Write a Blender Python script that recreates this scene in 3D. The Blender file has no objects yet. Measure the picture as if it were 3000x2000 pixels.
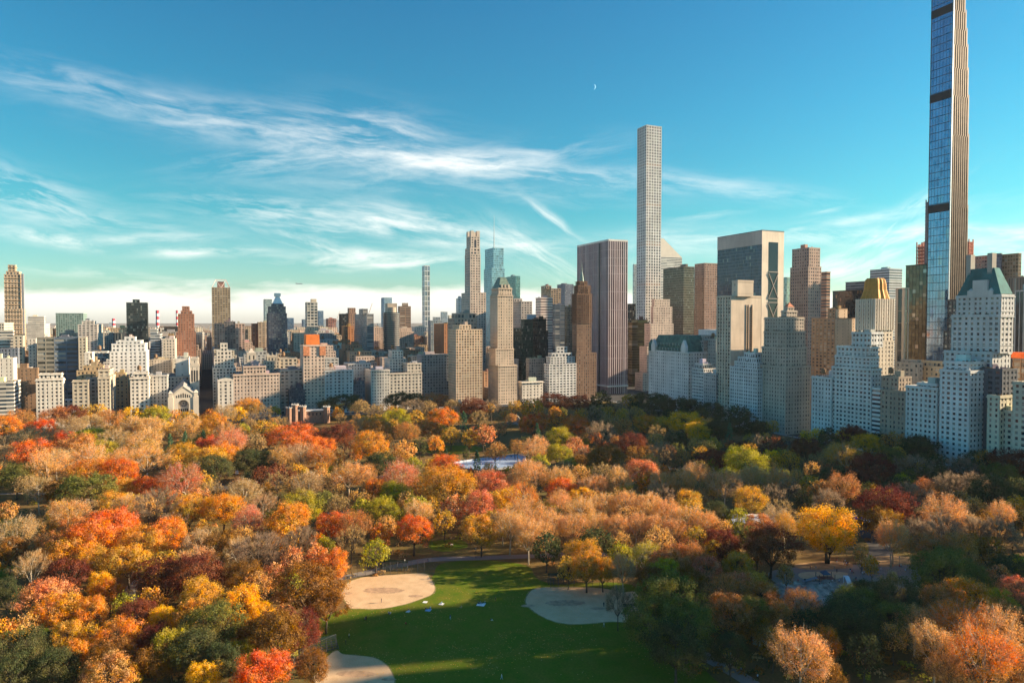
import bpy, math, random
from mathutils import Vector, noise as mnoise
R = math.radians
PI = math.pi
random.seed(7)
scene = bpy.context.scene
COL = scene.collection

# ------------------------------------------------------------------ camera
# grid frame: +X crosstown east, +Y uptown.  The camera hovers over the west edge of the park.
F_PX = 2027.0            # focal length in photo pixels (3000 wide)
HEAD = R(23.8)           # the view turns this far clockwise from +X
PITCH = math.atan(57 / F_PX)
CAM_Z = 100.0
fw = Vector((math.cos(HEAD) * math.cos(PITCH), -math.sin(HEAD) * math.cos(PITCH), -math.sin(PITCH)))
rt = Vector((-math.sin(HEAD), -math.cos(HEAD), 0))
up = rt.cross(fw)
cam_d = bpy.data.cameras.new('camera')
cam_d.sensor_width = 36.0
cam_d.lens = 36.0 * F_PX / 3000.0
cam_d.clip_start = 1.0
cam_d.clip_end = 90000.0
cam = bpy.data.objects.new('camera', cam_d)
COL.objects.link(cam)
cam.location = (0, 0, CAM_Z)
cam.rotation_euler = fw.to_track_quat('-Z', 'Y').to_euler()
scene.camera = cam

def ray(px, py):
    return (fw + rt * ((px - 1500) / F_PX) - up * ((py - 1000) / F_PX))

def at_z(px, py, z=0.0):
    d = ray(px, py)
    t = (z - CAM_Z) / d.z
    return Vector((d.x * t, d.y * t, z))

def at_dist(px, py, dist):
    d = ray(px, py)
    t = dist / math.hypot(d.x, d.y)
    return Vector((d.x * t, d.y * t, CAM_Z + d.z * t))

def theta(px):
    return HEAD + math.atan((px - 1500) / F_PX)

def to_px(v):
    p = Vector(v) - Vector((0, 0, CAM_Z))
    z = p.dot(fw)
    if z < 1: return (-9999, -9999)
    return (1500 + F_PX * p.dot(rt) / z, 1000 - F_PX * p.dot(up) / z)

# ------------------------------------------------------------------ object helpers
def tag(o, label=None, cat=None, group=None, kind=None):
    if label: o['label'] = label
    if cat: o['category'] = cat
    if group: o['group'] = group
    if kind: o['kind'] = kind
    return o

def empty(name, loc=(0, 0, 0), rz=0.0):
    o = bpy.data.objects.new(name, None)
    COL.objects.link(o)
    o.location = loc
    o.rotation_euler = (0, 0, rz)
    o.empty_display_size = 1.0
    return o

def link_mesh(name, me, parent=None):
    o = bpy.data.objects.new(name, me)
    COL.objects.link(o)
    if parent: o.parent = parent
    return o

class MB:
    def __init__(s):
        s.v = []; s.f = []; s.mi = []; s.uv = None; s.m = 0
    def quad(s, a, b, c, d, uv=None):
        n = len(s.v)
        s.v += [a, b, c, d]; s.f.append((n, n + 1, n + 2, n + 3)); s.mi.append(s.m)
        if uv is not None:
            if s.uv is None: s.uv = {}
            s.uv[len(s.f) - 1] = uv
    def poly(s, pts):
        n = len(s.v); s.v += pts; s.f.append(tuple(range(n, n + len(pts)))); s.mi.append(s.m)
    def box(s, x0, x1, y0, y1, z0, z1):
        if x0 > x1: x0, x1 = x1, x0
        if y0 > y1: y0, y1 = y1, y0
        n = len(s.v)
        s.v += [(x0, y0, z0), (x1, y0, z0), (x1, y1, z0), (x0, y1, z0), (x0, y0, z1), (x1, y0, z1), (x1, y1, z1), (x0, y1, z1)]
        s.f += [(n, n + 3, n + 2, n + 1), (n + 4, n + 5, n + 6, n + 7), (n, n + 1, n + 5, n + 4), (n + 1, n + 2, n + 6, n + 5),
                (n + 2, n + 3, n + 7, n + 6), (n + 3, n, n + 4, n + 7)]
        s.mi += [s.m] * 6
    def obox(s, p, ux, uy, l, w, z0, z1):
        # box from point p, along unit (ux,uy) length l, width w to the left
        vx, vy = -uy, ux
        c = [(p[0], p[1]), (p[0] + ux * l, p[1] + uy * l), (p[0] + ux * l + vx * w, p[1] + uy * l + vy * w), (p[0] + vx * w, p[1] + vy * w)]
        s.prism(c, z0, z1)
    def prism(s, c, z0, z1, c2=None):
        c2 = c2 or c
        k = len(c); n = len(s.v)
        s.v += [(a, b, z0) for a, b in c] + [(a, b, z1) for a, b in c2]
        s.f.append(tuple(n + i for i in reversed(range(k)))); s.f.append(tuple(n + k + i for i in range(k)))
        for i in range(k):
            j = (i + 1) % k
            s.f.append((n + i, n + j, n + k + j, n + k + i))
        s.mi += [s.m] * (k + 2)
    def cyl(s, x, y, z0, z1, r0, r1=None, k=10):
        r1 = r0 if r1 is None else r1
        a = [(x + r0 * math.cos(2 * PI * i / k), y + r0 * math.sin(2 * PI * i / k)) for i in range(k)]
        b = [(x + r1 * math.cos(2 * PI * i / k), y + r1 * math.sin(2 * PI * i / k)) for i in range(k)]
        s.prism(a, z0, z1, b)
    def tube(s, pts, rad, k=5):
        n0 = len(s.v)
        for i, p in enumerate(pts):
            p = Vector(p)
            d = (Vector(pts[min(i + 1, len(pts) - 1)]) - Vector(pts[max(i - 1, 0)]))
            if d.length < 1e-6: d = Vector((0, 0, 1))
            d.normalize()
            a = d.orthogonal().normalized(); b = d.cross(a)
            for j in range(k):
                t = 2 * PI * j / k
                q = p + (a * math.cos(t) + b * math.sin(t)) * rad[i]
                s.v.append(tuple(q))
        for i in range(len(pts) - 1):
            for j in range(k):
                j2 = (j + 1) % k
                s.f.append((n0 + i * k + j, n0 + i * k + j2, n0 + (i + 1) * k + j2, n0 + (i + 1) * k + j)); s.mi.append(s.m)
        s.f.append(tuple(n0 + j for j in reversed(range(k)))); s.mi.append(s.m)
        s.f.append(tuple(n0 + (len(pts) - 1) * k + j for j in range(k))); s.mi.append(s.m)
    def mesh(s, name, mats, smooth=False):
        if mats is None: mats = []
        me = bpy.data.meshes.new(name)
        me.from_pydata([tuple(v) for v in s.v], [], s.f)
        if not isinstance(mats, (list, tuple)): mats = [mats]
        for m in mats: me.materials.append(m)
        if len(mats) > 1: me.polygons.foreach_set('material_index', s.mi)
        if s.uv:
            l = me.uv_layers.new(name='cells')
            for fi, uv in s.uv.items():
                p = me.polygons[fi]
                for k, li in enumerate(p.loop_indices): l.data[li].uv = uv[k]
        if smooth: me.polygons.foreach_set('use_smooth', [True] * len(me.polygons))
        me.update()
        return me
    def build(s, name, mats, parent=None, smooth=False):
        return link_mesh(name, s.mesh(name, mats, smooth), parent)

# ------------------------------------------------------------------ materials
_mats = {}
def newmat(name):
    m = bpy.data.materials.new(name); m.use_nodes = True
    nt = m.node_tree
    b = nt.nodes['Principled BSDF']
    return m, nt, b

def N(nt, t, **kw):
    n = nt.nodes.new(t)
    for k, v in kw.items(): setattr(n, k, v)
    return n

def mixc(nt, fac, a, b, mode='MIX'):
    n = N(nt, 'ShaderNodeMix', data_type='RGBA', blend_type=mode)
    for sock, v in ((0, fac), (6, a), (7, b)):
        if isinstance(v, (int, float)): n.inputs[sock].default_value = v
        elif isinstance(v, (tuple, list)): n.inputs[sock].default_value = (*v[:3], 1)
        else: nt.links.new(v, n.inputs[sock])
    return n.outputs[2]

def mth(nt, op, a, b=None, c=None, clamp=False):
    n = N(nt, 'ShaderNodeMath', operation=op); n.use_clamp = clamp
    for i, v in enumerate((a, b, c)):
        if v is None: continue
        if isinstance(v, (int, float)): n.inputs[i].default_value = v
        else: nt.links.new(v, n.inputs[i])
    return n.outputs[0]

def noise_fac(nt, scale, detail=3, coord='Object', vec_scale=None, lo=0.35, hi=0.65):
    if coord != 'World': src = N(nt, 'ShaderNodeTexCoord').outputs[coord]
    else: src = N(nt, 'ShaderNodeNewGeometry').outputs['Position']
    if vec_scale:
        mp = N(nt, 'ShaderNodeMapping'); mp.inputs['Scale'].default_value = vec_scale
        nt.links.new(src, mp.inputs['Vector']); src = mp.outputs[0]
    n = N(nt, 'ShaderNodeTexNoise'); n.inputs['Scale'].default_value = scale; n.inputs['Detail'].default_value = detail
    nt.links.new(src, n.inputs['Vector'])
    r = N(nt, 'ShaderNodeMapRange'); r.inputs[1].default_value = lo; r.inputs[2].default_value = hi
    nt.links.new(n.outputs['Fac'], r.inputs[0])
    return r.outputs[0]

def geo_pos(nt):
    return N(nt, 'ShaderNodeNewGeometry').outputs['Position']

def wall_mat(col, rough=0.85, var=0.17, metal=0.0, key=None):
    k = ('wall', tuple(round(c, 3) for c in col), rough, metal)
    if k in _mats: return _mats[k]
    m, nt, b = newmat('wall_surface')
    # weather staining in vertical streaks and broad patches, fixed to the wall
    f1 = noise_fac(nt, 0.05, 4, 'World', None)
    f2 = noise_fac(nt, 0.35, 3, 'World', (1, 1, 0.12))
    c = mixc(nt, f1, tuple(x * (1 - var) for x in col), tuple(min(1, x * (1 + var * .6)) for x in col))
    c2 = mixc(nt, mth(nt, 'MULTIPLY', f2, 0.35), c, tuple(x * (1 - 2.2 * var) for x in col))
    f3 = noise_fac(nt, 2.2, 2, 'World', (1, 1, 3.0))
    b.inputs['Specular IOR Level'].default_value = .25
    c3 = mixc(nt, mth(nt, 'MULTIPLY', f3, 0.30), c2, tuple(x * (1 - 1.6 * var) for x in col))
    nt.links.new(c3, b.inputs['Base Color'])
    b.inputs['Roughness'].default_value = rough
    b.inputs['Metallic'].default_value = metal
    _mats[k] = m
    return m

def plain_mat(name, col, rough=0.7, metal=0.0, var=0.1, scale=0.5, emit=None):
    k = ('plain', name, tuple(col))
    if k in _mats: return _mats[k]
    m, nt, b = newmat(name)
    f = noise_fac(nt, scale, 4, 'World')
    c = mixc(nt, f, tuple(x * (1 - var) for x in col), tuple(min(1, x * (1 + var)) for x in col))
    nt.links.new(c, b.inputs['Base Color'])
    b.inputs['Roughness'].default_value = rough; b.inputs['Metallic'].default_value = metal; b.inputs['Specular IOR Level'].default_value = .2
    if emit:
        b.inputs['Emission Color'].default_value = (*emit[:3], 1); b.inputs['Emission Strength'].default_value = emit[3]
    _mats[k] = m
    return m

def glass_mat(col=(0.03, 0.045, 0.06), blinds=0.25, bright=(0.30, 0.29, 0.26), rough=0.12, metal=0.0, obj=False, spec=0.6, tilt=0.05, vary=1.0):
    """window glass; each cell (UV) or each object gets its own blinds, tint and tilt"""
    k = ('glass', tuple(col), blinds, tuple(bright), rough, metal, obj, spec, tilt)
    if k in _mats: return _mats[k]
    m, nt, b = newmat('window_glass')
    wn = N(nt, 'ShaderNodeTexWhiteNoise')
    if obj:
        oi = N(nt, 'ShaderNodeObjectInfo'); wn.noise_dimensions = '1D'
        nt.links.new(oi.outputs['Random'], wn.inputs['W'])
    else:
        uv = N(nt, 'ShaderNodeTexCoord'); fl = N(nt, 'ShaderNodeVectorMath', operation='FLOOR')
        nt.links.new(uv.outputs['UV'], fl.inputs[0]); wn.noise_dimensions = '2D'
        nt.links.new(fl.outputs[0], wn.inputs['Vector'])
    v = wn.outputs['Value']
    isb = mth(nt, 'LESS_THAN', v, blinds)
    sp = N(nt, 'ShaderNodeSeparateColor'); nt.links.new(wn.outputs['Color'], sp.inputs[0])
    tint = mixc(nt, sp.outputs[1], tuple(x * (1 - .4 * vary) for x in col), tuple(x * (1 + .7 * vary) for x in col))
    amt = mth(nt, 'MULTIPLY', isb, mth(nt, 'ADD', mth(nt, 'MULTIPLY', sp.outputs[2], 0.7), 0.15))
    c = mixc(nt, amt, tint, bright)
    nt.links.new(c, b.inputs['Base Color'])
    nt.links.new(mth(nt, 'ADD', mth(nt, 'MULTIPLY', sp.outputs[1], 0.1), rough * 0.6), b.inputs['Roughness'])
    b.inputs['Metallic'].default_value = metal
    b.inputs['Specular IOR Level'].default_value = spec
    # panes are never perfectly parallel: tilt each one's normal a hair
    g = N(nt, 'ShaderNodeNewGeometry')
    sub = N(nt, 'ShaderNodeVectorMath', operation='SUBTRACT'); nt.links.new(wn.outputs['Color'], sub.inputs[0]); sub.inputs[1].default_value = (.5, .5, .5)
    sc = N(nt, 'ShaderNodeVectorMath', operation='SCALE'); nt.links.new(sub.outputs[0], sc.inputs[0]); sc.inputs['Scale'].default_value = tilt
    ad = N(nt, 'ShaderNodeVectorMath', operation='ADD'); nt.links.new(g.outputs['Normal'], ad.inputs[0]); nt.links.new(sc.outputs[0], ad.inputs[1])
    nm = N(nt, 'ShaderNodeVectorMath', operation='NORMALIZE'); nt.links.new(ad.outputs[0], nm.inputs[0])
    nt.links.new(nm.outputs[0], b.inputs['Normal'])
    _mats[k] = m
    return m

# ------------------------------------------------------------------ light and sky
SUN_EL = R(19.0)
SUN_REL = R(80.0)                     # right of the view axis
sun_ang = -HEAD - SUN_REL             # direction TO the sun in the grid frame
to_sun = Vector((math.cos(sun_ang) * math.cos(SUN_EL), math.sin(sun_ang) * math.cos(SUN_EL), math.sin(SUN_EL)))
sd = bpy.data.lights.new('sun', 'SUN'); sd.energy = 5.0; sd.angle = R(0.55); sd.color = (1.0, 0.785, 0.52)
so = bpy.data.objects.new('sun', sd); COL.objects.link(so)
so.rotation_euler = to_sun.to_track_quat('Z', 'Y').to_euler()
so.location = (0, 0, 600)

def build_world():
    w = bpy.data.worlds.new('World'); scene.world = w; w.use_nodes = True
    nt = w.node_tree; bg = nt.nodes['Background']
    sky = N(nt, 'ShaderNodeTexSky', sky_type='NISHITA'); sky.sun_disc = False
    sky.sun_elevation = SUN_EL
    sky.sun_rotation = math.atan2(to_sun.x, to_sun.y)
    sky.air_density = 1.0; sky.dust_density = 0.6; sky.ozone_density = 2.5
    tc = N(nt, 'ShaderNodeTexCoord'); D = tc.outputs['Generated']
    def dot(v):
        n = N(nt, 'ShaderNodeVectorMath', operation='DOT_PRODUCT'); nt.links.new(D, n.inputs[0]); n.inputs[1].default_value = v
        return n.outputs['Value']
    fh = Vector((math.cos(HEAD), -math.sin(HEAD), 0))
    a = dot(fh); b_ = dot(rt); zz = dot((0, 0, 1))
    af = mth(nt, 'MAXIMUM', mth(nt, 'ABSOLUTE', a), 0.15)
    U = mth(nt, 'DIVIDE', b_, af)            # tangent-plane azimuth of the cloud layer
    V = mth(nt, 'DIVIDE', zz, af)            # tangent-plane elevation
    el = mth(nt, 'MAXIMUM', zz, 0.0)
    # the evening air: deep blue overhead, turquoise lower, cream near the horizon
    ramp = N(nt, 'ShaderNodeValToRGB'); cr = ramp.color_ramp
    nt.links.new(el, ramp.inputs[0])
    stops = SKY_STOPS
    cr.elements[0].position = stops[0][0]; cr.elements[0].color = (*stops[0][1], 1)
    cr.elements[1].position = stops[1][0]; cr.elements[1].color = (*stops[1][1], 1)
    for p, c in stops[2:]:
        e = cr.elements.new(p); e.color = (*c, 1)
    skyc = mixc(nt, 1.0, sky.outputs[0], ramp.outputs[0], 'MULTIPLY')
    # ---- cirrus
    def comb(x, y, z=0.0):
        n = N(nt, 'ShaderNodeCombineXYZ')
        for i, v in enumerate((x, y, z)):
            if isinstance(v, (int, float)): n.inputs[i].default_value = v
            else: nt.links.new(v, n.inputs[i])
        return n.outputs[0]
    def nz(vec, scale, detail, rough=0.55, dist=0.0):
        n = N(nt, 'ShaderNodeTexNoise'); nt.links.new(vec, n.inputs['Vector'])
        n.inputs['Scale'].default_value = scale; n.inputs['Detail'].default_value = detail
        n.inputs['Roughness'].default_value = rough; n.inputs['Distortion'].default_value = dist
        return n.outputs['Fac']
    warp = nz(comb(U, V, 3.3), 3.0, 3)
    warp2 = nz(comb(U, V, 7.7), 9.0, 3)
    Uw = mth(nt, 'ADD', U, mth(nt, 'MULTIPLY', mth(nt, 'SUBTRACT', warp2, .5), 0.05))
    Vw = mth(nt, 'ADD', V, mth(nt, 'MULTIPLY', mth(nt, 'SUBTRACT', warp, .5), 0.045))
    total = None
    for (px, py, lx, ly, ang, amp) in CLOUDS:
        u0 = (px - 1500) / F_PX; v0 = (943 - py) / F_PX
        ca, sa = math.cos(R(ang)), math.sin(R(ang))   # ang: rising to the right
        du = mth(nt, 'SUBTRACT', Uw, u0); dv = mth(nt, 'SUBTRACT', Vw, v0)
        p = mth(nt, 'ADD', mth(nt, 'MULTIPLY', du, ca), mth(nt, 'MULTIPLY', dv, sa))
        q = mth(nt, 'SUBTRACT', mth(nt, 'MULTIPLY', dv, ca), mth(nt, 'MULTIPLY', du, sa))
        p2 = mth(nt, 'POWER', mth(nt, 'ABSOLUTE', mth(nt, 'MULTIPLY', p, F_PX / lx)), 2.0)
        q2 = mth(nt, 'POWER', mth(nt, 'ABSOLUTE', mth(nt, 'MULTIPLY', q, F_PX / ly)), 2.0)
        g = mth(nt, 'EXPONENT', mth(nt, 'MULTIPLY', mth(nt, 'ADD', p2, q2), -1.0))
        st = nz(comb(mth(nt, 'MULTIPLY', p, 3.0), mth(nt, 'MULTIPLY', q, 17.0), px * 0.01), 2.6, 9, 0.64, 0.35)
        st = mth(nt, 'MULTIPLY', mth(nt, 'SUBTRACT', st, 0.43), 3.6, clamp=True)
        c = mth(nt, 'MULTIPLY', mth(nt, 'MULTIPLY', g, st), amp * .78)
        total = c if total is None else mth(nt, 'ADD', total, c)
    # a low bank of cream cloud along the horizon, with a thin blue gap beneath it
    edge = mth(nt, 'ADD', mth(nt, 'MULTIPLY', mth(nt, 'SUBTRACT', nz(comb(mth(nt, 'MULTIPLY', U, 2.0), mth(nt, 'MULTIPLY', V, 9.0), 1.0), 3.0, 6), .5), 0.06), 0.052)
    tb = mth(nt, 'DIVIDE', mth(nt, 'SUBTRACT', edge, V), 0.014)
    tb = mth(nt, 'MULTIPLY', tb, 1.0, clamp=True)
    lo = mth(nt, 'DIVIDE', mth(nt, 'SUBTRACT', V, 0.004), 0.018, clamp=True)
    lo = mth(nt, 'ADD', mth(nt, 'MULTIPLY', lo, 0.45), 0.5)
    bank = mth(nt, 'MULTIPLY', tb, lo)
    total = mth(nt, 'ADD', total, mth(nt, 'MULTIPLY', bank, 0.74))
    total = mth(nt, 'MULTIPLY', total, mth(nt, 'GREATER_THAN', a, 0.0))
    total = mth(nt, 'MINIMUM', total, 0.97)
    out = mixc(nt, total, skyc, CLOUD_COL)
    nt.links.new(out, bg.inputs['Color'])
    bg.inputs['Strength'].default_value = 0.0502
SKY_STOPS = [(0.0, (1.10, 1.12, 1.05)), (0.06, (0.74, 1.20, 1.10)), (0.15, (0.31, 1.10, 1.03)), (0.28, (0.24, 1.06, 1.12)), (0.45, (0.20, 0.96, 1.16)), (1.0, (0.4, 0.9, 1.3))]
CLOUD_COL = (11.0, 10.4, 9.6)
# px, py, half length, half thickness, rise angle (deg, up to the right), strength
CLOUDS = [
    (300, 280, 420, 55, -13, 0.34), (700, 370, 430, 60, -9, 0.48), (1080, 420, 250, 85, -10, 0.72), (900, 470, 330, 45, 4, 0.5),
    (1400, 480, 330, 40, 6, 0.7), (1600, 520, 420, 35, -4, 0.75), (2100, 555, 330, 25, -6, 0.5), (1300, 560, 500, 30, -3, 0.35),
    (60, 560, 280, 55, -14, 0.9), (300, 640, 260, 35, -8, 0.5), (180, 690, 260, 22, -10, 0.9), (420, 700, 220, 18, 0, 0.7),
    (900, 640, 350, 45, -8, 0.85), (1200, 665, 260, 45, -10, 0.95), (600, 740, 170, 14, 2, 1.0), (950, 720, 200, 22, -14, 1.0),
    (1120, 765, 280, 28, -1, 1.1), (300, 800, 230, 15, -6, 0.6), (1640, 655, 110, 12, -36, 1.1), (1580, 745, 170, 45, -28, 0.9),
    (1480, 715, 230, 30, -3, 0.7), (2420, 612, 70, 10, 14, 0.9), (2560, 640, 200, 16, 6, 0.6), (2590, 680, 220, 26, 32, 0.95),
    (2350, 690, 420, 22, 0, 0.8), (2500, 760, 350, 50, 18, 0.8), (2920, 700, 200, 30, 3, 0.8), (2950, 760, 220, 50, 0, 0.8),
    (2000, 720, 260, 40, 4, 0.5), (2050, 640, 150, 15, 8, 0.4),
]
SAND_SCALE = 1
# unseen towers added only for the shadows they cast: lateral, depth (camera frame), width, height
CASTERS = [(500, 313, 34, 190, 'tall pale unseen tower added to throw shade on the lawn'), (480, 271, 24, 182, 'slim pale unseen tower added to shade the near trees')]
ROW_CASTERS = [(224, 261, 112, 'tall unseen block added beyond the right edge for its shadow'), (172, 200, 74, 'lower unseen block added further beyond the right edge for its shadow'), (98, 138, 118, 'broad unseen block added farthest beyond the right edge for its shadow')]  # unseen row blocks, added only to shade the right-hand trees and playground
HAZE = 2.2e-5
EXPOSURE = 1.48
# ------------------------------------------------------------------ trees
def leaf_mat(key, c1, c2, trans=0.35, unit=1.0):
    m = bpy.data.materials.new('foliage_' + key); m.use_nodes = True
    nt = m.node_tree; nt.nodes.clear()
    out = N(nt, 'ShaderNodeOutputMaterial')
    oi = N(nt, 'ShaderNodeObjectInfo')
    tc = N(nt, 'ShaderNodeTexCoord')
    mp = N(nt, 'ShaderNodeVectorMath', operation='ADD')
    rs = N(nt, 'ShaderNodeVectorMath', operation='SCALE')
    nt.links.new(tc.outputs['Object'], mp.inputs[0])
    cx = N(nt, 'ShaderNodeCombineXYZ'); nt.links.new(oi.outputs['Random'], cx.inputs[0]); nt.links.new(oi.outputs['Random'], cx.inputs[2])
    nt.links.new(cx.outputs[0], rs.inputs[0]); rs.inputs['Scale'].default_value = 37.0
    nt.links.new(rs.outputs[0], mp.inputs[1])
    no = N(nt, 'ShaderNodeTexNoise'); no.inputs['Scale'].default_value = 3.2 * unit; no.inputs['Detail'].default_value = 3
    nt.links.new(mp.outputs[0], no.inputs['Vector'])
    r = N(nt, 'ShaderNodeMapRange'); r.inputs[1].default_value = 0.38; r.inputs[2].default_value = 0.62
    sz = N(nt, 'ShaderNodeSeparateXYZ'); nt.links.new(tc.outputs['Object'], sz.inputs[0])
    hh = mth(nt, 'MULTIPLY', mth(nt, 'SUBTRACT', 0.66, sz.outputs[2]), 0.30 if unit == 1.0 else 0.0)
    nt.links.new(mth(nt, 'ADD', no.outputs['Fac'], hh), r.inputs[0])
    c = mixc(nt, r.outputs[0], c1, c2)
    # each spray a little lighter or darker than the next
    n2 = N(nt, 'ShaderNodeTexNoise'); n2.inputs['Scale'].default_value = 28.0 * unit; n2.inputs['Detail'].default_value = 1
    nt.links.new(mp.outputs[0], n2.inputs['Vector'])
    r2 = N(nt, 'ShaderNodeMapRange'); r2.inputs[1].default_value = 0.3; r2.inputs[2].default_value = 0.7
    r2.inputs[3].default_value = 0.55; r2.inputs[4].default_value = 1.35
    nt.links.new(n2.outputs['Fac'], r2.inputs[0])
    hs = N(nt, 'ShaderNodeHueSaturation')
    nt.links.new(c, hs.inputs['Color']); nt.links.new(r2.outputs[0], hs.inputs['Value'])
    n3 = N(nt, 'ShaderNodeTexNoise'); n3.inputs['Scale'].default_value = 9.0 * unit; n3.inputs['Detail'].default_value = 3
    nt.links.new(mp.outputs[0], n3.inputs['Vector'])
    r3 = N(nt, 'ShaderNodeMapRange'); r3.inputs[1].default_value = .35; r3.inputs[2].default_value = .65; r3.inputs[3].default_value = .84; r3.inputs[4].default_value = 1.12
    nt.links.new(n3.outputs['Fac'], r3.inputs[0]); nt.links.new(r3.outputs[0], hs.inputs['Saturation'])
    hr = N(nt, 'ShaderNodeMapRange'); hr.inputs[3].default_value = 0.487; hr.inputs[4].default_value = 0.506
    nt.links.new(oi.outputs['Random'], hr.inputs[0]); nt.links.new(hr.outputs[0], hs.inputs['Hue'])
    d = N(nt, 'ShaderNodeBsdfDiffuse'); t = N(nt, 'ShaderNodeBsdfTranslucent'); mx = N(nt, 'ShaderNodeMixShader')
    nt.links.new(hs.outputs[0], d.inputs[0]); nt.links.new(hs.outputs[0], t.inputs[0])
    mx.inputs[0].default_value = trans
    nt.links.new(d.outputs[0], mx.inputs[1]); nt.links.new(t.outputs[0], mx.inputs[2])
    nt.links.new(mx.outputs[0], out.inputs[0])
    return m

# key: (colour word, main, second colour, crown forms)
TREE_COL = {
    'O': ('orange', (0.86, 0.31, 0.035), (0.66, 0.37, 0.05), 'AC'),
    'R': ('red orange', (0.80, 0.18, 0.04), (0.80, 0.31, 0.04), 'AC'),
    'S': ('salmon brown', (0.86, 0.44, 0.14), (0.76, 0.43, 0.11), 'B'),
    'Y': ('bright yellow', (1.0, 0.58, 0.005), (0.95, 0.52, 0.01), 'AC'),
    'A': ('amber', (0.84, 0.41, 0.045), (0.50, 0.34, 0.06), 'AC'),
    'L': ('yellow green', (0.58, 0.46, 0.04), (0.27, 0.27, 0.035), 'AC'),
    'G': ('green', (0.19, 0.20, 0.05), (0.30, 0.24, 0.055), 'AC'),
    'D': ('dark green', (0.08, 0.105, 0.045), (0.17, 0.15, 0.055), 'AC'),
    'B': ('dark brown', (0.28, 0.13, 0.035), (0.44, 0.21, 0.04), 'CA'),
    'M': ('maroon', (0.19, 0.05, 0.035), (0.34, 0.12, 0.05), 'AC'),
    'N': ('russet', (0.70, 0.28, 0.08), (0.54, 0.31, 0.10), 'CB'),
    'P': ('pinkish red', (0.78, 0.25, 0.11), (0.72, 0.36, 0.14), 'CB'),
    'T': ('pale tan', (0.60, 0.37, 0.16), (0.44, 0.30, 0.12), 'BE'),
    'K': ('lavender grey', (0.44, 0.30, 0.19), (0.34, 0.24, 0.15), 'E'),
    'C': ('bluish green', (0.09, 0.17, 0.10), (0.13, 0.22, 0.10), 'P'),
}
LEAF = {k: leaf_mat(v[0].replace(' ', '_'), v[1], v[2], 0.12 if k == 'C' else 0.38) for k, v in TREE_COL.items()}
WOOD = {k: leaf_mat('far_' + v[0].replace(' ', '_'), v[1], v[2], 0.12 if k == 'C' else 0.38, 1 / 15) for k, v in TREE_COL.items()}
BARK = {'dark': plain_mat('bark', (0.10, 0.075, 0.055), 0.9, 0, 0.25, 2.0), 'pale': plain_mat('pale_bark', (0.50, 0.42, 0.32), 0.9, 0, 0.2, 1.0)}

def rnd_unit(rg):
    z = rg.uniform(-1, 1); t = rg.uniform(0, 2 * PI); r = math.sqrt(1 - z * z)
    return Vector((r * math.cos(t), r * math.sin(t), z))

def add_leaf(mb, p, n, s, w=1.0):
    a = n.orthogonal().normalized(); 
    t = random.uniform(0, PI); b = n.cross(a)
    a, b = a * math.cos(t) + b * math.sin(t), b * math.cos(t) - a * math.sin(t)
    a = a * s * .5; b = b * s * .5 * w
    mb.quad(tuple(p - a), tuple(p - b * .9 + n * s * .08), tuple(p + a), tuple(p + b * .9 - n * s * .05))

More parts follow.
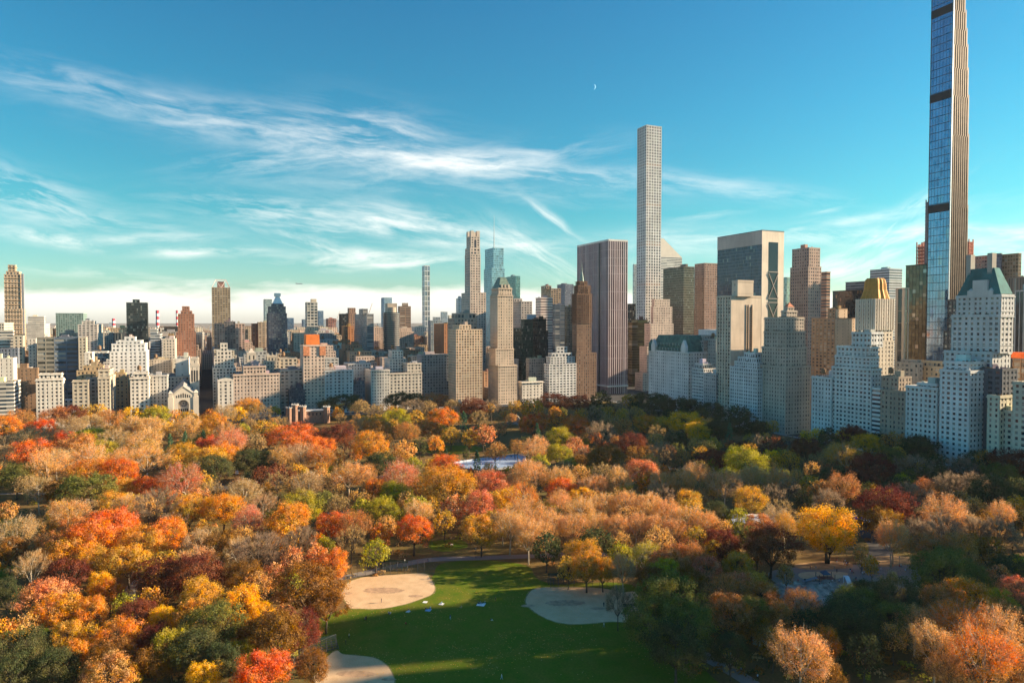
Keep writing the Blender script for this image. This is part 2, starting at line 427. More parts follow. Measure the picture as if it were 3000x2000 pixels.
def proto_tree(form, seed, nleaf=5200, ls=1.0):
    """unit tree: height 1, crown diameter 1.  Returns (trunk mesh, crown mesh)"""
    rg = random.Random(seed); random.seed(seed)
    tr = MB(); cr = MB()
    base = {'A': 0.17, 'C': 0.2, 'B': 0.30, 'E': 0.26, 'P': 0.08}[form]
    top = 1.0
    lean = Vector((rg.uniform(-.04, .04), rg.uniform(-.04, .04), 0))
    if form == 'P':
        tr.tube([(0, 0, 0), (0, 0, .5), (0, 0, .96)], [.028, .018, .004], 6)
        for k in range(nleaf // 9):
            h = base + (0.98 - base) * (rg.random() ** 0.8)
            rr = 0.5 * (1 - (h - base) / (1 - base)) ** 0.85 * (0.75 + .25 * math.sin(h * 46)) + .02
            t = rg.uniform(0, 2 * PI)
            d = Vector((math.cos(t), math.sin(t), -.25))
            rad = rr * rg.uniform(.35, 1.0) 
            for j in range(9):
                p = Vector((d.x * rad, d.y * rad, h - .1 * rad)) + rnd_unit(rg) * .028
                add_leaf(cr, p, (rnd_unit(rg) + Vector((0, 0, .8))).normalized(), rg.uniform(.022, .04) * ls, .5)
        return tr, cr
    # clump centres inside a lumpy dome
    lob = [(rnd_unit(rg), rg.uniform(.12, .32 if form in 'CB' else .2)) for _ in range(9)]
    def rfun(d):
        r = 0.80
        for l, a in lob:
            r += a * max(0, d.dot(l)) ** 6
        return min(r, 1.12)
    zc = (base + top) / 2 - .02; hz = (top - base) / 2
    ncl = {'A': 130, 'C': 84, 'B': 88, 'E': 60}[form]
    cl = []
    tries = 0
    while len(cl) < ncl and tries < 4000:
        tries += 1
        d = rnd_unit(rg)
        if d.z < -0.55: continue
        rr = rfun(d) * rg.uniform(0.35, 1.0) ** 0.45
        w = 1.0 if d.z > -.1 else 0.92
        p = Vector((d.x * .5 * rr * w, d.y * .5 * rr * w, zc + d.z * hz * rr))
        if form == 'A': cr_ = rg.uniform(.05, .12)
        elif form == 'C': cr_ = rg.uniform(.05, .125)
        else: cr_ = rg.uniform(.075, .12)
        if min([(p - q).length for q, _ in cl] or [9]) < cr_ * (.62 if form == 'A' else .8): continue
        cl.append((p, cr_))
    # limbs reach for the clumps
    fork = Vector((lean.x * base * 3, lean.y * base * 3, base * (1.15 if form in 'BE' else 1.3)))
    tw = .022 if form in 'AC' else .017
    tr.tube([(0, 0, 0), tuple(fork * .5 + Vector((0, 0, 0))), tuple(fork)], [tw * 1.35, tw, tw * .85], 7)
    hubs = []
    nh = 7
    for i in range(nh):
        t = 2 * PI * i / nh + rg.uniform(-.3, .3)
        rad = rg.uniform(.14, .24)
        h = Vector((math.cos(t) * rad, math.sin(t) * rad, base + (top - base) * rg.uniform(.22, .5)))
        if i == 0: h = Vector((lean.x, lean.y, base + (top - base) * .55))
        hubs.append(h)
        mid = fork.lerp(h, .5) + Vector((0, 0, -.02))
        tr.tube([tuple(fork), tuple(mid), tuple(h)], [tw * .6, tw * .45, tw * .3], 5)
    for p, r in cl:
        h = min(hubs, key=lambda q: (q - p).length)
        mid = h.lerp(p, .5) + rnd_unit(rg) * .02
        tr.tube([tuple(h), tuple(mid), tuple(p)], [tw * .24, tw * .15, tw * .05], 3)
        if form in 'BE':
            for _ in range(5):
                e = p + (rnd_unit(rg) + Vector((0, 0, .5)) + (p - Vector((0, 0, zc))).normalized()) * r * .6
                tr.tube([tuple(p.lerp(h, .3)), tuple(e)], [tw * .10, tw * .03], 3)
    per = nleaf // len(cl)
    cen = Vector((0, 0, zc - .1))
    for p, r in cl:
        out = (p - cen).normalized()
        if form in 'AC':
            k = int(per * (r / .088) ** 2)
            for _ in range(k):
                d = rnd_unit(rg)
                if d.dot(out) < -0.5: d = -d
                q = p + Vector((d.x, d.y, d.z * .8)) * r * (rg.uniform(.3, 1.1) if rg.random() < .8 else rg.uniform(1.0, 1.7))
                nn = (d * .8 + rnd_unit(rg) * .8 + out * .3).normalized()
                s = rg.uniform(.022, .042) * (1.0 if form == 'A' else 1.1) * ls
                add_leaf(cr, q, nn, s, .75)
        elif form == 'B':
            for _ in range(int(per * .95)):
                d = rnd_unit(rg)
                q = p + Vector((d.x, d.y, d.z * 1.15)) * r * rg.uniform(.1, 1.15)
                nn = (d * .3 + rnd_unit(rg) + out * .3).normalized()
                add_leaf(cr, q, nn, rg.uniform(.02, .040) * ls, .55)
        else:
            for _ in range(int(per * .8)):
                d = rnd_unit(rg)
                q = p + d * r * rg.uniform(0, .9)
                g = (out * 1.0 + rnd_unit(rg) * .55 + Vector((0, 0, .35))).normalized()
                sd_ = g.cross(rnd_unit(rg))
                if sd_.length < 1e-3: continue
                sd_.normalize(); L = rg.uniform(.03, .07); wd = .0028 * ls
                cr.quad(tuple(q - sd_ * wd), tuple(q + sd_ * wd), tuple(q + g * L + sd_ * wd * .5), tuple(q + g * L - sd_ * wd * .5))
    return tr, cr

PROTO = {}
def make_protos():
    for form, n, nl in (('A', 7, 15500), ('C', 7, 14000), ('B', 6, 11500), ('E', 3, 8000), ('P', 2, 5200)):
        L = []
        for i in range(n):
            tr, cr = proto_tree(form, 100 + ord(form) * 7 + i, nl, .64)
            bark = BARK['pale'] if form in 'BE' else BARK['dark']
            L.append((tr.mesh('trunk', bark, True), cr.mesh('crown', LEAF['O'])))
        PROTO[form] = L
make_protos()

SIZE_W = [(11, 'small'), (16, 'medium sized'), (21, 'broad'), (99, 'very broad')]
FORM_W = {'A': 'dense rounded tree', 'C': 'loose lumpy tree', 'B': 'airy twiggy tree', 'E': 'nearly bare tree', 'P': 'pointed conifer'}
trees = []
tree_rng = random.Random(5)

def add_tree(px, py, wpx, key, form=None, H=None, name=None):
    rg = tree_rng
    forms = TREE_COL[key][3]
    form = form or (forms[0] if rg.random() < .62 else forms[-1])
    zc = 12.0
    for _ in range(6):
        p = at_z(px, py, zc)
        depth = (p - Vector((0, 0, CAM_Z))).dot(fw)
        D = wpx * depth / F_PX * 1.26
        h = H or max(9.0, min(25.0, D * .68 + 6.5))
        if form == 'P': h = H or max(10, D * 1.35 + 4)
        if form in 'BE' and not H: h = min(25, h * 1.12)
        zc = h * .60
    # keep every tree inside the park walls
    lim_x = 744 - D * .4
    lim_y = -452 + D * .4
    if p.x > lim_x: 
        s = lim_x / p.x; p = Vector((p.x * s, p.y * s, 0))
        D *= s
    if p.y < lim_y:
        s = lim_y / p.y; p = Vector((p.x * s, p.y * s, 0)); D *= s
    trees.append(dict(x=p.x, y=p.y, D=max(D, 5.5), H=h, key=key, form=form, px=px, py=py, w=wpx, name=name))

MAX_TREES = 315
def blocked(px, py):
    return ((900 < px < 2010 and py > 1690) or (1150 < px < 1560 and py > 1590) or (1310 < px < 1470 and 1330 < py < 1400) or (825 < px < 985 and 1190 < py < 1290)
            or (2240 < px < 2730 and 1590 < py < 1830) or (2330 < px < 2510 and 1560 < py) and py < 1720 or (px < 130 and (1490 < py < 1600 or 1640 < py < 1730 or 1795 < py < 1900)) or (470 < px < 600 and py < 1232))
def fill_woods():
    rg = random.Random(41); n = 0; tries = 0
    hand = list(trees)
    while n < 420 and tries < 60000:
        tries += 1
        px = rg.uniform(-90, 3090); py = 1212 + (rg.random() ** 1.25) * 790
        if blocked(px, py): continue
        D = rg.uniform(8.5, 15.5)
        p = at_z(px, py, 0)
        if p.x > 740 - D * .4 or p.y < -452 + D * .4: continue
        if any((q['x'] - p.x) ** 2 + (q['y'] - p.y) ** 2 < (.40 * (D + q['D'] * .86)) ** 2 for q in trees): continue
        near = sorted(hand, key=lambda q: (q['x'] - p.x) ** 2 + (q['y'] - p.y) ** 2)[:3]
        key = rg.choice(near)['key'] if rg.random() < .6 else rg.choice('TSSNAOALTR' if px < 1500 else 'TKSBDDMGA')  # right-hand fill draws darker foliage, putting that side's shade into the colour
        if key in 'CY': key = 'A'
        forms = TREE_COL[key][3]
        h = D * .68 + 6
        zc = h * .6; d = (Vector((p.x, p.y, zc)) - Vector((0, 0, CAM_Z)))
        cx, cy = to_px((p.x, p.y, zc))
        trees.append(dict(x=p.x, y=p.y, D=D, H=h, key=key, form=rg.choice(forms), px=cx, py=cy, w=D * F_PX / d.dot(fw), fill=True)); n += 1
def woodland(L):
    """the small far trees nobody could tell apart, as one mass"""
    import numpy as np
    rg = random.Random(8); protos = {}
    keys = list(TREE_COL)
    def arr(mb):
        return np.array(mb.v, dtype=np.float32), np.array([f for f in mb.f if len(f) == 4], dtype=np.int32)
    for form in 'ACBEP':
        protos[form] = []
        for i in range(3):
            tr, cr = proto_tree(form, 300 + i + ord(form), 1500, 1.75)
            tb = MB(); n0 = 0
            protos[form].append((arr(tr), arr(cr)))
    V = []; F = []; M = []; off = 0
    for t in L:
        (tv, tf), (cv, cf) = protos[t['form']][rg.randrange(3)]
        a = rg.uniform(0, 2 * PI); ca, sa = math.cos(a), math.sin(a)
        for v, f, mi in ((tv, tf, len(keys)), (cv, cf, keys.index(t['key']))):
            w = np.empty_like(v)
            w[:, 0] = (v[:, 0] * ca - v[:, 1] * sa) * t['D'] + t['x']; w[:, 1] = (v[:, 0] * sa + v[:, 1] * ca) * t['D'] + t['y']; w[:, 2] = v[:, 2] * t['H']
            V.append(w); F.append(f + off); M.append(np.full(len(f), mi, dtype=np.int32)); off += len(v)
    V = np.concatenate(V); F = np.concatenate(F); M = np.concatenate(M)
    me = bpy.data.meshes.new('woodland')
    me.vertices.add(len(V)); me.vertices.foreach_set('co', V.ravel())
    me.loops.add(F.size); me.loops.foreach_set('vertex_index', F.ravel())
    me.polygons.add(len(F)); me.polygons.foreach_set('loop_start', np.arange(0, F.size, 4, dtype=np.int32)); 
    me.polygons.foreach_set('material_index', M)
    for k in keys: me.materials.append(WOOD[k])
    me.materials.append(BARK['dark'])
    me.update(calc_edges=True); me.validate()
    tag(link_mesh('woodland', me), kind='stuff')

def place_trees():
    nm = {'P': 'conifer_tree', 'E': 'bare_tree', 'B': 'plane_tree', 'A': 'deciduous_tree', 'C': 'deciduous_tree'}
    used = set()
    fill_woods()
    trees.sort(key=lambda t: -t['w'] * (.55 if t.get('fill') else 1.0))
    far = trees[MAX_TREES:]; del trees[MAX_TREES:]
    woodland(far)
    for i, t in enumerate(trees):
        rg = tree_rng
        trm, crm = PROTO[t['form']][rg.randrange(len(PROTO[t['form']]))]
        root = empty(nm[t['form']], (t['x'], t['y'], 0), rg.uniform(0, 2 * PI))
        asp = rg.uniform(.9, 1.12)
        root.scale = (t['D'] * asp, t['D'] / asp, t['H'] * rg.uniform(.95, 1.05))
        a = link_mesh('trunk', trm, root)
        c = link_mesh('crown', crm, root)
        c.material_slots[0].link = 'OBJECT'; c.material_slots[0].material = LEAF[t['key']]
        if t['form'] in 'BE' and t['key'] in 'KDMN':
            a.material_slots[0].link = 'OBJECT'; a.material_slots[0].material = BARK['dark']
        t['root'] = root
        # labels: look first, then what it stands by
        sz = next(w for lim, w in SIZE_W if t['D'] < lim)
        look = f"{sz} {TREE_COL[t['key']][0]} {FORM_W[t['form']]}"
        ranked = sorted(trees, key=lambda q: (q['px'] - t['px']) ** 2 + 2.2 * (q['py'] - t['py']) ** 2)[1:5]
        lm = sorted(LANDMARKS, key=lambda L: math.hypot((L[1] - t['px']), 1.6 * (L[2] - t['py'])))[:4]
        def rel(L):
            dx = t['px'] - L[1]; dy = t['py'] - L[2]
            if abs(dx) > 1.3 * abs(dy): return ('right of ' if dx > 0 else 'left of ') + L[0]
            return ('in front of ' if dy > 0 else 'beyond ') + L[0]
        def nb(q):
            dx = t['px'] - q['px']; dy = t['py'] - q['py']
            if abs(dx) > 1.2 * abs(dy): w = 'right of' if dx > 0 else 'left of'
            else: w = 'in front of' if dy > 0 else 'behind'
            return f"{w} {'an' if TREE_COL[q['key']][0][0] in 'aeiou' else 'a'} {TREE_COL[q['key']][0]} crown"
        cands = [f"{look} {rel(lm[0])}"]
        cands += [f"{look} {rel(lm[0])}, {nb(q)}" for q in ranked]
        cands += [f"{look} {rel(lm[1])}, {nb(q)}" for q in ranked]
        cands += [f"{look} {rel(lm[2])}, {nb(q)}" for q in ranked]
        cands += [f"{look} {rel(lm[3])}, {nb(q)}" for q in ranked]
        cands += [f"{look} {rel(lm[0])} and {rel(lm[1])}"]
        cands = [c_ for c_ in cands if len(c_.replace('-', ' ').split()) <= 16] or [look + ' in the park']
        lab = next((c_ for c_ in cands if c_ not in used), None)
        if lab is None:
            lab = cands[-1]
            for e in ('slightly taller', 'slightly lower', 'leaning', 'thinner', 'fuller'):
                if f"{e} {cands[0]}" not in used: lab = f"{e} {cands[0]}"; break
        used.add(lab)
        tag(root, lab, 'tree', 'autumn trees of the park')
Z = {'ZA': (0, 1150, 3.136), 'ZB': (750, 1150, 3.136), 'ZC': (1500, 1150, 3.136), 'ZD': (2250, 1150, 3.136),
     'ZE': (0, 1500, 2.94), 'ZF': (750, 1550, 3.136), 'ZG': (1450, 1500, 2.94), 'ZH': (2200, 1500, 2.94)}
TL = {
'ZA': """180,260,250,N 60,320,220,O 400,340,230,R 500,230,230,N 640,190,240,M 860,140,190,A 730,220,160,Y 1090,190,130,D 1210,200,150,Y
1420,130,150,A 1440,220,220,L 1600,230,130,O 1740,240,160,A 1930,240,170,R 2060,210,200,T 2190,210,150,Y 2270,130,200,A 2300,240,120,K
640,330,220,T 820,290,260,T 990,260,280,N 1250,310,220,S 1380,320,200,S 1450,280,90,Y 1560,320,110,Y 1700,340,220,S 1880,300,150,O 1990,310,250,A
280,420,290,T 560,420,160,K 840,420,260,L 1040,440,240,T 1310,480,290,S 1560,480,130,C 1700,450,120,C 1870,440,120,C 2080,390,240,S 2120,480,260,P 1910,510,220,R
60,480,180,K 320,550,330,R 700,520,330,N 940,550,220,L 60,600,200,T 830,640,300,S 520,630,220,T 1340,620,330,S:E 1110,610,200,S 1680,560,240,A 1880,610,300,A 2040,570,240,O
1990,700,280,D 2280,640,240,D 430,700,300,S 150,770,290,G 830,720,300,O 1110,730,270,R 800,880,430,G 1150,870,240,A 360,900,250,T 540,940,230,B
1690,810,300,P 1330,880,230,R 1490,880,170,R 1950,920,170,T 2240,930,260,T 60,1110,140,N:C 1060,1020,220,A 1430,1070,330,K 1740,1080,300,A 2050,1070,320,O
2280,1180,260,P 640,1130,300,S 1150,1090,250,S 2080,440,160,R 620,470,200,R 1290,160,130,D 2350,480,180,T""",
'ZB': """180,140,90,L 770,100,330,D 950,150,160,T 1100,190,180,T 1300,230,220,L 1470,240,150,A 1570,260,70,Y 1700,240,230,O 1860,230,80,Y 1910,280,140,C:P
2000,130,230,M 2160,140,160,K 2060,240,150,T 1650,90,230,N 1430,150,200,K 1590,150,150,T 1800,140,150,T 1290,60,230,D 1450,50,200,D 2090,400,190,P 2230,340,120,P 1960,430,150,A
60,200,150,T 80,330,180,A 330,390,460,R 400,480,260,R 740,390,280,M 620,490,200,R 930,330,200,T 1110,350,230,N 1390,370,230,N 1580,340,200,N 1700,370,130,O 1790,390,170,A
1050,520,290,A 250,620,220,S 410,600,220,T 600,600,220,O:B 810,600,180,T 1350,550,180,S:C 1500,500,150,D 1650,490,140,O 60,630,230,D 70,790,190,M 1130,650,240,D 1280,640,160,B
1740,690,280,R 1750,850,420,A 1650,800,200,A 2150,830,290,P 2060,1050,270,P 850,770,300,S 1010,790,200,N 1330,800,300,P 1090,900,220,O 1270,930,240,L 770,940,130,S 480,850,270,T
400,1060,330,L 300,1190,330,O 740,1050,190,T 90,930,150,B 60,1060,200,T 700,1210,260,R 900,1230,260,N 1160,1090,240,L 1340,970,180,L 1500,1110,240,S 1450,1260,300,R:C 2070,1280,280,A:C
2290,980,200,Y 2200,560,190,N 2030,650,150,C 1750,570,60,C 1930,570,60,D 2270,1190,220,T 1510,880,180,B 620,1010,160,G 220,300,160,T""",
'ZC': """30,140,120,A 190,160,190,O 380,90,280,M 600,90,200,M 820,80,190,D 1080,90,140,A 970,150,150,K 1250,70,300,D 1420,60,150,D 1350,120,230,D 1650,110,230,D 1560,60,180,D
200,290,230,R 410,260,160,R 590,310,270,R 640,210,100,O 230,380,130,C 450,430,200,L 880,200,130,A 760,220,180,K 1010,210,110,A 1120,220,150,T 890,290,160,T 820,390,260,K 1030,340,150,N
1220,290,220,O:C 1380,280,80,Y 1330,380,140,T 1600,290,300,Y 1710,360,200,Y 200,540,230,S 420,560,200,L 570,490,150,P 860,600,290,B 1090,480,230,M 1130,590,180,B 1400,580,220,K 1560,620,160,N
1850,620,250,M 1830,700,130,L 2150,640,330,L 2050,600,190,Y 1900,330,280,D 2170,320,250,D 2000,390,140,C 2080,180,190,D 1840,190,220,D 2270,470,190,K 140,750,300,S 60,820,200,T
450,790,220,S 640,770,180,S 830,770,170,T:B 460,880,250,R 650,970,200,Y 1000,930,160,R 1190,740,280,P 1400,720,90,R 740,880,240,S 980,840,270,S 1250,840,170,O:C 1390,830,240,S 1680,760,220,S
1570,830,220,S 1950,870,280,T 2220,810,250,T 1620,990,230,A 1740,920,130,T 2190,990,260,A 1370,950,220,K 1860,1120,220,D 2060,1160,190,L 110,990,270,O:B 20,960,130,Y 300,1080,180,L
130,1160,280,S 430,1020,240,S 640,1110,260,S 820,1060,240,S 1040,1050,260,S 1240,1080,250,S 1420,1130,240,S 1620,1200,260,S 1790,1230,230,S 1930,1290,180,S 370,1240,230,S 560,1260,240,S
760,1230,240,S 950,1250,220,S 1140,1240,220,S 1330,1260,220,S 1500,1280,210,S 160,1310,240,S 2270,1240,260,N 720,1000,160,S 1700,640,150,D 1520,430,150,D""",
'ZD': """350,420,110,Y 460,400,110,Y 550,370,140,D 560,460,180,D 50,490,200,M 350,510,230,M 730,420,190,Y 750,310,130,Y 790,270,220,M 880,360,200,M 920,460,230,Y 1010,290,180,D 1160,300,190,N
1090,420,160,M 1240,420,130,N 1370,410,210,D 1400,500,280,D 1490,450,110,L 40,640,200,Y 190,640,200,A:B 430,660,170,T 700,590,330,A:B 960,680,330,M 600,770,260,D 1130,590,220,G
1340,700,260,K 1250,830,160,L 1540,670,200,D 1750,690,220,K 1940,640,220,D 2130,750,240,G 2010,470,190,N 2200,520,280,M 2320,640,130,D 1660,860,230,K 1880,860,230,K 2050,920,350,D 2300,900,200,D
100,810,210,S 270,790,120,S 380,860,200,A 190,900,190,K 480,930,200,N 690,900,280,N 560,1000,240,K 1080,1040,380,M 1310,960,280,K 1480,920,250,N 1720,1010,180,N 1600,1130,350,S 1890,1080,160,S:B
2130,1120,220,S 2280,1080,200,A 1600,1300,300,K 1900,1260,260,K 2100,1280,280,K 540,1250,450,Y:A 560,1330,300,Y:A 1100,1190,220,A 950,1200,190,B 1150,1340,240,S:B 80,1180,210,T 1390,1290,230,K 870,800,230,M 1330,790,170,G 1450,790,180,D 900,950,140,D 1760,880,120,D 330,1000,150,D 60,960,180,K""",
'ZE': """130,190,300,T 80,340,250,B 820,230,420,R 980,130,330,R:C 640,150,250,N 1220,270,330,A 1410,210,320,O 620,330,350,A 440,310,240,N 1110,430,300,A 820,450,250,A 1430,560,370,M 1710,570,340,M
1710,280,240,T 1900,270,280,B 2060,330,220,T:E 2230,330,360,K 380,720,330,P 560,560,300,M 260,480,280,T 520,850,330,O:C 790,880,260,O:C 590,1090,260,A:C 1420,920,200,Y 1180,880,260,M 1060,850,180,L 780,1090,150,A
150,1230,380,D 330,1150,230,D 1800,980,420,G 1680,1180,380,D 1480,1220,280,L:C 2060,820,330,Y:C 2230,930,200,Y:C 2180,1080,240,B 970,1230,330,B 1350,1100,250,M 960,1400,350,N:C 2190,1390,330,R:C
1750,1430,220,Y:C 1150,1440,130,Y 60,700,220,D 480,1330,300,D 2100,560,280,B 1330,1310,250,B 1900,1290,280,D 860,650,190,Y:C 950,700,200,O:C 100,1420,300,D 2080,1230,200,L 650,1230,200,O""",
'ZF': """320,300,200,P 680,350,290,O:C 460,540,480,B:C 640,680,330,B:C 200,960,420,B 430,950,300,M 130,1290,330,R:C 520,1270,240,B 400,120,240,K""",
'ZG': """130,130,270,S 290,230,230,S 440,200,200,S 750,350,250,A 630,500,150,A 790,480,240,A 930,500,190,A 1110,520,210,T 1290,390,220,L:B 1500,760,470,G:C 1400,950,420,G:C 1650,980,400,G:C 1560,1150,420,D:C
1060,780,220,K 1540,420,290,N 1700,390,240,N 1880,330,150,A 1830,520,250,P 2080,460,220,A 2110,640,250,P:C 2000,880,320,N:C 2210,870,280,G 2260,650,220,A 2260,330,190,P 1960,260,240,M 1330,580,220,B 1480,530,230,L:C 1650,620,240,B""",
'ZH': """170,280,400,M 290,140,200,A:B 100,740,300,N 215,905,240,N 810,890,380,D 930,800,310,G:C 1000,700,250,D 1250,750,360,D 1350,950,260,D 900,1030,330,D 1180,930,300,G 1600,340,300,N:C 1810,370,250,N
1650,540,390,G:C 1950,590,230,G 2200,480,240,D 2290,680,250,P 2300,490,150,L 1640,790,280,N 1870,740,330,O:C 2150,780,210,L 1410,960,270,S 1800,970,420,O:B 1580,1170,330,S 2100,1060,380,S 2000,1270,460,O:B
2260,1320,290,N 420,1240,440,S 620,1150,250,O:C 60,950,260,B 1210,240,250,S:B 950,390,100,S:C 1040,480,110,O 640,1400,230,B 1700,1400,260,N 300,560,130,N""",
}
LANDMARKS = [
    ('the gabled stone temple', 530, 1190), ('the red brick castle', 905, 1220), ('the ice rink', 1440, 1358), ('the left sandy infield', 1130, 1735),
    ('the right sandy infield', 1670, 1775), ('the near sandy infield', 1040, 1930), ('the rock outcrop', 2350, 1760), ('the playground', 2480, 1690),
    ('the pale slab roof', 2205, 1512), ('the white striped tower', 1760, 1130), ('the green roofed hotel', 1960, 1150),
    ('the tan blank tower', 2170, 1180), ('the grey ziggurat tower', 2300, 1250), ('the white stepped hotel', 2500, 1240),
    ('the tall white apartment wall', 2800, 1330), ('the left grass patch', 50, 1530), ('the purple tent', 2517, 1530), ('the left bleachers', 1155, 1668),
    ('the right bleachers', 1645, 1705), ('the orange topped tower', 920, 1180), ('the sunken road', 605, 1190), ('the round pale monument', 1345, 1180),
    ('the frame edge below the plane', 20, 1980), ('the dark glass corner', 2980, 1600), ('the white balcony slab', 15, 1200), ('the lower right path', 2150, 1965),
    ('the tan gridded slab', 1370, 1180), ('the low lawn gap', 60, 1840), ('the grove clearing', 1330, 1570), ('the wide brick hotel front', 750, 1180),
]
LANDMARKS = [l for l in LANDMARKS if 'frame edge' not in l[0] and 'dark glass corner' not in l[0]]
for z, s in TL.items():
    ox, oy, sc = Z[z]
    for e in s.split():
        x, y, w, k = e.split(',')
        form = None
        if ':' in k: k, form = k.split(':')
        add_tree(ox + float(x) / sc, oy + float(y) / sc, float(w) / sc, k, form)
# ------------------------------------------------------------------ ground
def smooth_loop(pts, n=6):
    out = []
    k = len(pts)
    for i in range(k):
        p0, p1, p2, p3 = pts[i - 1], pts[i], pts[(i + 1) % k], pts[(i + 2) % k]
        for j in range(n):
            t = j / n
            out.append(tuple(0.5 * ((2 * p1[a]) + (-p0[a] + p2[a]) * t + (2 * p0[a] - 5 * p1[a] + 4 * p2[a] - p3[a]) * t * t + (-p0[a] + 3 * p1[a] - 3 * p2[a] + p3[a]) * t ** 3) for a in (0, 1)))
    return out

def sheet(name, pts_px, z, mat, smooth=True, label=None, cat=None, kind='structure', parent=None):
    pts = [at_z(x, y, 0) for x, y in pts_px]
    pts = [(p.x, p.y) for p in pts]
    if smooth: pts = smooth_loop(pts)
    me = bpy.data.meshes.new(name)
    from mathutils.geometry import tessellate_polygon
    tris = tessellate_polygon([[Vector((x, y, 0)) for x, y in pts]])
    me.from_pydata([(x, y, z) for x, y in pts], [], [tuple(t) for t in tris])
    me.materials.append(mat); me.update()
    import bmesh
    bm = bmesh.new(); bm.from_mesh(me); bmesh.ops.recalc_face_normals(bm, faces=bm.faces)
    if sum(f.normal.z for f in bm.faces) < 0: bmesh.ops.reverse_faces(bm, faces=bm.faces)
    bm.to_mesh(me); bm.free()
    o = link_mesh(name, me, parent)
    return tag(o, label, cat, None, kind)

def ground_mat(name, cols, scales=(0.012, 0.09, 1.2), rough=0.95):
    m, nt, b = newmat(name)
    f1 = noise_fac(nt, scales[0], 4, 'World'); f2 = noise_fac(nt, scales[1], 5, 'World'); f3 = noise_fac(nt, scales[2], 3, 'World')
    c = mixc(nt, f1, cols[0], cols[1])
    c = mixc(nt, mth(nt, 'MULTIPLY', f2, .8), c, cols[2])
    c = mixc(nt, mth(nt, 'MULTIPLY', f3, .35), c, cols[3])
    nt.links.new(c, b.inputs['Base Color']); b.inputs['Roughness'].default_value = rough
    b.inputs['Specular IOR Level'].default_value = .1
    return m

M_park = ground_mat('leaf_strewn_turf', [(0.09, 0.10, 0.025), (0.20, 0.12, 0.045), (0.14, 0.09, 0.035), (0.30, 0.16, 0.06)])
M_city = ground_mat('asphalt', [(0.07, 0.07, 0.07), (0.05, 0.05, 0.055), (0.09, 0.085, 0.08), (0.06, 0.06, 0.06)])
M_far = ground_mat('distant_land', [(0.10, 0.10, 0.06), (0.22, 0.15, 0.10), (0.16, 0.12, 0.08), (0.3, 0.26, 0.22)], (0.0006, 0.004, 0.02))
M_path = ground_mat('path_paving', [(0.24, 0.21, 0.19), (0.30, 0.26, 0.22), (0.20, 0.18, 0.17), (0.3, 0.24, 0.18)])
M_road = ground_mat('road_asphalt', [(0.08, 0.08, 0.085), (0.10, 0.095, 0.09), (0.07, 0.07, 0.07), (0.12, 0.10, 0.08)])

m = MB(); m.quad((-25000, -60000, -0.30), (60000, -60000, -0.30), (60000, 50000, -0.30), (-25000, 50000, -0.30))
tag(m.build('land', M_far), kind='structure')
m = MB(); m.quad((752, -2600, -0.15), (2300, -2600, -0.15), (2300, 1600, -0.15), (752, 1600, -0.15))
m.quad((-900, -2600, -0.15), (752, -2600, -0.15), (752, -462, -0.15), (-900, -462, -0.15))
tag(m.build('street_ground', M_city), kind='structure')
m = MB(); m.box(-900, 752, -462, 1600, -1.0, 0.0)
tag(m.build('park_ground', M_park), kind='structure')
# avenue and cross street beside the park: raised sidewalks and lane lines
M_side = plain_mat('sidewalk_concrete', (0.32, 0.30, 0.28), .9, 0, .12, .3)
m = MB(); m.box(752, 757, -456, 1600, -.15, 0.02); m.box(770, 775, -470, 1600, -.15, 0.0)
m.box(-900, 745, -470, -465, -.15, 0.0)
tag(m.build('sidewalk', M_side), kind='structure')
m = MB()
for k in range(120):
    y = -450 + k * 9
    m.box(761, 761.15, y, y + 3, -.15, -.135); m.box(765.4, 765.55, y, y + 3, -.15, -.135)
tag(m.build('lane_marking', plain_mat('road_paint', (0.7, 0.7, 0.66), .8)), kind='structure')
# East River, far beyond the last avenues
m = MB(); m.quad((2300, -6000, -0.1), (2850, -6000, -0.1), (2850, 9000, -0.1), (2300, 9000, -0.1))
M_water, nt, b = newmat('river_water'); b.inputs['Base Color'].default_value = (0.04, 0.06, 0.08, 1); b.inputs['Roughness'].default_value = .25
tag(m.build('river', M_water), kind='structure')

def zf(x, y): return (750 + x / 3.136, 1550 + y / 3.136)
def zg(x, y): return (1450 + x / 2.94, 1500 + y / 2.94)
def zh(x, y): return (2200 + x / 2.94, 1500 + y / 2.94)
M_lawn = ground_mat('mown_lawn', [(0.085, 0.15, 0.006), (0.125, 0.17, 0.008), (0.20, 0.17, 0.02), (0.035, 0.085, 0.006)], (0.035, 0.16, 1.3))
M_sand = ground_mat('infield_clay', [(0.64, 0.41, 0.22), (0.72, 0.49, 0.28), (0.54, 0.34, 0.18), (0.74, 0.53, 0.33)], (0.06, 0.28, 2.0))
M_dark = plain_mat('worn_rim', (0.24, 0.20, 0.07), .95, 0, .3, .6)
lawn = [(905, 1830), (960, 1800), (1030, 1775), (1180, 1740), (1265, 1690), (1290, 1652), (1400, 1640), (1540, 1655), (1600, 1705), (1850, 1712), (1890, 1830), (1990, 1900), (2090, 1985), (2160, 2080), (1700, 2150), (1300, 2150), (1000, 2140), (940, 2020), (930, 1900)]
sheet('meadow', lawn, 0.012, M_lawn)
sheet('grass_patch', [(-80, 1518), (60, 1515), (115, 1530), (120, 1558), (40, 1570), (-80, 1572)], 0.012, M_lawn)
sheet('grass_patch', [(-80, 1660), (60, 1655), (100, 1672), (60, 1690), (-80, 1712)], 0.012, M_lawn)
sheet('grass_patch', [(-80, 1815), (90, 1810), (135, 1830), (125, 1862), (-80, 1862)], 0.012, M_lawn)
sheet('grass_patch', [(300, 1330), (360, 1320), (390, 1335), (350, 1345)], 0.012, M_lawn)
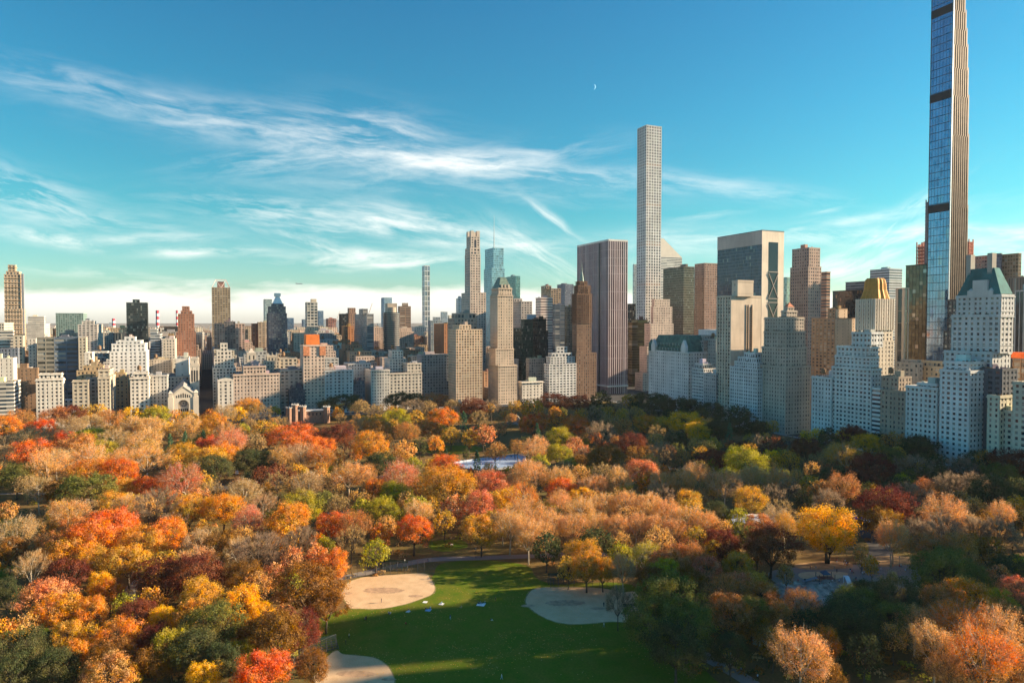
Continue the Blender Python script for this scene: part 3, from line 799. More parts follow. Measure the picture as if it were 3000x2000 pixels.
sheet('grass_patch', [(1265, 1585), (1345, 1580), (1370, 1600), (1310, 1615), (1262, 1607)], 0.012, M_lawn)
sheet('grass_patch', [(940, 1370), (1010, 1362), (1010, 1385), (945, 1385)], 0.012, M_lawn)
sheet('grass_patch', [(1250, 1310), (1370, 1304), (1420, 1318), (1330, 1330), (1250, 1325)], 0.012, M_lawn)
f1 = [zf(*p) for p in [(835, 500), (960, 445), (1120, 425), (1300, 412), (1540, 405), (1600, 450), (1640, 530), (1620, 590), (1510, 640), (1350, 690), (1150, 726), (960, 726), (860, 715), (800, 600)]]
f2 = [zg(*p) for p in [(325, 668), (420, 648), (700, 646), (930, 655), (1080, 690), (1225, 700), (1225, 930), (1000, 940), (700, 962), (520, 940), (380, 880), (290, 810), (266, 760), (285, 710)]]
f3 = [zf(*p) for p in [(740, 1112), (800, 1145), (950, 1160), (1090, 1180), (1180, 1230), (1240, 1300), (1270, 1411), (1240, 1560), (900, 1640), (480, 1600), (520, 1400), (640, 1190)]]
def grow(ps, s):
    cx = sum(p[0] for p in ps) / len(ps); cy = sum(p[1] for p in ps) / len(ps)
    return [(cx + (p[0] - cx) * s, cy + (p[1] - cy) * s) for p in ps]
for k, f in enumerate((f1, f2, f3)):
    rg_ = random.Random(k)
    def ragged(ps, a):
        q = smooth_loop(ps, 9); cx = sum(p[0] for p in q) / len(q); cy = sum(p[1] for p in q) / len(q); o = []
        for i, p in enumerate(q):
            s_ = 1 + rg_.uniform(-a, a); o.append((cx + (p[0] - cx) * s_, cy + (p[1] - cy) * s_))
        return o
    sheet('infield_rim', ragged(grow(f, 1.03), .014), 0.018, M_dark, smooth=False)
    sheet('infield', ragged(f, .006), 0.026, M_sand, smooth=False)
    cx = sum(p[0] for p in f) / len(f) + (-20 if k < 2 else 0); cy = sum(p[1] for p in f) / len(f)
    M_scuff = plain_mat('scuffed_clay', (.46, .29, .17), .95, 0, .22, .5)
    sheet('scuffed_clay', ragged([(cx + 58 * math.cos(t * .52), cy + 9 * math.sin(t * .52)) for t in range(12)], .10), 0.034, M_scuff, smooth=False)
    sheet('scuffed_clay', ragged([(cx + 95 + 22 * math.cos(t * .7), cy + 16 + 4 * math.sin(t * .7)) for t in range(9)], .12), 0.034, M_scuff, smooth=False)
    sheet('scuffed_clay', ragged([(cx - 110 + 20 * math.cos(t * .7), cy + 8 + 4 * math.sin(t * .7)) for t in range(9)], .12), 0.034, M_scuff, smooth=False)
# paths
def ribbon(name, pts_px, w, z, mat):
    P = [at_z(x, y) for x, y in pts_px]
    P = [(p.x, p.y) for p in P]
    Q = []
    for i in range(len(P) - 1):
        p0 = P[max(i - 1, 0)]; p1 = P[i]; p2 = P[i + 1]; p3 = P[min(i + 2, len(P) - 1)]
        for j in range(6):
            t = j / 6
            Q.append(tuple(0.5 * ((2 * p1[a]) + (-p0[a] + p2[a]) * t + (2 * p0[a] - 5 * p1[a] + 4 * p2[a] - p3[a]) * t * t + (-p0[a] + 3 * p1[a] - 3 * p2[a] + p3[a]) * t ** 3) for a in (0, 1)))
    Q.append(P[-1])
    mb = MB(); L = []; Rr = []
    for i, q in enumerate(Q):
        a = Q[max(i - 1, 0)]; b2 = Q[min(i + 1, len(Q) - 1)]
        d = Vector((b2[0] - a[0], b2[1] - a[1])).normalized(); n = Vector((-d.y, d.x)) * w / 2
        L.append((q[0] + n.x, q[1] + n.y, z)); Rr.append((q[0] - n.x, q[1] - n.y, z))
    for i in range(len(Q) - 1): mb.quad(Rr[i], Rr[i + 1], L[i + 1], L[i])
    return tag(mb.build(name, mat), kind='structure')
ribbon('path', [(900, 1700), (1010, 1690), (1130, 1665), (1250, 1640), (1400, 1634), (1560, 1628), (1750, 1622), (1950, 1640)], 5.0, 0.034, M_path)
ribbon('path', [(1990, 1880), (2090, 1935), (2200, 2000), (2330, 2110)], 5.0, 0.034, M_path)
ribbon('path', [(300, 2150), (370, 1950), (400, 1800), (380, 1730), (460, 1660)], 4.5, 0.034, M_path)
ribbon('path', [(-50, 1448), (120, 1446), (300, 1470), (520, 1500)], 3.0, 0.034, M_path)
ribbon('path', [(960, 1502), (1080, 1495), (1250, 1490), (1500, 1500)], 5.0, 0.034, M_path)
ribbon('road', [(2480, 1500), (2540, 1560), (2580, 1610), (2560, 1700), (2700, 1760)], 9.0, 0.030, M_road)
ribbon('road', [(600, 1400), (680, 1440), (760, 1420), (900, 1400), (1050, 1395), (1200, 1400)], 9.0, 0.030, M_road)
ribbon('road', [(1800, 1400), (1960, 1372), (2080, 1360), (2200, 1330), (2350, 1290), (2600, 1300)], 10.0, 0.030, M_road)
ribbon('path', [(2580, 1900), (2555, 1850), (2540, 1800), (2550, 1740)], 4.0, 0.034, M_path)
sheet('playground_paving', [zh(*p) for p in [(150, 520), (400, 470), (700, 430), (900, 450), (1250, 420), (1430, 470), (1450, 640), (1200, 690), (800, 680), (300, 640)]], 0.040,
      ground_mat('worn_paving', [(0.25, 0.23, 0.22), (0.32, 0.27, 0.21), (0.22, 0.20, 0.19), (0.36, 0.28, 0.2)]))
sheet('sand_patch', [zh(*p) for p in [(430, 520), (700, 510), (840, 530), (700, 580), (450, 570)]], 0.048, M_sand)
sheet('earth_patch', [zh(*p) for p in [(420, 440), (700, 420), (860, 440), (840, 480), (500, 495), (380, 470)]], 0.048, plain_mat('leafy_earth', (0.42, 0.26, 0.12), .95, 0, .3, .3))
sheet('earth_patch', [zh(*p) for p in [(930, 390), (1200, 375), (1400, 390), (1400, 440), (1150, 470), (950, 440)]], 0.048, plain_mat('leafy_earth', (0.42, 0.26, 0.12), .95, 0, .3, .3))

# fallen leaves blown over the lawn and the clay
rg_ = random.Random(88); m = MB()
for _ in range(5200):
    px = rg_.uniform(880, 2050); py = 1640 + 350 * rg_.random() ** .8; p = at_z(px, py)
    if mnoise.noise(Vector((p.x * .05, p.y * .05, 0))) + rg_.uniform(-.3, .3) < .05: continue
    s_ = rg_.uniform(.08, .2); m.m = rg_.randrange(2); a = rg_.uniform(0, 3)
    dx, dy = s_ * math.cos(a), s_ * math.sin(a)
    m.quad((p.x - dx, p.y - dy, .06), (p.x + dy, p.y - dx, .07), (p.x + dx, p.y + dy, .06), (p.x - dy, p.y + dx, .08))
tag(m.build('fallen_leaves', [plain_mat('leaf_orange', (.75, .35, .06), .9), plain_mat('leaf_tan', (.55, .38, .15), .9)]), kind='stuff')
# ------------------------------------------------------------------ buildings
M_roof = plain_mat('roof_gravel', (0.20, 0.19, 0.18), .95, 0, .3, .08)
M_tank = plain_mat('tank_timber', (0.24, 0.15, 0.09), .9, 0, .25, 1.0)
M_steel = plain_mat('dark_steel', (0.10, 0.10, 0.11), .6, 0.3, .2, .5)
PLACED = []      # footprints
def S(wall=(.5, .46, .4), glass=(.03, .045, .06), bay=3.2, floor=3.4, ww=.45, wh=.5, blinds=.42, rough=.85, metal=0., proud=.4, grough=.12, gmetal=0., bright=(.44, .41, .36), sub=.06):
    return dict(wall=wall, glass=glass, bay=bay, floor=floor, ww=ww, wh=wh, blinds=blinds, rough=rough, metal=metal, proud=proud, grough=grough, gmetal=gmetal, bright=bright, sub=sub)

def stage_box(plane, st):
    ax, p0 = plane
    a, b, c = st[0], st[1], st[2]
    inset = st[4] if len(st) > 4 else 0
    depth = st[5] if len(st) > 5 else 25
    ta, tb, tc = theta(a), theta(b), theta(c)
    if ax == 'X': X0 = p0 + inset; Yb = -X0 * math.tan(tb)
    else: Yb = p0 - inset; X0 = -Yb / math.tan(tb)
    if tb >= 0.004:      # south of the sight line along the cross streets: north and west faces show
        y1 = Yb
        y0 = -X0 * math.tan(tc) if c > b + 1 else Yb - depth
        x1 = min(X0 + 95, -Yb / math.tan(ta)) if (a < b - 1 and ta > 0.01) else X0 + depth
        return [X0, x1, y0, y1]
    y0 = Yb
    y1 = -X0 * math.tan(ta) if a < b - 1 else Yb + depth
    x1 = min(X0 + 60, -Yb / math.tan(tc)) if (c > b + 1 and tc < -0.01) else X0 + depth
    return [X0, x1, y0, y1]

def height_at(px, py, x, y):
    d = ray(px, py)
    return CAM_Z + d.z * math.hypot(x, y) / math.hypot(d.x, d.y)

PATS = [[1.3, .8, 1.0], [1.0, .75, 1.25, .9], [1.25, .85], [1.1, .7, 1.1, 1.0, 1.1], [1.0, 1.0, .7]]
def lattice(wall, core, box, z0, z1, st, faces, cells=None, keepE=True):
    x0, x1, y0, y1 = box
    d = st['proud']
    # glazing core
    n_face = {}
    for fc in 'WNSE':
        s2 = faces.get(fc, st) if faces else st
        hx = (fc in 'NS')
        A, B_ = (x0 + d, x1 - d) if hx else (y0, y1)
        L = B_ - A
        if L < 1: continue
        nb = max(1, round(L / s2['bay'])); nf = max(1, round((z1 - z0) / s2['floor']))
        bw = L / nb; fh = (z1 - z0) / nf
        dd = s2['proud']
        def bx(mb, u0, u1, w0, w1, za, zb):   # w: depth inward from face plane
            if fc == 'W': mb.box(x0 + w0, x0 + w1, u0, u1, za, zb)
            elif fc == 'E': mb.box(x1 - w1, x1 - w0, u0, u1, za, zb)
            elif fc == 'N': mb.box(u0, u1, y1 - w1, y1 - w0, za, zb)
            else: mb.box(u0, u1, y0 + w0, y0 + w1, za, zb)
        if s2['ww'] <= 0.01:
            bx(wall, A, B_, 0, d, z0, z1); continue
        e = d   # core plane depth
        uvq = [(0, 0), (nb, 0), (nb, nf), (0, nf)]
        if fc == 'W': core.quad((x0 + e, y1, z0), (x0 + e, y0, z0), (x0 + e, y0, z1), (x0 + e, y1, z1), uvq)
        elif fc == 'E': core.quad((x1 - e, y0, z0), (x1 - e, y1, z0), (x1 - e, y1, z1), (x1 - e, y0, z1), uvq)
        elif fc == 'N': core.quad((x1 - d, y1 - e, z0), (x0 + d, y1 - e, z0), (x0 + d, y1 - e, z1), (x1 - d, y1 - e, z1), uvq)
        else: core.quad((x0 + d, y0 + e, z0), (x1 - d, y0 + e, z0), (x1 - d, y0 + e, z1), (x0 + d, y0 + e, z1), uvq)
        pw = (1 - s2['ww']) * bw
        pat = [1] if (s2['ww'] > .6 or s2['ww'] < .15) else PATS[(nb * 7 + nf) % len(PATS)]
        off = d - dd if dd < d else 0
        if pw > 0.02:
            for i in range(nb + 1):
                c = A + i * bw; q = pw * pat[min(i, nb - i) % len(pat)]
                u0, u1 = max(A, c - q / 2), min(B_, c + q / 2)
                bx(wall, u0, u1, off, d, z0, z1)
        gap = (1 - s2['wh']) * fh
        sb = s2['sub'] + off
        if gap > 0.02:
            for k in range(nf + 1):
                za = z0 + k * fh - gap * .45; zb = z0 + k * fh + gap * .55
                za = max(z0, za); zb = min(z1, zb)
                if zb - za > .02: bx(wall, A, B_, sb, d, za, zb)
        if cells is not None and fc in cells['faces']:
            hv = s2['wh'] * fh
            for i in range(nb):
                ql, qr = pw * pat[min(i, nb - i) % len(pat)] / 2, pw * pat[min(i + 1, nb - i - 1) % len(pat)] / 2
                wv = bw - ql - qr
                for k in range(nf):
                    u = A + (i + .5) * bw + (ql - qr) / 2; z = z0 + k * fh + gap * .55 + hv / 2
                    if fc == 'W': p = (x0 + d - .1, u, z)
                    elif fc == 'N': p = (u, y1 - d + .1, z)
                    elif fc == 'S': p = (u, y0 + d - .1, z)
                    else: continue
                    cells['list'].append((fc, p, wv - .1, hv - .06))

def add_tank(mb, x, y, z, s=1.0):
    for a in (-1, 1):
        for b in (-1, 1): mb.box(x + a * 1.1 * s - .12, x + a * 1.1 * s + .12, y + b * 1.1 * s - .12, y + b * 1.1 * s + .12, z, z + 2.6 * s)
    mb.cyl(x, y, z + 2.6 * s, z + 6.2 * s, 1.9 * s, 1.9 * s, 12); mb.cyl(x, y, z + 6.2 * s, z + 7.5 * s, 2.05 * s, .1, 12)

brng = random.Random(11)
BROOT = {}
def bld(name, label, plane, stages, st, cat='building', group=None, win=0, faces=None, roofs=True, tank=None, cornice=0.0, extra=None, roofcol=None, stage_st=None, parapet=1.0, bulk=None, maxh=None):
    boxes = []; z = 0
    for i, s in enumerate(stages):
        b = stage_box(plane, s)
        if tb_left(s): zz = height_at(s[1], s[3], b[0], b[2])
        else: zz = height_at(s[1], s[3], b[0], b[3])
        boxes.append((b, z, max(zz, z + 1.0))); z = max(zz, z + 1.0)
    return make_building(name, label, boxes, st, cat, group, win, faces, roofs, tank, cornice, extra, roofcol, stage_st, parapet, bulk)

def tb_left(s): return theta(s[1]) < 0.004

def make_building(name, label, boxes, st, cat='building', group=None, win=0, faces=None, roofs=True, tank=None, cornice=0.0, extra=None, roofcol=None, stage_st=None, parapet=1.0, bulk=None):
    b0 = boxes[0][0]
    ox, oy = b0[0], b0[3]
    root = empty(name, (ox, oy, 0))
    tag(root, label, cat, group)
    wall = MB(); core = MB(); roof = MB()
    mw = wall_mat(st['wall'], st['rough'], metal=st['metal'])
    mr = M_roof if roofcol is None else plain_mat('roof_cover', roofcol, .8, 0, .15, .1)
    fcs = 'WN' if (boxes[0][0][3] < 0) else 'WS'
    cells = dict(faces=fcs, list=[]) if win else None
    loc = []
    for i, (b, z0, z1) in enumerate(boxes):
        lb = [b[0] - ox, b[1] - ox, b[2] - oy, b[3] - oy]
        loc.append((lb, z0, z1))
        s2 = (stage_st or {}).get(i, st)
        lattice(wall, core, lb, z0, z1, s2, faces if not isinstance(faces, list) else faces[i], cells)
        x0, x1, y0, y1 = lb
        roof.m = 0; roof.box(x0 + .3, x1 - .3, y0 + .3, y1 - .3, z1 + .01, z1 + .3)
        if parapet:
            h = parapet; o = .12; t = .5
            roof.m = 1
            roof.box(x0 - o, x0 + t, y0 - o, y1 + o, z1, z1 + h); roof.box(x1 - t, x1 + o, y0 - o, y1 + o, z1, z1 + h)
            roof.box(x0 + t, x1 - t, y0 - o, y0 + t, z1, z1 + h); roof.box(x0 + t, x1 - t, y1 - t, y1 + o, z1, z1 + h)
        if cornice:
            roof.m = 1; c = cornice
            roof.box(x0 - c, x1 + c, y0 - c, y1 + c, z1 - .9, z1 - .25)
            roof.box(x0 - c * .5, x1 + c * .5, y0 - c * .5, y1 + c * .5, z0 + min(9, (z1 - z0) * .2), z0 + min(9, (z1 - z0) * .2) + .5)
    rf_o = roof.build('roof', [mr, mw], root)
    wall.build('wall', mw, root)
    if core.f:
        g = core.build('glazing', glass_mat(st['glass'], st['blinds'], st['bright'], st['grough'], st['gmetal']), root)
        if win: tag(g, kind='stuff')
    if win and cells['list']:
        cams = Vector((-ox, -oy, CAM_Z))
        L = sorted(cells['list'], key=lambda c: (Vector(c[1]) - cams).length)[:win]
        gm = glass_mat(st['glass'], st['blinds'], st['bright'], st['grough'], st['gmetal'], obj=True)
        cache = {}
        for fc, p, wv, hv in L:
            k = (fc in 'NS', round(wv, 1), round(hv, 1))
            if k not in cache:
                mb = MB(); a, h = k[1] / 2, k[2] / 2
                if k[0]: mb.box(-a, a, -.03, .03, -h, h)
                else: mb.box(-.03, .03, -a, a, -h, h)
                cache[k] = mb.mesh('window', gm)
            o = link_mesh('window', cache[k], root); o.location = p
    lb, z0, z1 = loc[-1]
    x0, x1, y0, y1 = lb
    w, d = x1 - x0, y1 - y0
    if bulk is None: bulk = brng.random() < .8 and w > 8 and d > 8
    if bulk:
        mb = MB()
        for _ in range(1 if min(w, d) < 14 else 2):
            bw, bd = w * brng.uniform(.2, .4), d * brng.uniform(.2, .4)
            bx_, by = x0 + brng.uniform(.1, .5) * w, y0 + brng.uniform(.1, .5) * d
            mb.box(bx_, bx_ + bw, by, by + bd, z1 + .3, z1 + .3 + brng.uniform(2.5, 5.5))
            break
        # vents and hatches strewn on the roof
        for _ in range(brng.randrange(5, 13)):
            vx, vy = x0 + w * brng.uniform(.08, .9), y0 + d * brng.uniform(.08, .9)
            if bx_ - 2 < vx < bx_ + bw + 1 and by - 2 < vy < by + bd + 1: continue
            vs = brng.uniform(.5, 1.6)
            mb.box(vx, vx + 1.3 * vs, vy, vy + 1.1 * vs, z1 + .31, z1 + brng.uniform(1.0, 2.6))
            if brng.random() < .2: mb.box(vx + .2, vx + .3, vy + .2, vy + .3, z1 + 1.0, z1 + brng.uniform(5, 9))
        mb.build('roof_bulkhead', wall_mat(tuple(c * brng.uniform(.7, 1.05) for c in st['wall'])), rf_o)
    if tank is None: tank = brng.random() < .35 and z1 < 90 and w > 10 and d > 10
    if tank:
        mb = MB(); add_tank(mb, x0 + w * brng.uniform(.65, .85), y0 + d * brng.uniform(.6, .85), z1 + .3, 1.0); mb.build('water_tank', M_tank, rf_o)
    if win:      # terrace hedges and shrubs on the setbacks and roof edges
        tp = MB()
        for (lb2, q0, q1) in loc:
            a0, a1, c0, c1 = lb2
            for _ in range(int(((a1 - a0) + (c1 - c0)) * 1.1)):
                if brng.random() < .5: qx, qy = a0 + .9, brng.uniform(c0 + 1, c1 - 1)
                else: qx, qy = brng.uniform(a0 + 1, a1 - 1), (c1 - .9 if fcs == 'WN' else c0 + .9)
                if mnoise.noise(Vector((qx * .15 + ox, qy * .15, q1))) < .0: continue
                for _ in range(7):
                    dv = rnd_unit(brng); pp = Vector((qx, qy, q1 + .9)) + dv * brng.uniform(.3, .8); tp.m = brng.randrange(2)
                    aa = dv.orthogonal().normalized() * .4; bb = dv.cross(aa).normalized() * .4
                    tp.quad(tuple(pp - aa), tuple(pp - bb), tuple(pp + aa), tuple(pp + bb))
        if tp.f: tag(tp.build('terrace_planting', [LEAF['D'], LEAF['B']], rf_o), kind='stuff')
    if len(boxes[0]) and st['ww'] < .6 and st['ww'] > .15:     # string courses
        sc_ = MB()
        for (lb2, q0, q1) in loc:
            zz = q0 + 13
            while zz < q1 - 12:
                sc_.box(lb2[0] - .14, lb2[1] + .14, lb2[2] - .14, lb2[3] + .14, zz, zz + .28); zz += brng.choice([11, 18, 25])
        if sc_.f: sc_.build('string_course', wall_mat(tuple(min(.85, c * 1.08) for c in st['wall'])), root)
    if extra: extra(root, loc)
    for b, _, _ in boxes: PLACED.append(tuple(b))
    BROOT[label] = root
    return root

def pyramid(mb, x0, x1, y0, y1, z0, z1, fx=0.0, fy=0.0):
    cx, cy = (x0 + x1) / 2, (y0 + y1) / 2; hx, hy = (x1 - x0) / 2, (y1 - y0) / 2
    mb.prism([(x0, y0), (x1, y0), (x1, y1), (x0, y1)], z0, z1,
             [(cx - hx * fx, cy - hy * fy), (cx + hx * fx, cy - hy * fy), (cx + hx * fx, cy + hy * fy), (cx - hx * fx, cy + hy * fy)])

# wall colours (real surface values)
LIME = (.68, .59, .49); WHITE = (.79, .71, .62); TAN = (.60, .47, .34); BEIGE = (.64, .54, .42); BROWN = (.30, .19, .12); BRICK = (.42, .19, .11)
PINK = (.70, .54, .44); GREY = (.42, .41, .40); DGREY = (.16, .165, .17); BLACK = (.03, .032, .035); OCHRE = (.55, .38, .22)
X5 = 775
punched = lambda wall, **k: S(wall, **{**dict(bay=3.6, floor=3.6, ww=.44, wh=.52, blinds=.45), **k})
modern = lambda wall, **k: S(wall, **{**dict(bay=2.6, floor=3.3, ww=.72, wh=.55), **k})
strips = lambda wall, **k: S(wall, **{**dict(bay=6, floor=3.4, ww=1.0, wh=.5), **k})
curtain = lambda wall, g, **k: S(wall, glass=g, **{**dict(bay=1.8, floor=3.9, ww=.93, wh=.86, proud=.2, blinds=.12, gmetal=.35, grough=.08, rough=.5), **k})
blank = S(ww=0)

# ---------------- Fifth Avenue front row, from the left edge
bld('apartment_tower', 'white balconied apartment slab cut by the left edge of the view', ('X', X5), [(-80, 37, 58, 1121)], strips(WHITE, floor=3.6, wh=.62, glass=(.05, .07, .09)), win=40)
bld('apartment_building', 'plain white upright block behind the balconied slab at the left edge', ('X', 815), [(-60, 37, 48, 1051)], punched(WHITE, ww=.25), win=0)
bld('apartment_building', 'brown brick building with blank side walls beyond the left balconied slab', ('X', 845), [(40, 108, 112, 1080), (56, 78, 82, 1068)], punched(BROWN, ww=.16, wh=.3))
bld('apartment_building', 'white limestone block with five window columns, leftmost full front on the park', ('X', X5), [(102, 182, 187, 1111), (112, 178, 182, 1095, 4)], punched(WHITE), win=90, cornice=.7)
bld('apartment_building', 'beige apartment house with one bright bay and a shaded recessed centre', ('X', X5), [(209, 257, 260, 1116)], punched(BEIGE, bay=4.2, ww=.42), win=60, cornice=.5)
bld('apartment_building', 'grey recessed middle wing between two beige apartment bays', ('X', 792), [(250, 290, 292, 1108)], punched(GREY, bay=4, ww=.5), cornice=.3)
bld('apartment_building', 'tall beige bay right of the recessed grey wing, stepped penthouse on top', ('X', X5), [(284, 320, 336, 1107), (286, 319, 330, 1085, 6)], punched(BEIGE, bay=3.9, ww=.42), win=90, cornice=.5)
bld('apartment_building', 'warm tan terrace block stepping up behind the paired beige bays', ('X', 815), [(222, 318, 322, 1086), (240, 300, 305, 1074, 4)], punched(OCHRE))
bld('apartment_building', 'sunlit orange tan building half hidden between two white park fronts', ('X', 850), [(324, 374, 382, 1104), (330, 365, 370, 1096, 3)], punched(OCHRE, ww=.3))
bld('apartment_building', 'slim white stone block with four window columns left of the temple', ('X', X5), [(379, 434, 437, 1107), (388, 431, 434, 1093, 3)], punched(WHITE, bay=4.0), win=70, cornice=.8)
bld('apartment_building', 'pale grey pilastered block just left of the gabled stone temple', ('X', 790), [(435, 489, 492, 1100)], punched((.6, .57, .53), bay=3.2, ww=.35, wh=.6), cornice=.6)
bld('apartment_building', 'long low white wing showing behind the temple roof', ('X', 835), [(488, 553, 560, 1104)], punched(LIME))
bld('apartment_building', 'plain white windowless cube above the temple roof', ('X', 850), [(513, 552, 562, 1052)], S(WHITE, ww=.1, wh=.1, bay=9, floor=12), tank=False)

# ---- the temple
def temple():
    p = stage_box(('X', X5 - 6), (497, 571, 571, 1150))
    x0 = X5 - 6; yl = -x0 * math.tan(theta(497)); yr = -x0 * math.tan(theta(571)); yc = (yl + yr) / 2; hw = (yl - yr) / 2
    root = empty('temple', (x0, yc, 0)); tag(root, 'pale limestone temple with gabled front, great arch and rose window', 'temple')
    def H(py): return height_at(530, py, x0, yc)
    ze, zp = H(1160), H(1134)
    M = wall_mat((.76, .66, .54)); D = plain_mat('shadowed_stone', (.42, .38, .33), .9)
    aw = hw * .44; zs = H(1186); 
    mb = MB()
    # front wall with a tall round-arched recess
    n = 14
    arc = [(math.cos(PI - PI * i / n) * aw, zs + math.sin(PI * i / n) * aw) for i in range(n + 1)]
    gable = lambda y: ze + (zp - ze) * (1 - abs(y) / hw)
    for i in range(n):
        (ya, za), (yb, zb) = arc[i], arc[i + 1]
        mb.prism_x = None
        mb.quad((0, -ya, za), (0, -yb, zb), (0, -yb, gable(yb)), (0, -ya, gable(ya)))
        mb.quad((0, -ya, za), (3, -ya, za), (3, -yb, zb), (0, -yb, zb))
    for s in (-1, 1):
        mb.quad((0, s * hw, 0), (0, s * aw, 0), (0, s * aw, ze + (zp - ze) * (1 - aw / hw)), (0, s * hw, ze))
        mb.quad((0, s * aw, 0), (3, s * aw, 0), (3, s * aw, zs), (0, s * aw, zs))
    mb.quad((3, -aw * 1.01, 0), (3, aw * 1.01, 0), (3, aw * 1.01, zs + aw), (3, -aw * 1.01, zs + aw))
    # body
    mb.prism([(3.1, -hw), (60, -hw), (60, hw), (3.1, hw)], 0, ze)
    mb.quad((0, -hw, 0), (3.1, -hw, 0), (3.1, -hw, ze), (0, -hw, ze)); mb.quad((0, hw, 0), (3.1, hw, 0), (3.1, hw, ze), (0, hw, ze))
    mb.build('facade', M, root)
    rf = MB()
    rf.quad((-.4, -hw - .6, ze), (-.4, 0, zp + .6), (62, 0, zp + 5), (62, -hw - .6, ze + 2)); rf.quad((-.4, hw + .6, ze), (62, hw + .6, ze + 2), (62, 0, zp + 5), (-.4, 0, zp + .6))
    rf.build('roof', plain_mat('temple_roof', (.30, .29, .28), .8), root)
    cp = MB()
    for s in (-1, 1):
        cp.poly([(-.3, s * (hw + .5), ze - .2), (-.3, s * (hw + .5), ze + .9), (-.3, 0, zp + 1.4), (-.3, 0, zp + .3)])
        cp.poly([(-.3, s * (hw + .5), ze + .9), (.4, s * (hw + .5), ze + .9), (.4, 0, zp + 1.4), (-.3, 0, zp + 1.4)])
    cp.build('gable_coping', M, root)
    for s in (-1, 1):      # stepped side buttress towers
        b = MB(); b.box(-.7, 8, s * hw - 2.4, s * hw + 2.4, 0, ze - 1); b.box(-.4, 7, s * hw - 1.7, s * hw + 1.7, ze - 1, ze + 3); pyramid(b, -.7, 7.4, s * hw - 2.1, s * hw + 2.1, ze + 3, ze + 5.5, .3, .3)
        b.build('buttress', M, root)
    rs = MB(); zr = H(1182)
    for i in range(20):
        t0, t1 = 2 * PI * i / 20, 2 * PI * (i + 1) / 20
        for r0, r1 in ((3.9, 4.6), (1.1, 1.5)):
            rs.quad((2.85, r0 * math.cos(t0), zr + r0 * math.sin(t0)), (2.85, r1 * math.cos(t0), zr + r1 * math.sin(t0)), (2.85, r1 * math.cos(t1), zr + r1 * math.sin(t1)), (2.85, r0 * math.cos(t1), zr + r0 * math.sin(t1)))
    for i in range(12):
        t = 2 * PI * i / 12; rs.tube([(2.8, 1.3 * math.cos(t), zr + 1.3 * math.sin(t)), (2.8, 4 * math.cos(t), zr + 4 * math.sin(t))], [.13, .13], 4)
    rs.build('rose_tracery', M, root)
    g = MB(); k = 24
    g.poly([(2.9, 4.2 * math.cos(2 * PI * i / k), zr + 4.2 * math.sin(2 * PI * i / k)) for i in range(k)]); g.build('rose_window', glass_mat((.10, .11, .13), .0), root)
    for i in range(7):
        y = (i - 3) * 2.0; hh = 4.6 - abs(i - 3) * .75
        zb = H(1165); b = MB(); b.box(-.06, .05, y - .55, y + .55, zb, zb + hh); b.cyl_ = None
        b.build('lancet_window', glass_mat((.02, .025, .03), .0), root)
    for i in range(5):
        y = (i - 2) * 1.9; b = MB(); b.box(2.88, 2.95, y - .6, y + .6, H(1212), H(1198)); b.build('lancet_window', glass_mat((.02, .025, .03), .0), root)
    for i in range(3):
        y = (i - 1) * 6.2; b = MB(); b.box(-.2, .0, y - 1.3, y + 1.3, 0, 6); b.build('door', plain_mat('bronze_door', (.08, .06, .04), .5), root)
    PLACED.append((x0 - 3, x0 + 62, yc - hw - 3, yc + hw + 3))
temple()
def belfry(root, loc):
    lb, z0, z1 = loc[0]; mb = MB()
    x0, x1, y0, y1 = lb
    for k in (-1, 0, 1):
        yc = (y0 + y1) / 2 + k * 2.4
        mb.box(x0 - .08, x0 + .05, yc - .7, yc + .7, z1 - 17, z1 - 5)
    mb.build('belfry_opening', glass_mat((.02, .02, .025), 0), root)
bld('bell_tower', 'tall slim stone tower rising right of the temple gable', ('X', 800), [(555, 582, 586, 1070), (558, 579, 583, 1050, 1)], S(LIME, ww=.12, wh=.3, bay=5, floor=7), cat='tower', extra=belfry, tank=False, cornice=.4)

# ---------------- right of the sunken cross street
def scallop(root, loc):
    lb, z0, z1 = loc[0]; x0, x1, y0, y1 = lb; mb = MB(); n = 12
    pts = [(y0 + (y1 - y0) * i / n, z1 + 1 + 1.6 * math.sin(PI * i / n)) for i in range(n + 1)]
    for i in range(n):
        (a, za), (b, zb) = pts[i], pts[i + 1]
        mb.quad((x0 - .2, a, z1 + .9), (x0 - .2, b, z1 + .9), (x0 - .2, b, zb), (x0 - .2, a, za)); mb.quad((x0 - .2, a, za), (x0 - .2, b, zb), (x0 + .6, b, zb), (x0 + .6, a, za))
    mb.build('curved_parapet', wall_mat(WHITE), root)
bld('apartment_building', 'narrow white house with curved parapet right of the sunken road', ('X', X5), [(636, 636, 682, 1115, 0, 30)], punched(WHITE, bay=4.4, ww=.3, wh=.62), win=60, extra=scallop, cornice=.4)
bld('apartment_building', 'white ziggurat apartment house stepping up behind the curved parapet house', ('X', 812), [(622, 622, 690, 1080, 0, 40), (626, 626, 684, 1052, 3, 34), (634, 634, 678, 1030, 6, 26), (645, 645, 666, 1008, 8, 14)], modern(WHITE, bay=3.4, ww=.5), tank=False)
def spire(root, loc):
    lb, z0, z1 = loc[-1]; x0, x1, y0, y1 = lb; mb = MB(); pyramid(mb, x0 + 1, x1 - 1, y0 + 1, y1 - 1, z1 + .5, z1 + 6, .1, .1); mb.build('spire', wall_mat(LIME), root)
bld('apartment_building', 'wide pinkish limestone apartment front with stepped centre and many even windows', ('X', X5), [(682, 682, 818, 1099, 0, 40)], punched(PINK, bay=3.4), win=100, cornice=.7, tank=False)
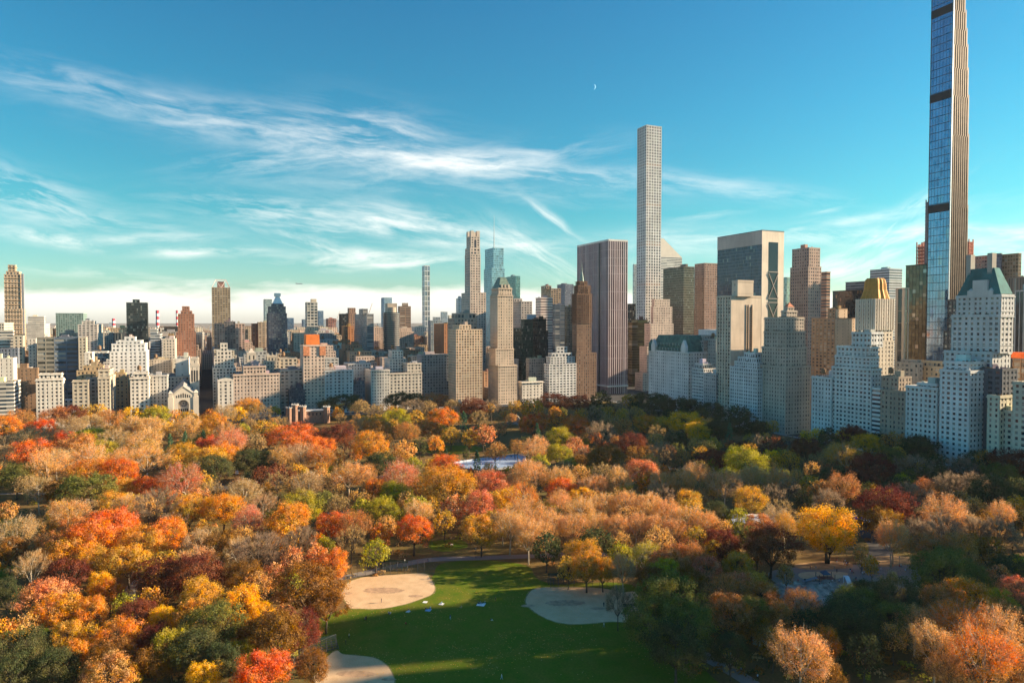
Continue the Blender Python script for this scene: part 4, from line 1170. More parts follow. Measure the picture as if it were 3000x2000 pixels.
bld('apartment_building', 'stepped centre block with arched top windows above the wide limestone front', ('X', X5 + 2), [(712, 712, 778, 1075, 0, 30)], punched(PINK, bay=3.4, wh=.6), cornice=.6, tank=False)
bld('church_tower', 'square stone church tower with small spire behind the wide limestone front', ('X', 830), [(723, 723, 750, 1036, 0, 12)], S(LIME, ww=.2, wh=.5, bay=4, floor=9), cat='tower', extra=spire, tank=False, bulk=False)
def crockets(root, loc):
    lb, z0, z1 = loc[-1]; x0, x1, y0, y1 = lb; mb = MB()
    for i in range(7):
        y = y0 + (y1 - y0) * (i + .5) / 7; pyramid(mb, x0 - .1, x0 + 1.6, y - .8, y + .8, z1 + 1, z1 + (6 if i % 3 == 0 else 3), .05, .05)
    mb.build('pinnacle', wall_mat(BEIGE), root)
bld('apartment_building', 'tan gothic topped building with pinnacles behind the wide limestone front', ('X', 815), [(771, 771, 818, 1060, 0, 28), (782, 782, 812, 1046, 3, 20)], punched(BEIGE), extra=crockets, tank=False)
bld('apartment_building', 'tan arcaded roof pavilion right of the pinnacled building', ('X', 818), [(818, 818, 870, 1052, 0, 26)], punched(BEIGE, ww=.5, wh=.6, bay=5))
bld('apartment_building', 'shaded grey stone block left of the orange topped tower', ('X', 785), [(819, 819, 887, 1086, 0, 35)], punched((.50, .47, .43), bay=4.6, ww=.5), win=60, cornice=.6, roofcol=(.18, .2, .27))
bld('townhouse', 'low dark ornate mansion under scaffolding beside the orange topped tower', ('X', X5 - 3), [(846, 846, 892, 1145, 0, 22), (852, 852, 888, 1137, 3, 16)], S((.10, .11, .14), ww=.6, wh=.6, bay=2.2, floor=3), tank=False)
def orangetop(root, loc):
    lb, z0, z1 = loc[0]; x0, x1, y0, y1 = lb
    zt = height_at(915, 980, X5 + 6, -(X5 + 6) * math.tan(theta(915)))
    mb = MB(); pyramid(mb, x0 + 5, x0 + 24, y0 + (y1 - y0) * .2, y1 - (y1 - y0) * .16, z1 + .3, zt, .93, .96)
    mb.build('copper_roof', plain_mat('orange_tarpaulin', (.80, .21, .05), .6, 0, .12, .2), root)
    for s in (.10, .86):
        m2 = MB(); yy = y0 + (y1 - y0) * s; zz = height_at(915, 1036, X5, -X5 * math.tan(theta(915))); m2.box(x0 - .8, x0 + .3, yy - 3.2, yy + 3.2, zz - 2, zz + 9 * .9); m2.build('repair_hoarding', plain_mat('hoarding', (.62, .25, .13), .8, 0, .25, .8), root)
bld('hotel_tower', 'slender beige hotel tower topped by a big orange roof', ('X', X5), [(888, 888, 951, 1013, 0, 28)], punched(PINK, bay=4.0, ww=.42, wh=.5), cat='tower', win=100, extra=orangetop, tank=False, cornice=.6, bulk=False)
bld('apartment_building', 'greyish white block in shade right of the orange topped tower', ('X', X5), [(951, 951, 1034, 1087, 0, 32)], punched((.66, .65, .64), bay=4.2), win=80, cornice=.6)
bld('apartment_building', 'shaded slate roofed block set back right of the greyish white block', ('X', 808), [(1020, 1020, 1086, 1067, 0, 30)], punched((.50, .49, .48), bay=3.4))
bld('townhouse', 'dark low mansion between the greyish block and the white corner block', ('X', X5), [(1036, 1036, 1068, 1128, 0, 24), (1042, 1042, 1066, 1118, 4, 18)], S((.14, .15, .18), ww=.5, wh=.6, bay=2.4, floor=3.2), tank=False)
bld('apartment_building', 'white corner block with a shaded side and dense small windows', ('X', X5), [(1068, 1087, 1141, 1086)], punched(WHITE, bay=2.9), win=100, cornice=.7)
bld('apartment_building', 'creamy terraced block with uneven roofline right of the white corner block', ('X', X5), [(1141, 1141, 1236, 1095, 0, 30), (1193, 1193, 1234, 1066, 4, 20)], punched(LIME, bay=4.2), win=100, cornice=.6)
bld('apartment_building', 'white stepped penthouse tower behind the creamy terraced block', ('X', 800), [(1141, 1141, 1190, 1053, 0, 26), (1148, 1148, 1181, 1029, 3, 18)], modern(WHITE, bay=3.4, ww=.5))
bld('apartment_building', 'wide shaded grey block behind and right of the creamy terraces', ('X', 835), [(1222, 1234, 1316, 1041)], punched((.46, .44, .43), bay=3.8, ww=.5), cornice=.3)
bld('apartment_building', 'tall tan slab with a dense grid of wide windows facing the park', ('X', X5), [(1313, 1336, 1413, 967), (1326, 1346, 1380, 954, 8)], S((.78, .58, .41), bay=3.5, floor=3.15, ww=.62, wh=.62, glass=(.06, .05, .05)), cat='tower', win=100, tank=False)
bld('office_tower', 'brown and white gridded tower behind the tan slab', ('X', 900), [(1332, 1332, 1397, 934, 0, 30), (1340, 1340, 1394, 919, 3, 24)], S((.5, .40, .32), bay=5, floor=5, ww=.6, wh=.6))
def mansard(root, loc):
    lb, z0, z1 = loc[-1]; x0, x1, y0, y1 = lb; mb = MB(); pyramid(mb, x0 + .5, x1 - .5, y0 + .5, y1 - .5, z1 + 1, z1 + 13.5, .45, .45); mb.box((x0 + x1) / 2 - 4, (x0 + x1) / 2 + 4, (y0 + y1) / 2 - 4, (y0 + y1) / 2 + 4, z1 + 13.5, z1 + 14.3)
    mb.build('mansard_roof', plain_mat('verdigris_copper', (.16, .22, .18), .6, .2, .25, .3), root)
    for k in range(3):
        m2 = MB(); yy = y0 + (y1 - y0) * (.25 + .25 * k); m2.box(x0 - .4, x0 + 2.2, yy - 1.1, yy + 1.1, z1 + 1, z1 + 5); m2.build('dormer', wall_mat(BEIGE), root)
bld('hotel_tower', 'cream hotel tower with copper mansard roof and lower stepped wings', ('X', X5), [(1430, 1460, 1515, 1072), (1432, 1452, 1505, 1023, 4), (1436, 1458, 1503, 866, 6), (1440, 1461, 1500, 845, 8)], punched((.70, .55, .42), bay=3.3, ww=.36, wh=.52), cat='tower', win=100, extra=mansard, tank=False, bulk=False, cornice=.7)
bld('club_house', 'low white classical clubhouse with deep cornice in front of dark glass', ('X', X5), [(1519, 1530, 1591, 1120)], punched(WHITE, bay=4.5, ww=.3, wh=.5), win=30, cornice=1.6, tank=False, roofcol=(.10, .12, .11))
bld('apartment_building', 'small stone block with flat roof above the white clubhouse', ('X', 800), [(1541, 1550, 1596, 1052)], punched((.36, .33, .30), bay=3.2, ww=.5), cornice=.4)
bld('apartment_building', 'white terraced apartment block with ribbon windows and pale penthouse', ('X', X5), [(1593, 1609, 1689, 1068), (1600, 1613, 1684, 1047, 3), (1606, 1617, 1676, 1036, 6), (1628, 1631, 1662, 1017, 8)], S((.74, .72, .70), bay=4.6, floor=3.3, ww=.66, wh=.5), win=100, tank=False, bulk=False)
def scaffold(root, loc):
    z = [l for l in loc]
    mb = MB()
    for li in (1, 2, 3):
        lb, z0, z1 = loc[li]; x0, x1, y0, y1 = lb; o = 1.3
        for i in range(9):
            t = i / 8
            for (px_, py_) in ((x0 - o, y0 + (y1 - y0) * t), (x0 + (x1 - x0) * t, y1 + o)):
                mb.box(px_ - .12, px_ + .12, py_ - .12, py_ + .12, max(z0, loc[1][1] + 40), z1 + 1)
        zz = max(z0, loc[1][1] + 40)
        while zz < z1 + 1:
            mb.box(x0 - o - .5, x0 - o + .1, y0 - o, y1 + o, zz, zz + .25); mb.box(x0 - o, x1 + o, y1 + o - .1, y1 + o + .5, zz, zz + .25); zz += 2.8
    mb.build('scaffolding', plain_mat('scaffold_planks', (.17, .085, .05), .8, 0, .25, .5), root)
    lb, z0, z1 = loc[-1]; x0, x1, y0, y1 = lb; cx, cy = (x0 + x1) / 2, (y0 + y1) / 2
    s = MB(); s.cyl(cx, cy, z1, z1 + 9, 3.2, 2.0, 8); s.cyl(cx, cy, z1 + 9, z1 + 14, 1.9, .7, 8); s.cyl(cx, cy, z1 + 14, z1 + 27, .6, .08, 6)
    s.build('spire', plain_mat('verdigris', (.25, .33, .30), .7), root)
bld('hotel_tower', 'brown hotel tower wrapped in scaffolding with a thin spire on top', ('X', X5), [(1672, 1689, 1748, 1036), (1676, 1690, 1733, 862, 4), (1681, 1694, 1729, 838, 6), (1688, 1698, 1720, 826, 9)], punched((.27, .17, .12), bay=3.2, ww=.4, wh=.55), cat='tower', win=80, extra=scaffold, tank=False, bulk=False)
# GM style tower: white marble piers, dark glass between
gm_w = S((.58, .47, .49), bay=3.4, floor=999, ww=.58, wh=1.0, glass=(.07, .025, .035), blinds=.05, proud=.55, rough=.5)
def gm_top(root, loc):
    lb, z0, z1 = loc[0]; x0, x1, y0, y1 = lb; mb = MB()
    mb.box(x0 - .15, x1 + .15, y0 - .15, y1 + .15, z1 - 1.2, z1 + 1.2); mb.build('cap', wall_mat((.8, .76, .72)), root)
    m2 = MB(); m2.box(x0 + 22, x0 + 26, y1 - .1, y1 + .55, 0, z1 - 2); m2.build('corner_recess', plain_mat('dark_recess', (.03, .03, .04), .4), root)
    m3 = MB(); m3.box(x0 - 2.2, x1 + .3, y0 - .3, y1 + 2.2, 9.5, 11.5)
    m3.build('base_canopy', wall_mat((.8, .76, .72)), root)
bld('office_tower', 'massive white tower of vertical marble stripes, dark side and sunlit side', ('X', 825), [(1690, 1782, 1838, 703)], gm_w, cat='tower', extra=gm_top, tank=False, bulk=True)
bld('office_tower', 'black glass sliver between the striped marble tower and the slim white tower', ('X', 1000), [(1838, 1845, 1862, 891)], S(BLACK, ww=.9, wh=.8, glass=(.015, .017, .02)), cat='tower', tank=False)
bld('office_building', 'dark bronze glass block with gold reflections right of the striped marble tower', ('X', 900), [(1840, 1852, 1902, 945), (1850, 1870, 1898, 938, 4)], S((.12, .09, .06), bay=9, floor=3.9, ww=1, wh=.66, glass=(.10, .075, .03), gmetal=.5, blinds=.1), tank=False)
# 432
park_st = S((.80, .78, .76), bay=4.75, floor=4.7, ww=.66, wh=.66, glass=(.07, .08, .10), blinds=.3, proud=.7, gmetal=.1)
def gaps(root, loc):
    lb, z0, z1 = loc[0]; x0, x1, y0, y1 = lb; mb = MB()
    for py in (480, 598, 713, 832, 950):
        z = height_at(1891, py, 960, loc_y) ; mb.box(x0 + .35, x1 - .35, y0 + .35, y1 - .35, z - 3.2, z + 3.2)
    mb.build('open_floor', plain_mat('open_floor', (.30, .20, .16), .6), root)
loc_y = -960 * math.tan(theta(1891))
bld('residential_tower', 'extremely slim square white tower with a regular grid of square windows', ('X', 960), [(1864, 1891, 1935, 367)], park_st, cat='tower', extra=gaps, tank=False, bulk=False, parapet=.6)
bld('office_tower', 'pale blue glass sliver behind the left edge of the slim white tower', ('X', 1500), [(1853, 1856, 1870, 775)], curtain((.6, .62, .62), (.30, .36, .40)), cat='tower', tank=False, bulk=False)
def wedge(root, loc):
    lb, z0, z1 = loc[0]; x0, x1, y0, y1 = lb; mb = MB()
    zt = height_at(1943, 699, 1400, -1400 * math.tan(theta(1943)))
    ym = y1 - (y1 - y0) * .18
    for x in (x0, x1): mb.poly([(x, y0, z1), (x, y1, z1), (x, y1, zt), (x, ym, zt)])
    mb.quad((x0, y0, z1), (x1, y0, z1), (x1, ym, zt), (x0, ym, zt)); mb.quad((x0, ym, zt), (x1, ym, zt), (x1, y1, zt), (x0, y1, zt)); mb.quad((x0, y1, z1), (x1, y1, z1), (x1, y1, zt), (x0, y1, zt))
    mb.build('sloped_crown', plain_mat('silver_aluminium', (.66, .60, .52), .8, 0, .04, .1), root)
bld('office_tower', 'silver tower with a steep slanted roof behind the slim white tower', ('X', 1400), [(1922, 1930, 1997, 752)], S((.78, .76, .72), bay=20, floor=3.9, ww=1, wh=.5), cat='tower', extra=wedge, tank=False, bulk=False, parapet=0)
def pinkcap(root, loc):
    pass
bld('office_tower', 'stepped rosy limestone tower left of the green roofed hotel', ('X', 838), [(1861, 1884, 1978, 1095), (1874, 1896, 1976, 1017, 4), (1888, 1906, 1973, 950, 8), (1906, 1914, 1969, 900, 12), (1909, 1917, 1962, 878, 14)], S((.70, .56, .47), bay=3.0, floor=3.6, ww=.42, wh=.6), cat='tower', tank=False)
bld('office_tower', 'bronze glass tower with mirrored sky bands behind the green roofed hotel', ('X', 880), [(1942, 2002, 2033, 782)], S((.20, .17, .14), bay=2.0, floor=3.8, ww=.88, wh=.72, glass=(.11, .10, .075), gmetal=.55, proud=.25, blinds=.08), cat='tower', tank=False)
bld('office_tower', 'turquoise glass tower peeking right of the bronze glass tower', ('X', 1200), [(2020, 2034, 2066, 790)], curtain((.35, .5, .5), (.20, .34, .36)), cat='tower', tank=False)
bld('office_building', 'brown block at the foot of the turquoise tower', ('X', 1000), [(2026, 2036, 2066, 905)], S((.34, .19, .12), bay=3, floor=3.8, ww=.6, wh=.55), tank=False)
bld('office_tower', 'brown granite tower with slanted top left of the big white framed tower', ('X', 900), [(2062, 2063, 2106, 772)], S((.44, .28, .22), bay=3.4, floor=3.8, ww=.5, wh=.62), cat='tower', tank=False, bulk=False)
# the hotel with the green roof
def plaza(root, loc):
    lb, z0, z1 = loc[0]; x0, x1, y0, y1 = lb
    mb = MB(); pyramid(mb, x0 + 1.5, x1 - 1.5, y0 + 1.5, y1 - 1.5, z1 + .5, z1 + 19, .80, .70)
    mb.build('copper_roof', plain_mat('green_copper', (.07, .16, .13), .65, .1, .3, .25), root)
    for u in (.10, .86):
        t = MB(); xx = x0 + (x1 - x0) * u; t.box(xx - 4, xx + 4, y1 - 2.2, y1 + 1.2, z1, z1 + 7); 
        t.poly([(xx - 4, y1 + 1.2, z1 + 7), (xx + 4, y1 + 1.2, z1 + 7), (xx, y1 + 1.2, z1 + 14)]); t.poly([(xx - 4, y1 - 2.2, z1 + 7), (xx + 4, y1 - 2.2, z1 + 7), (xx, y1 - 2.2, z1 + 14)])
        t.quad((xx - 4, y1 + 1.2, z1 + 7), (xx, y1 + 1.2, z1 + 14), (xx, y1 - 2.2, z1 + 14), (xx - 4, y1 - 2.2, z1 + 7)); t.quad((xx + 4, y1 + 1.2, z1 + 7), (xx, y1 + 1.2, z1 + 14), (xx, y1 - 2.2, z1 + 14), (xx + 4, y1 - 2.2, z1 + 7))
        t.build('gable', wall_mat((.78, .76, .73)), root)
    for k in range(9):
        xx = x0 + (x1 - x0) * (.18 + .075 * k)
        for r_ in (0, 1):
            d = MB(); d.box(xx - .9, xx + .9, y1 - 4.2 - 1.6 * r_, y1 + .2 - 1.6 * r_, z1 + 2 + r_ * 5.5, z1 + 5 + r_ * 5.5); d.build('dormer', plain_mat('dormer_copper', (.22, .32, .28), .7), root)
    t = MB(); t.cyl(x1 - 3, y1 - 2, z1, z1 + 9, 3.6, 3.6, 12); t.cyl(x1 - 3, y1 - 2, z1 + 9, z1 + 14, 3.6, .2, 12); t.build('corner_turret', plain_mat('green_copper', (.07, .16, .13), .65, .1, .3, .25), root)
bld('grand_hotel', 'white brick hotel with green copper mansard roof and gables', ('Y', -484), [(1901, 2017, 2017, 1034, 0, 45)], S((.78, .76, .74), bay=3.9, floor=3.9, ww=.34, wh=.55, blinds=.3), cat='hotel', win=100, extra=plaza, tank=False, bulk=False, cornice=.8)
bld('apartment_building', 'grey stone block directly right of the green roofed hotel', ('Y', -505), [(2017, 2062, 2062, 1000, 0, 30), (2017, 2058, 2058, 985, 3, 24)], punched((.47, .44, .40), bay=3.4), win=0, cornice=.5)
bld('apartment_building', 'grey block with pale flat roof left of the black striped tan tower', ('Y', -510), [(2060, 2098, 2098, 996, 0, 28)], punched((.5, .47, .43), bay=3.2), cornice=.5, roofcol=(.75, .75, .74))
bld('apartment_building', 'long pale white roofed building above the grey stone blocks', ('Y', -560), [(2046, 2100, 2100, 968, 0, 28)], S((.8, .8, .8), ww=.2, wh=.2), tank=False, roofcol=(.8, .8, .8))
bld('apartment_building', 'low white terraced building right of the green roofed hotel, facing the park', ('Y', -474), [(2028, 2062, 2062, 1082, 0, 16), (2036, 2060, 2060, 1068, 2, 12)], modern((.74, .73, .72)), win=60)
bld('apartment_building', 'low lilac grey building with brick side left of the black striped tan tower', ('Y', -474), [(2062, 2099, 2099, 1097, 0, 16)], punched((.58, .52, .50), bay=3.2, ww=.5), win=50)
# 9 West 57th
solow_side = S((.80, .66, .52), bay=50, floor=999, ww=0)
def solow(root, loc):
    lb, z0, z1 = loc[0]; x0, x1, y0, y1 = lb; L = y1 - y0
    m = MB(); ya = y1 - L * .30; yb = y1 - L * .73
    zt = height_at(2250, 707, X9, Y9); 
    m.box(x0 - .12, x0 + .1, yb, ya, 0, zt); m.build('glass_strip', glass_mat((.012, .014, .018), .04, rough=.1), root)
    b = MB()
    for k in range(3):
        zc = height_at(2250, 836 + k * 90, X9, Y9)
        for s in (-1, 1): b.tube([(x0 - .5, ya, zc - s * 14), (x0 - .5, yb, zc + s * 14)], [.5, .5], 4)
        b.box(x0 - .7, x0 - .2, yb, ya, zc + 15, zc + 16)
        b.box(x0 - .7, x0 - .2, yb, ya, zc - 15, zc - 14)
    b.build('cross_bracing', plain_mat('brace_steel', (.28, .24, .22), .5), root)
    t = MB(); zt2 = z1 - 15
    t.box(x0, x1, y1 - .05, y1 + .25, zt2, z1); t.build('top_band', wall_mat((.62, .52, .46)), root)
X9 = 569 / math.tan(theta(2230)); Y9 = -569
bld('office_tower', 'broad dark glass tower with travertine edge wall and tall inset strip', ('Y', -569), [(2100, 2230, 2294, 676)], S((.20, .20, .21), bay=1.9, floor=3.8, ww=.92, wh=.9, glass=(.05, .07, .11), proud=.2, blinds=.04, gmetal=.3), cat='tower', faces={'W': solow_side, 'E': solow_side}, extra=solow, tank=False)
BROOT_S = BROOT['broad dark glass tower with travertine edge wall and tall inset strip']
for ch in BROOT_S.children:
    if ch.name.startswith('wall'):
        # solid side walls are travertine, mullions grey
        me = ch.data; me.materials.append(wall_mat((.80, .67, .54), .6))
        for p in me.polygons:
            xs = [me.vertices[v].co.x for v in p.vertices]; 
            ys = [me.vertices[v].co.y for v in p.vertices]
            if max(ys) - min(ys) > 20 : p.material_index = 1
# Park Lane
pl = S((.74, .60, .47), bay=3.6, floor=3.5, ww=.56, wh=.66, glass=(.02, .025, .035), proud=.8, sub=.45)
def parklane(root, loc):
    lb, z0, z1 = loc[0]; x0, x1, y0, y1 = lb; L = y1 - y0
    m = MB(); ya = y1 - L * .52; nf = 44
    for k in range(nf):
        z = 16 + (z1 - 26) * k / nf
        for s in (0, 1): m.box(x0 - .35, x0 + .1, ya - s * 4.6 - 1.7, ya - s * 4.6, z, z + 2.0)
    m.build('bay_window_strip', glass_mat((.06, .04, .03), .2), root)
    e = MB(); 
    e.box(x0 - .5, x0 + .1, ya + .3, ya + 1.0, 14, z1 - 8); e.box(x0 - .5, x0 + .1, ya - 2.6, ya - 2.0, 14, z1 - 8); e.box(x0 - .5, x0 + .1, ya - 7.4, ya - 6.7, 14, z1 - 8); e.build('strip_pier', wall_mat((.62, .44, .30)), root)
bld('hotel_tower', 'tan tower with blank sunlit side wall and black striped park front', ('Y', -476), [(2099, 2141, 2229, 868), (2143, 2160, 2206, 823, 6)], pl, cat='tower', win=60, faces={'W': blank, 'E': blank, 'S': pl}, stage_st={1: S((.74, .6, .47), ww=.15, wh=.3, bay=8, floor=9)}, extra=parklane, tank=False, cornice=.3)
bld('apartment_building', 'bluish white terraced apartment block in shade right of the tan blank tower', ('Y', -462), [(2139, 2221, 2221, 1082, 0, 20), (2152, 2219, 2219, 1064, 2, 18), (2162, 2217, 2217, 1050, 4, 14), (2180, 2213, 2213, 1036, 6, 10)], modern((.74, .74, .74), bay=3.0, ww=.5, wh=.52), win=100, tank=False)
# ziggurat
def cupola(root, loc):
    lb, z0, z1 = loc[-1]; x0, x1, y0, y1 = lb; mb = MB(); pyramid(mb, x0 - .4, x1 + .4, y0 - .4, y1 + .4, z1 + .3, z1 + 4.5, .05, .05); mb.build('pyramid_roof', plain_mat('red_tile', (.5, .18, .1), .8), root)
zig = S((.56, .47, .39), bay=3.2, floor=3.5, ww=.40, wh=.55)
bld('hotel_tower', 'grey beige ziggurat hotel tower with sunlit crown and small red pyramid', ('Y', -468), [(2221, 2303, 2377, 1076), (2232, 2303, 2364, 1020, 3), (2238, 2303, 2360, 973, 6), (2239, 2303, 2356, 932, 9), (2288, 2304, 2335, 912, 12), (2297, 2307, 2325, 900, 14)], zig, cat='tower', win=100, extra=cupola, tank=False, bulk=False, cornice=.5)
bld('office_tower', 'pinkish tower with a dense grid of square windows behind the ziggurat', ('Y', -650), [(2313, 2366, 2404, 782), (2318, 2368, 2400, 727, 1)], S((.62, .44, .36), bay=3.4, floor=3.9, ww=.52, wh=.52, glass=(.06, .07, .09), blinds=.4), cat='tower', tank=False)
bld('office_tower', 'brown banded tower right of the pinkish gridded tower', ('Y', -720), [(2395, 2420, 2431, 798)], S((.40, .24, .17), bay=20, floor=3.8, ww=1, wh=.5), cat='tower', tank=False)
bld('office_tower', 'thin green glass tower between the white framed tower and pinkish tower', ('Y', -760), [(2292, 2304, 2316, 814)], curtain((.4, .5, .46), (.30, .42, .38)), cat='tower', tank=False)
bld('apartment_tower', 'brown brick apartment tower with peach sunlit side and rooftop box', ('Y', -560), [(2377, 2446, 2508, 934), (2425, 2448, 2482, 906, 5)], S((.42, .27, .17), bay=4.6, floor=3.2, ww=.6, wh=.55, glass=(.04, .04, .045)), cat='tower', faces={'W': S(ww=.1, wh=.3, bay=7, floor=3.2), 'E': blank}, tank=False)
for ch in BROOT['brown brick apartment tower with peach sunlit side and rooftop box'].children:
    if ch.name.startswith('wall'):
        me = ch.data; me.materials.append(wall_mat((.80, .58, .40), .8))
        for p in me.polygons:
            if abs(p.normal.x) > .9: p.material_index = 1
bld('office_tower', 'black glass tower wide behind the peach sided brick tower', ('Y', -700), [(2438, 2536, 2545, 850)], S((.02, .022, .025), bay=2, floor=3.9, ww=.93, wh=.9, glass=(.015, .018, .022), proud=.2, blinds=.05, bright=(.4, .2, .1)), cat='tower', tank=False)
bld('office_building', 'grey roof block rising behind the black glass tower', ('Y', -900), [(2475, 2548, 2556, 824)], S((.22, .23, .25), bay=9, floor=4, ww=1, wh=.5), tank=False)
bld('office_tower', 'dark topped office tower with white horizontal bands, far behind the gold crown', ('Y', -950), [(2546, 2603, 2641, 788)], S((.62, .64, .66), bay=60, floor=3.9, ww=1, wh=.52, glass=(.06, .08, .1)), cat='tower', tank=False, stage_st=None)
# gold crown
def crown(root, loc):
    lb, z0, z1 = loc[-1]; x0, x1, y0, y1 = lb; cx, cy = (x0 + x1) / 2, (y0 + y1) / 2
    mb = MB(); gold = plain_mat('gold_leaf_crown', (.52, .25, .055), .65, .1, .1, .4)
    zt = z1 + 19; n = 24
    P = []
    for i in range(n):
        t = 2 * PI * i / n
        s = 1 / max(abs(math.cos(t)), abs(math.sin(t))) ** .62
        P.append((math.cos(t) * s, math.sin(t) * s))
    hx, hy = (x1 - x0) / 2, (y1 - y0) / 2
    rings = [(1.02, z1 + .3), (1.0, z1 + 2), (.90, z1 + 5.5), (.80, z1 + 9), (.77, zt - 5), (.70, zt - 1.5), (.58, zt)]
    for r in range(len(rings) - 1):
        (ra, za), (rb, zb) = rings[r], rings[r + 1]
        for i in range(n):
            j = (i + 1) % n
            fa = 1.0 if i % 2 == 0 else .90; fb = 1.0 if j % 2 == 0 else .90
            mb.quad((cx + P[i][0] * hx * ra * fa, cy + P[i][1] * hy * ra * fa, za), (cx + P[j][0] * hx * ra * fb, cy + P[j][1] * hy * ra * fb, za),
                    (cx + P[j][0] * hx * rb * fb, cy + P[j][1] * hy * rb * fb, zb), (cx + P[i][0] * hx * rb * fa, cy + P[i][1] * hy * rb * fa, zb))
    mb.poly([(cx + P[i][0] * hx * .6, cy + P[i][1] * hy * .6, zt - 1.5) for i in range(n)])
    mb.build('gold_crown', gold, root)
    f = MB()
    for i in range(9):
        y = y0 + (y1 - y0) * i / 8; f.box(x0 - 1.0, x0, y - .5, y + .5, z1 - 26, z1 + 1)
        x = x0 + (x1 - x0) * i / 8; f.box(x - .5, x + .5, y1, y1 + 1.0, z1 - 26, z1 + 1)
    f.build('fluted_pier', wall_mat((.74, .66, .56)), root)
bld('residential_tower', 'cream tower with fluted shoulders and a golden pleated crown', ('Y', -520), [(2508, 2562, 2620, 1000), (2509, 2562, 2616, 878, 1)], S((.74, .63, .50), bay=4.2, floor=3.6, ww=.38, wh=.5), cat='tower', extra=crown, tank=False, bulk=False, parapet=.6)
bld('apartment_building', 'white apartment front right of the grey ziggurat tower', ('Y', -464), [(2379, 2438, 2438, 1109, 0, 18)], punched((.76, .74, .72), bay=3.3, ww=.45), win=90, cornice=.6)
wh2 = S((.76, .74, .71), bay=3.6, floor=3.4, ww=.52, wh=.5)
bld('grand_hotel', 'white stepped hotel rising in terraces below the gold crown tower', ('Y', -466), [(2438, 2556, 2584, 1083), (2447, 2552, 2576, 1048, 3), (2452, 2550, 2574, 1019, 6), (2495, 2553, 2587, 976, 12)], wh2, cat='hotel', win=100, tank=False, cornice=.5)
bld('apartment_building', 'narrow white balconied block between the stepped hotel and brown block', ('Y', -464), [(2557, 2582, 2582, 1140, 0, 16)], strips((.78, .76, .74)), win=20)
bld('office_tower', 'beige and black slab tower right of the gold crown', ('Y', -575), [(2622, 2648, 2662, 846)], S((.62, .50, .38), bay=9, floor=999, ww=.55, wh=1, glass=(.02, .02, .02)), cat='tower', tank=False)
bld('office_tower', 'dark mirror glass tower with golden reflections left of the supertall', ('Y', -640), [(2651, 2722, 2726, 775)], S((.05, .055, .05), bay=3.4, floor=3.9, ww=.94, wh=.92, glass=(.07, .07, .045), gmetal=.35, proud=.15, blinds=.05, grough=.1), cat='tower', tank=False)
def frame_tower(name, label, plane, st, col, kind='construction frame'):
    b = stage_box(plane, st); zt = height_at(st[1], st[3], b[0], b[3])
    root = empty(name, (b[0], b[3], 0)); tag(root, label, kind)
    x0, x1, y0, y1 = 0, b[1] - b[0], b[2] - b[3], 0
    m = MB(); nx = 4
    for i in range(nx):
        for j in range(nx):
            x = x0 + (x1 - x0) * i / (nx - 1); y = y0 + (y1 - y0) * j / (nx - 1); m.box(x - .5, x + .5, y - .5, y + .5, 0, zt + (3 if (i + j) % 3 == 0 else 0))
    m.build('column', plain_mat('primer_steel', col, .7), root)
    f = MB(); z = 40
    while z < zt: f.box(x0 - .8, x1 + .8, y0 - .8, y1 + .8, z, z + .5); z += 4.2
    f.build('floor_deck', plain_mat('deck_steel', tuple(c * .8 for c in col), .7), root)
    PLACED.append(tuple(b)); return root
frame_tower('unfinished_building', 'unfinished red steel frame left of the supertall', ('Y', -800), (2682, 2708, 2722, 714), (.42, .14, .10))
frame_tower('hoist_tower', 'tall lattice hoist tower close left of the supertall', ('Y', -790), (2707, 2715, 2722, 592), (.20, .18, .20), 'hoist')
frame_tower('unfinished_building', 'small red steel frame peeking right of the supertall', ('Y', -800), (2822, 2834, 2846, 708), (.55, .16, .10))
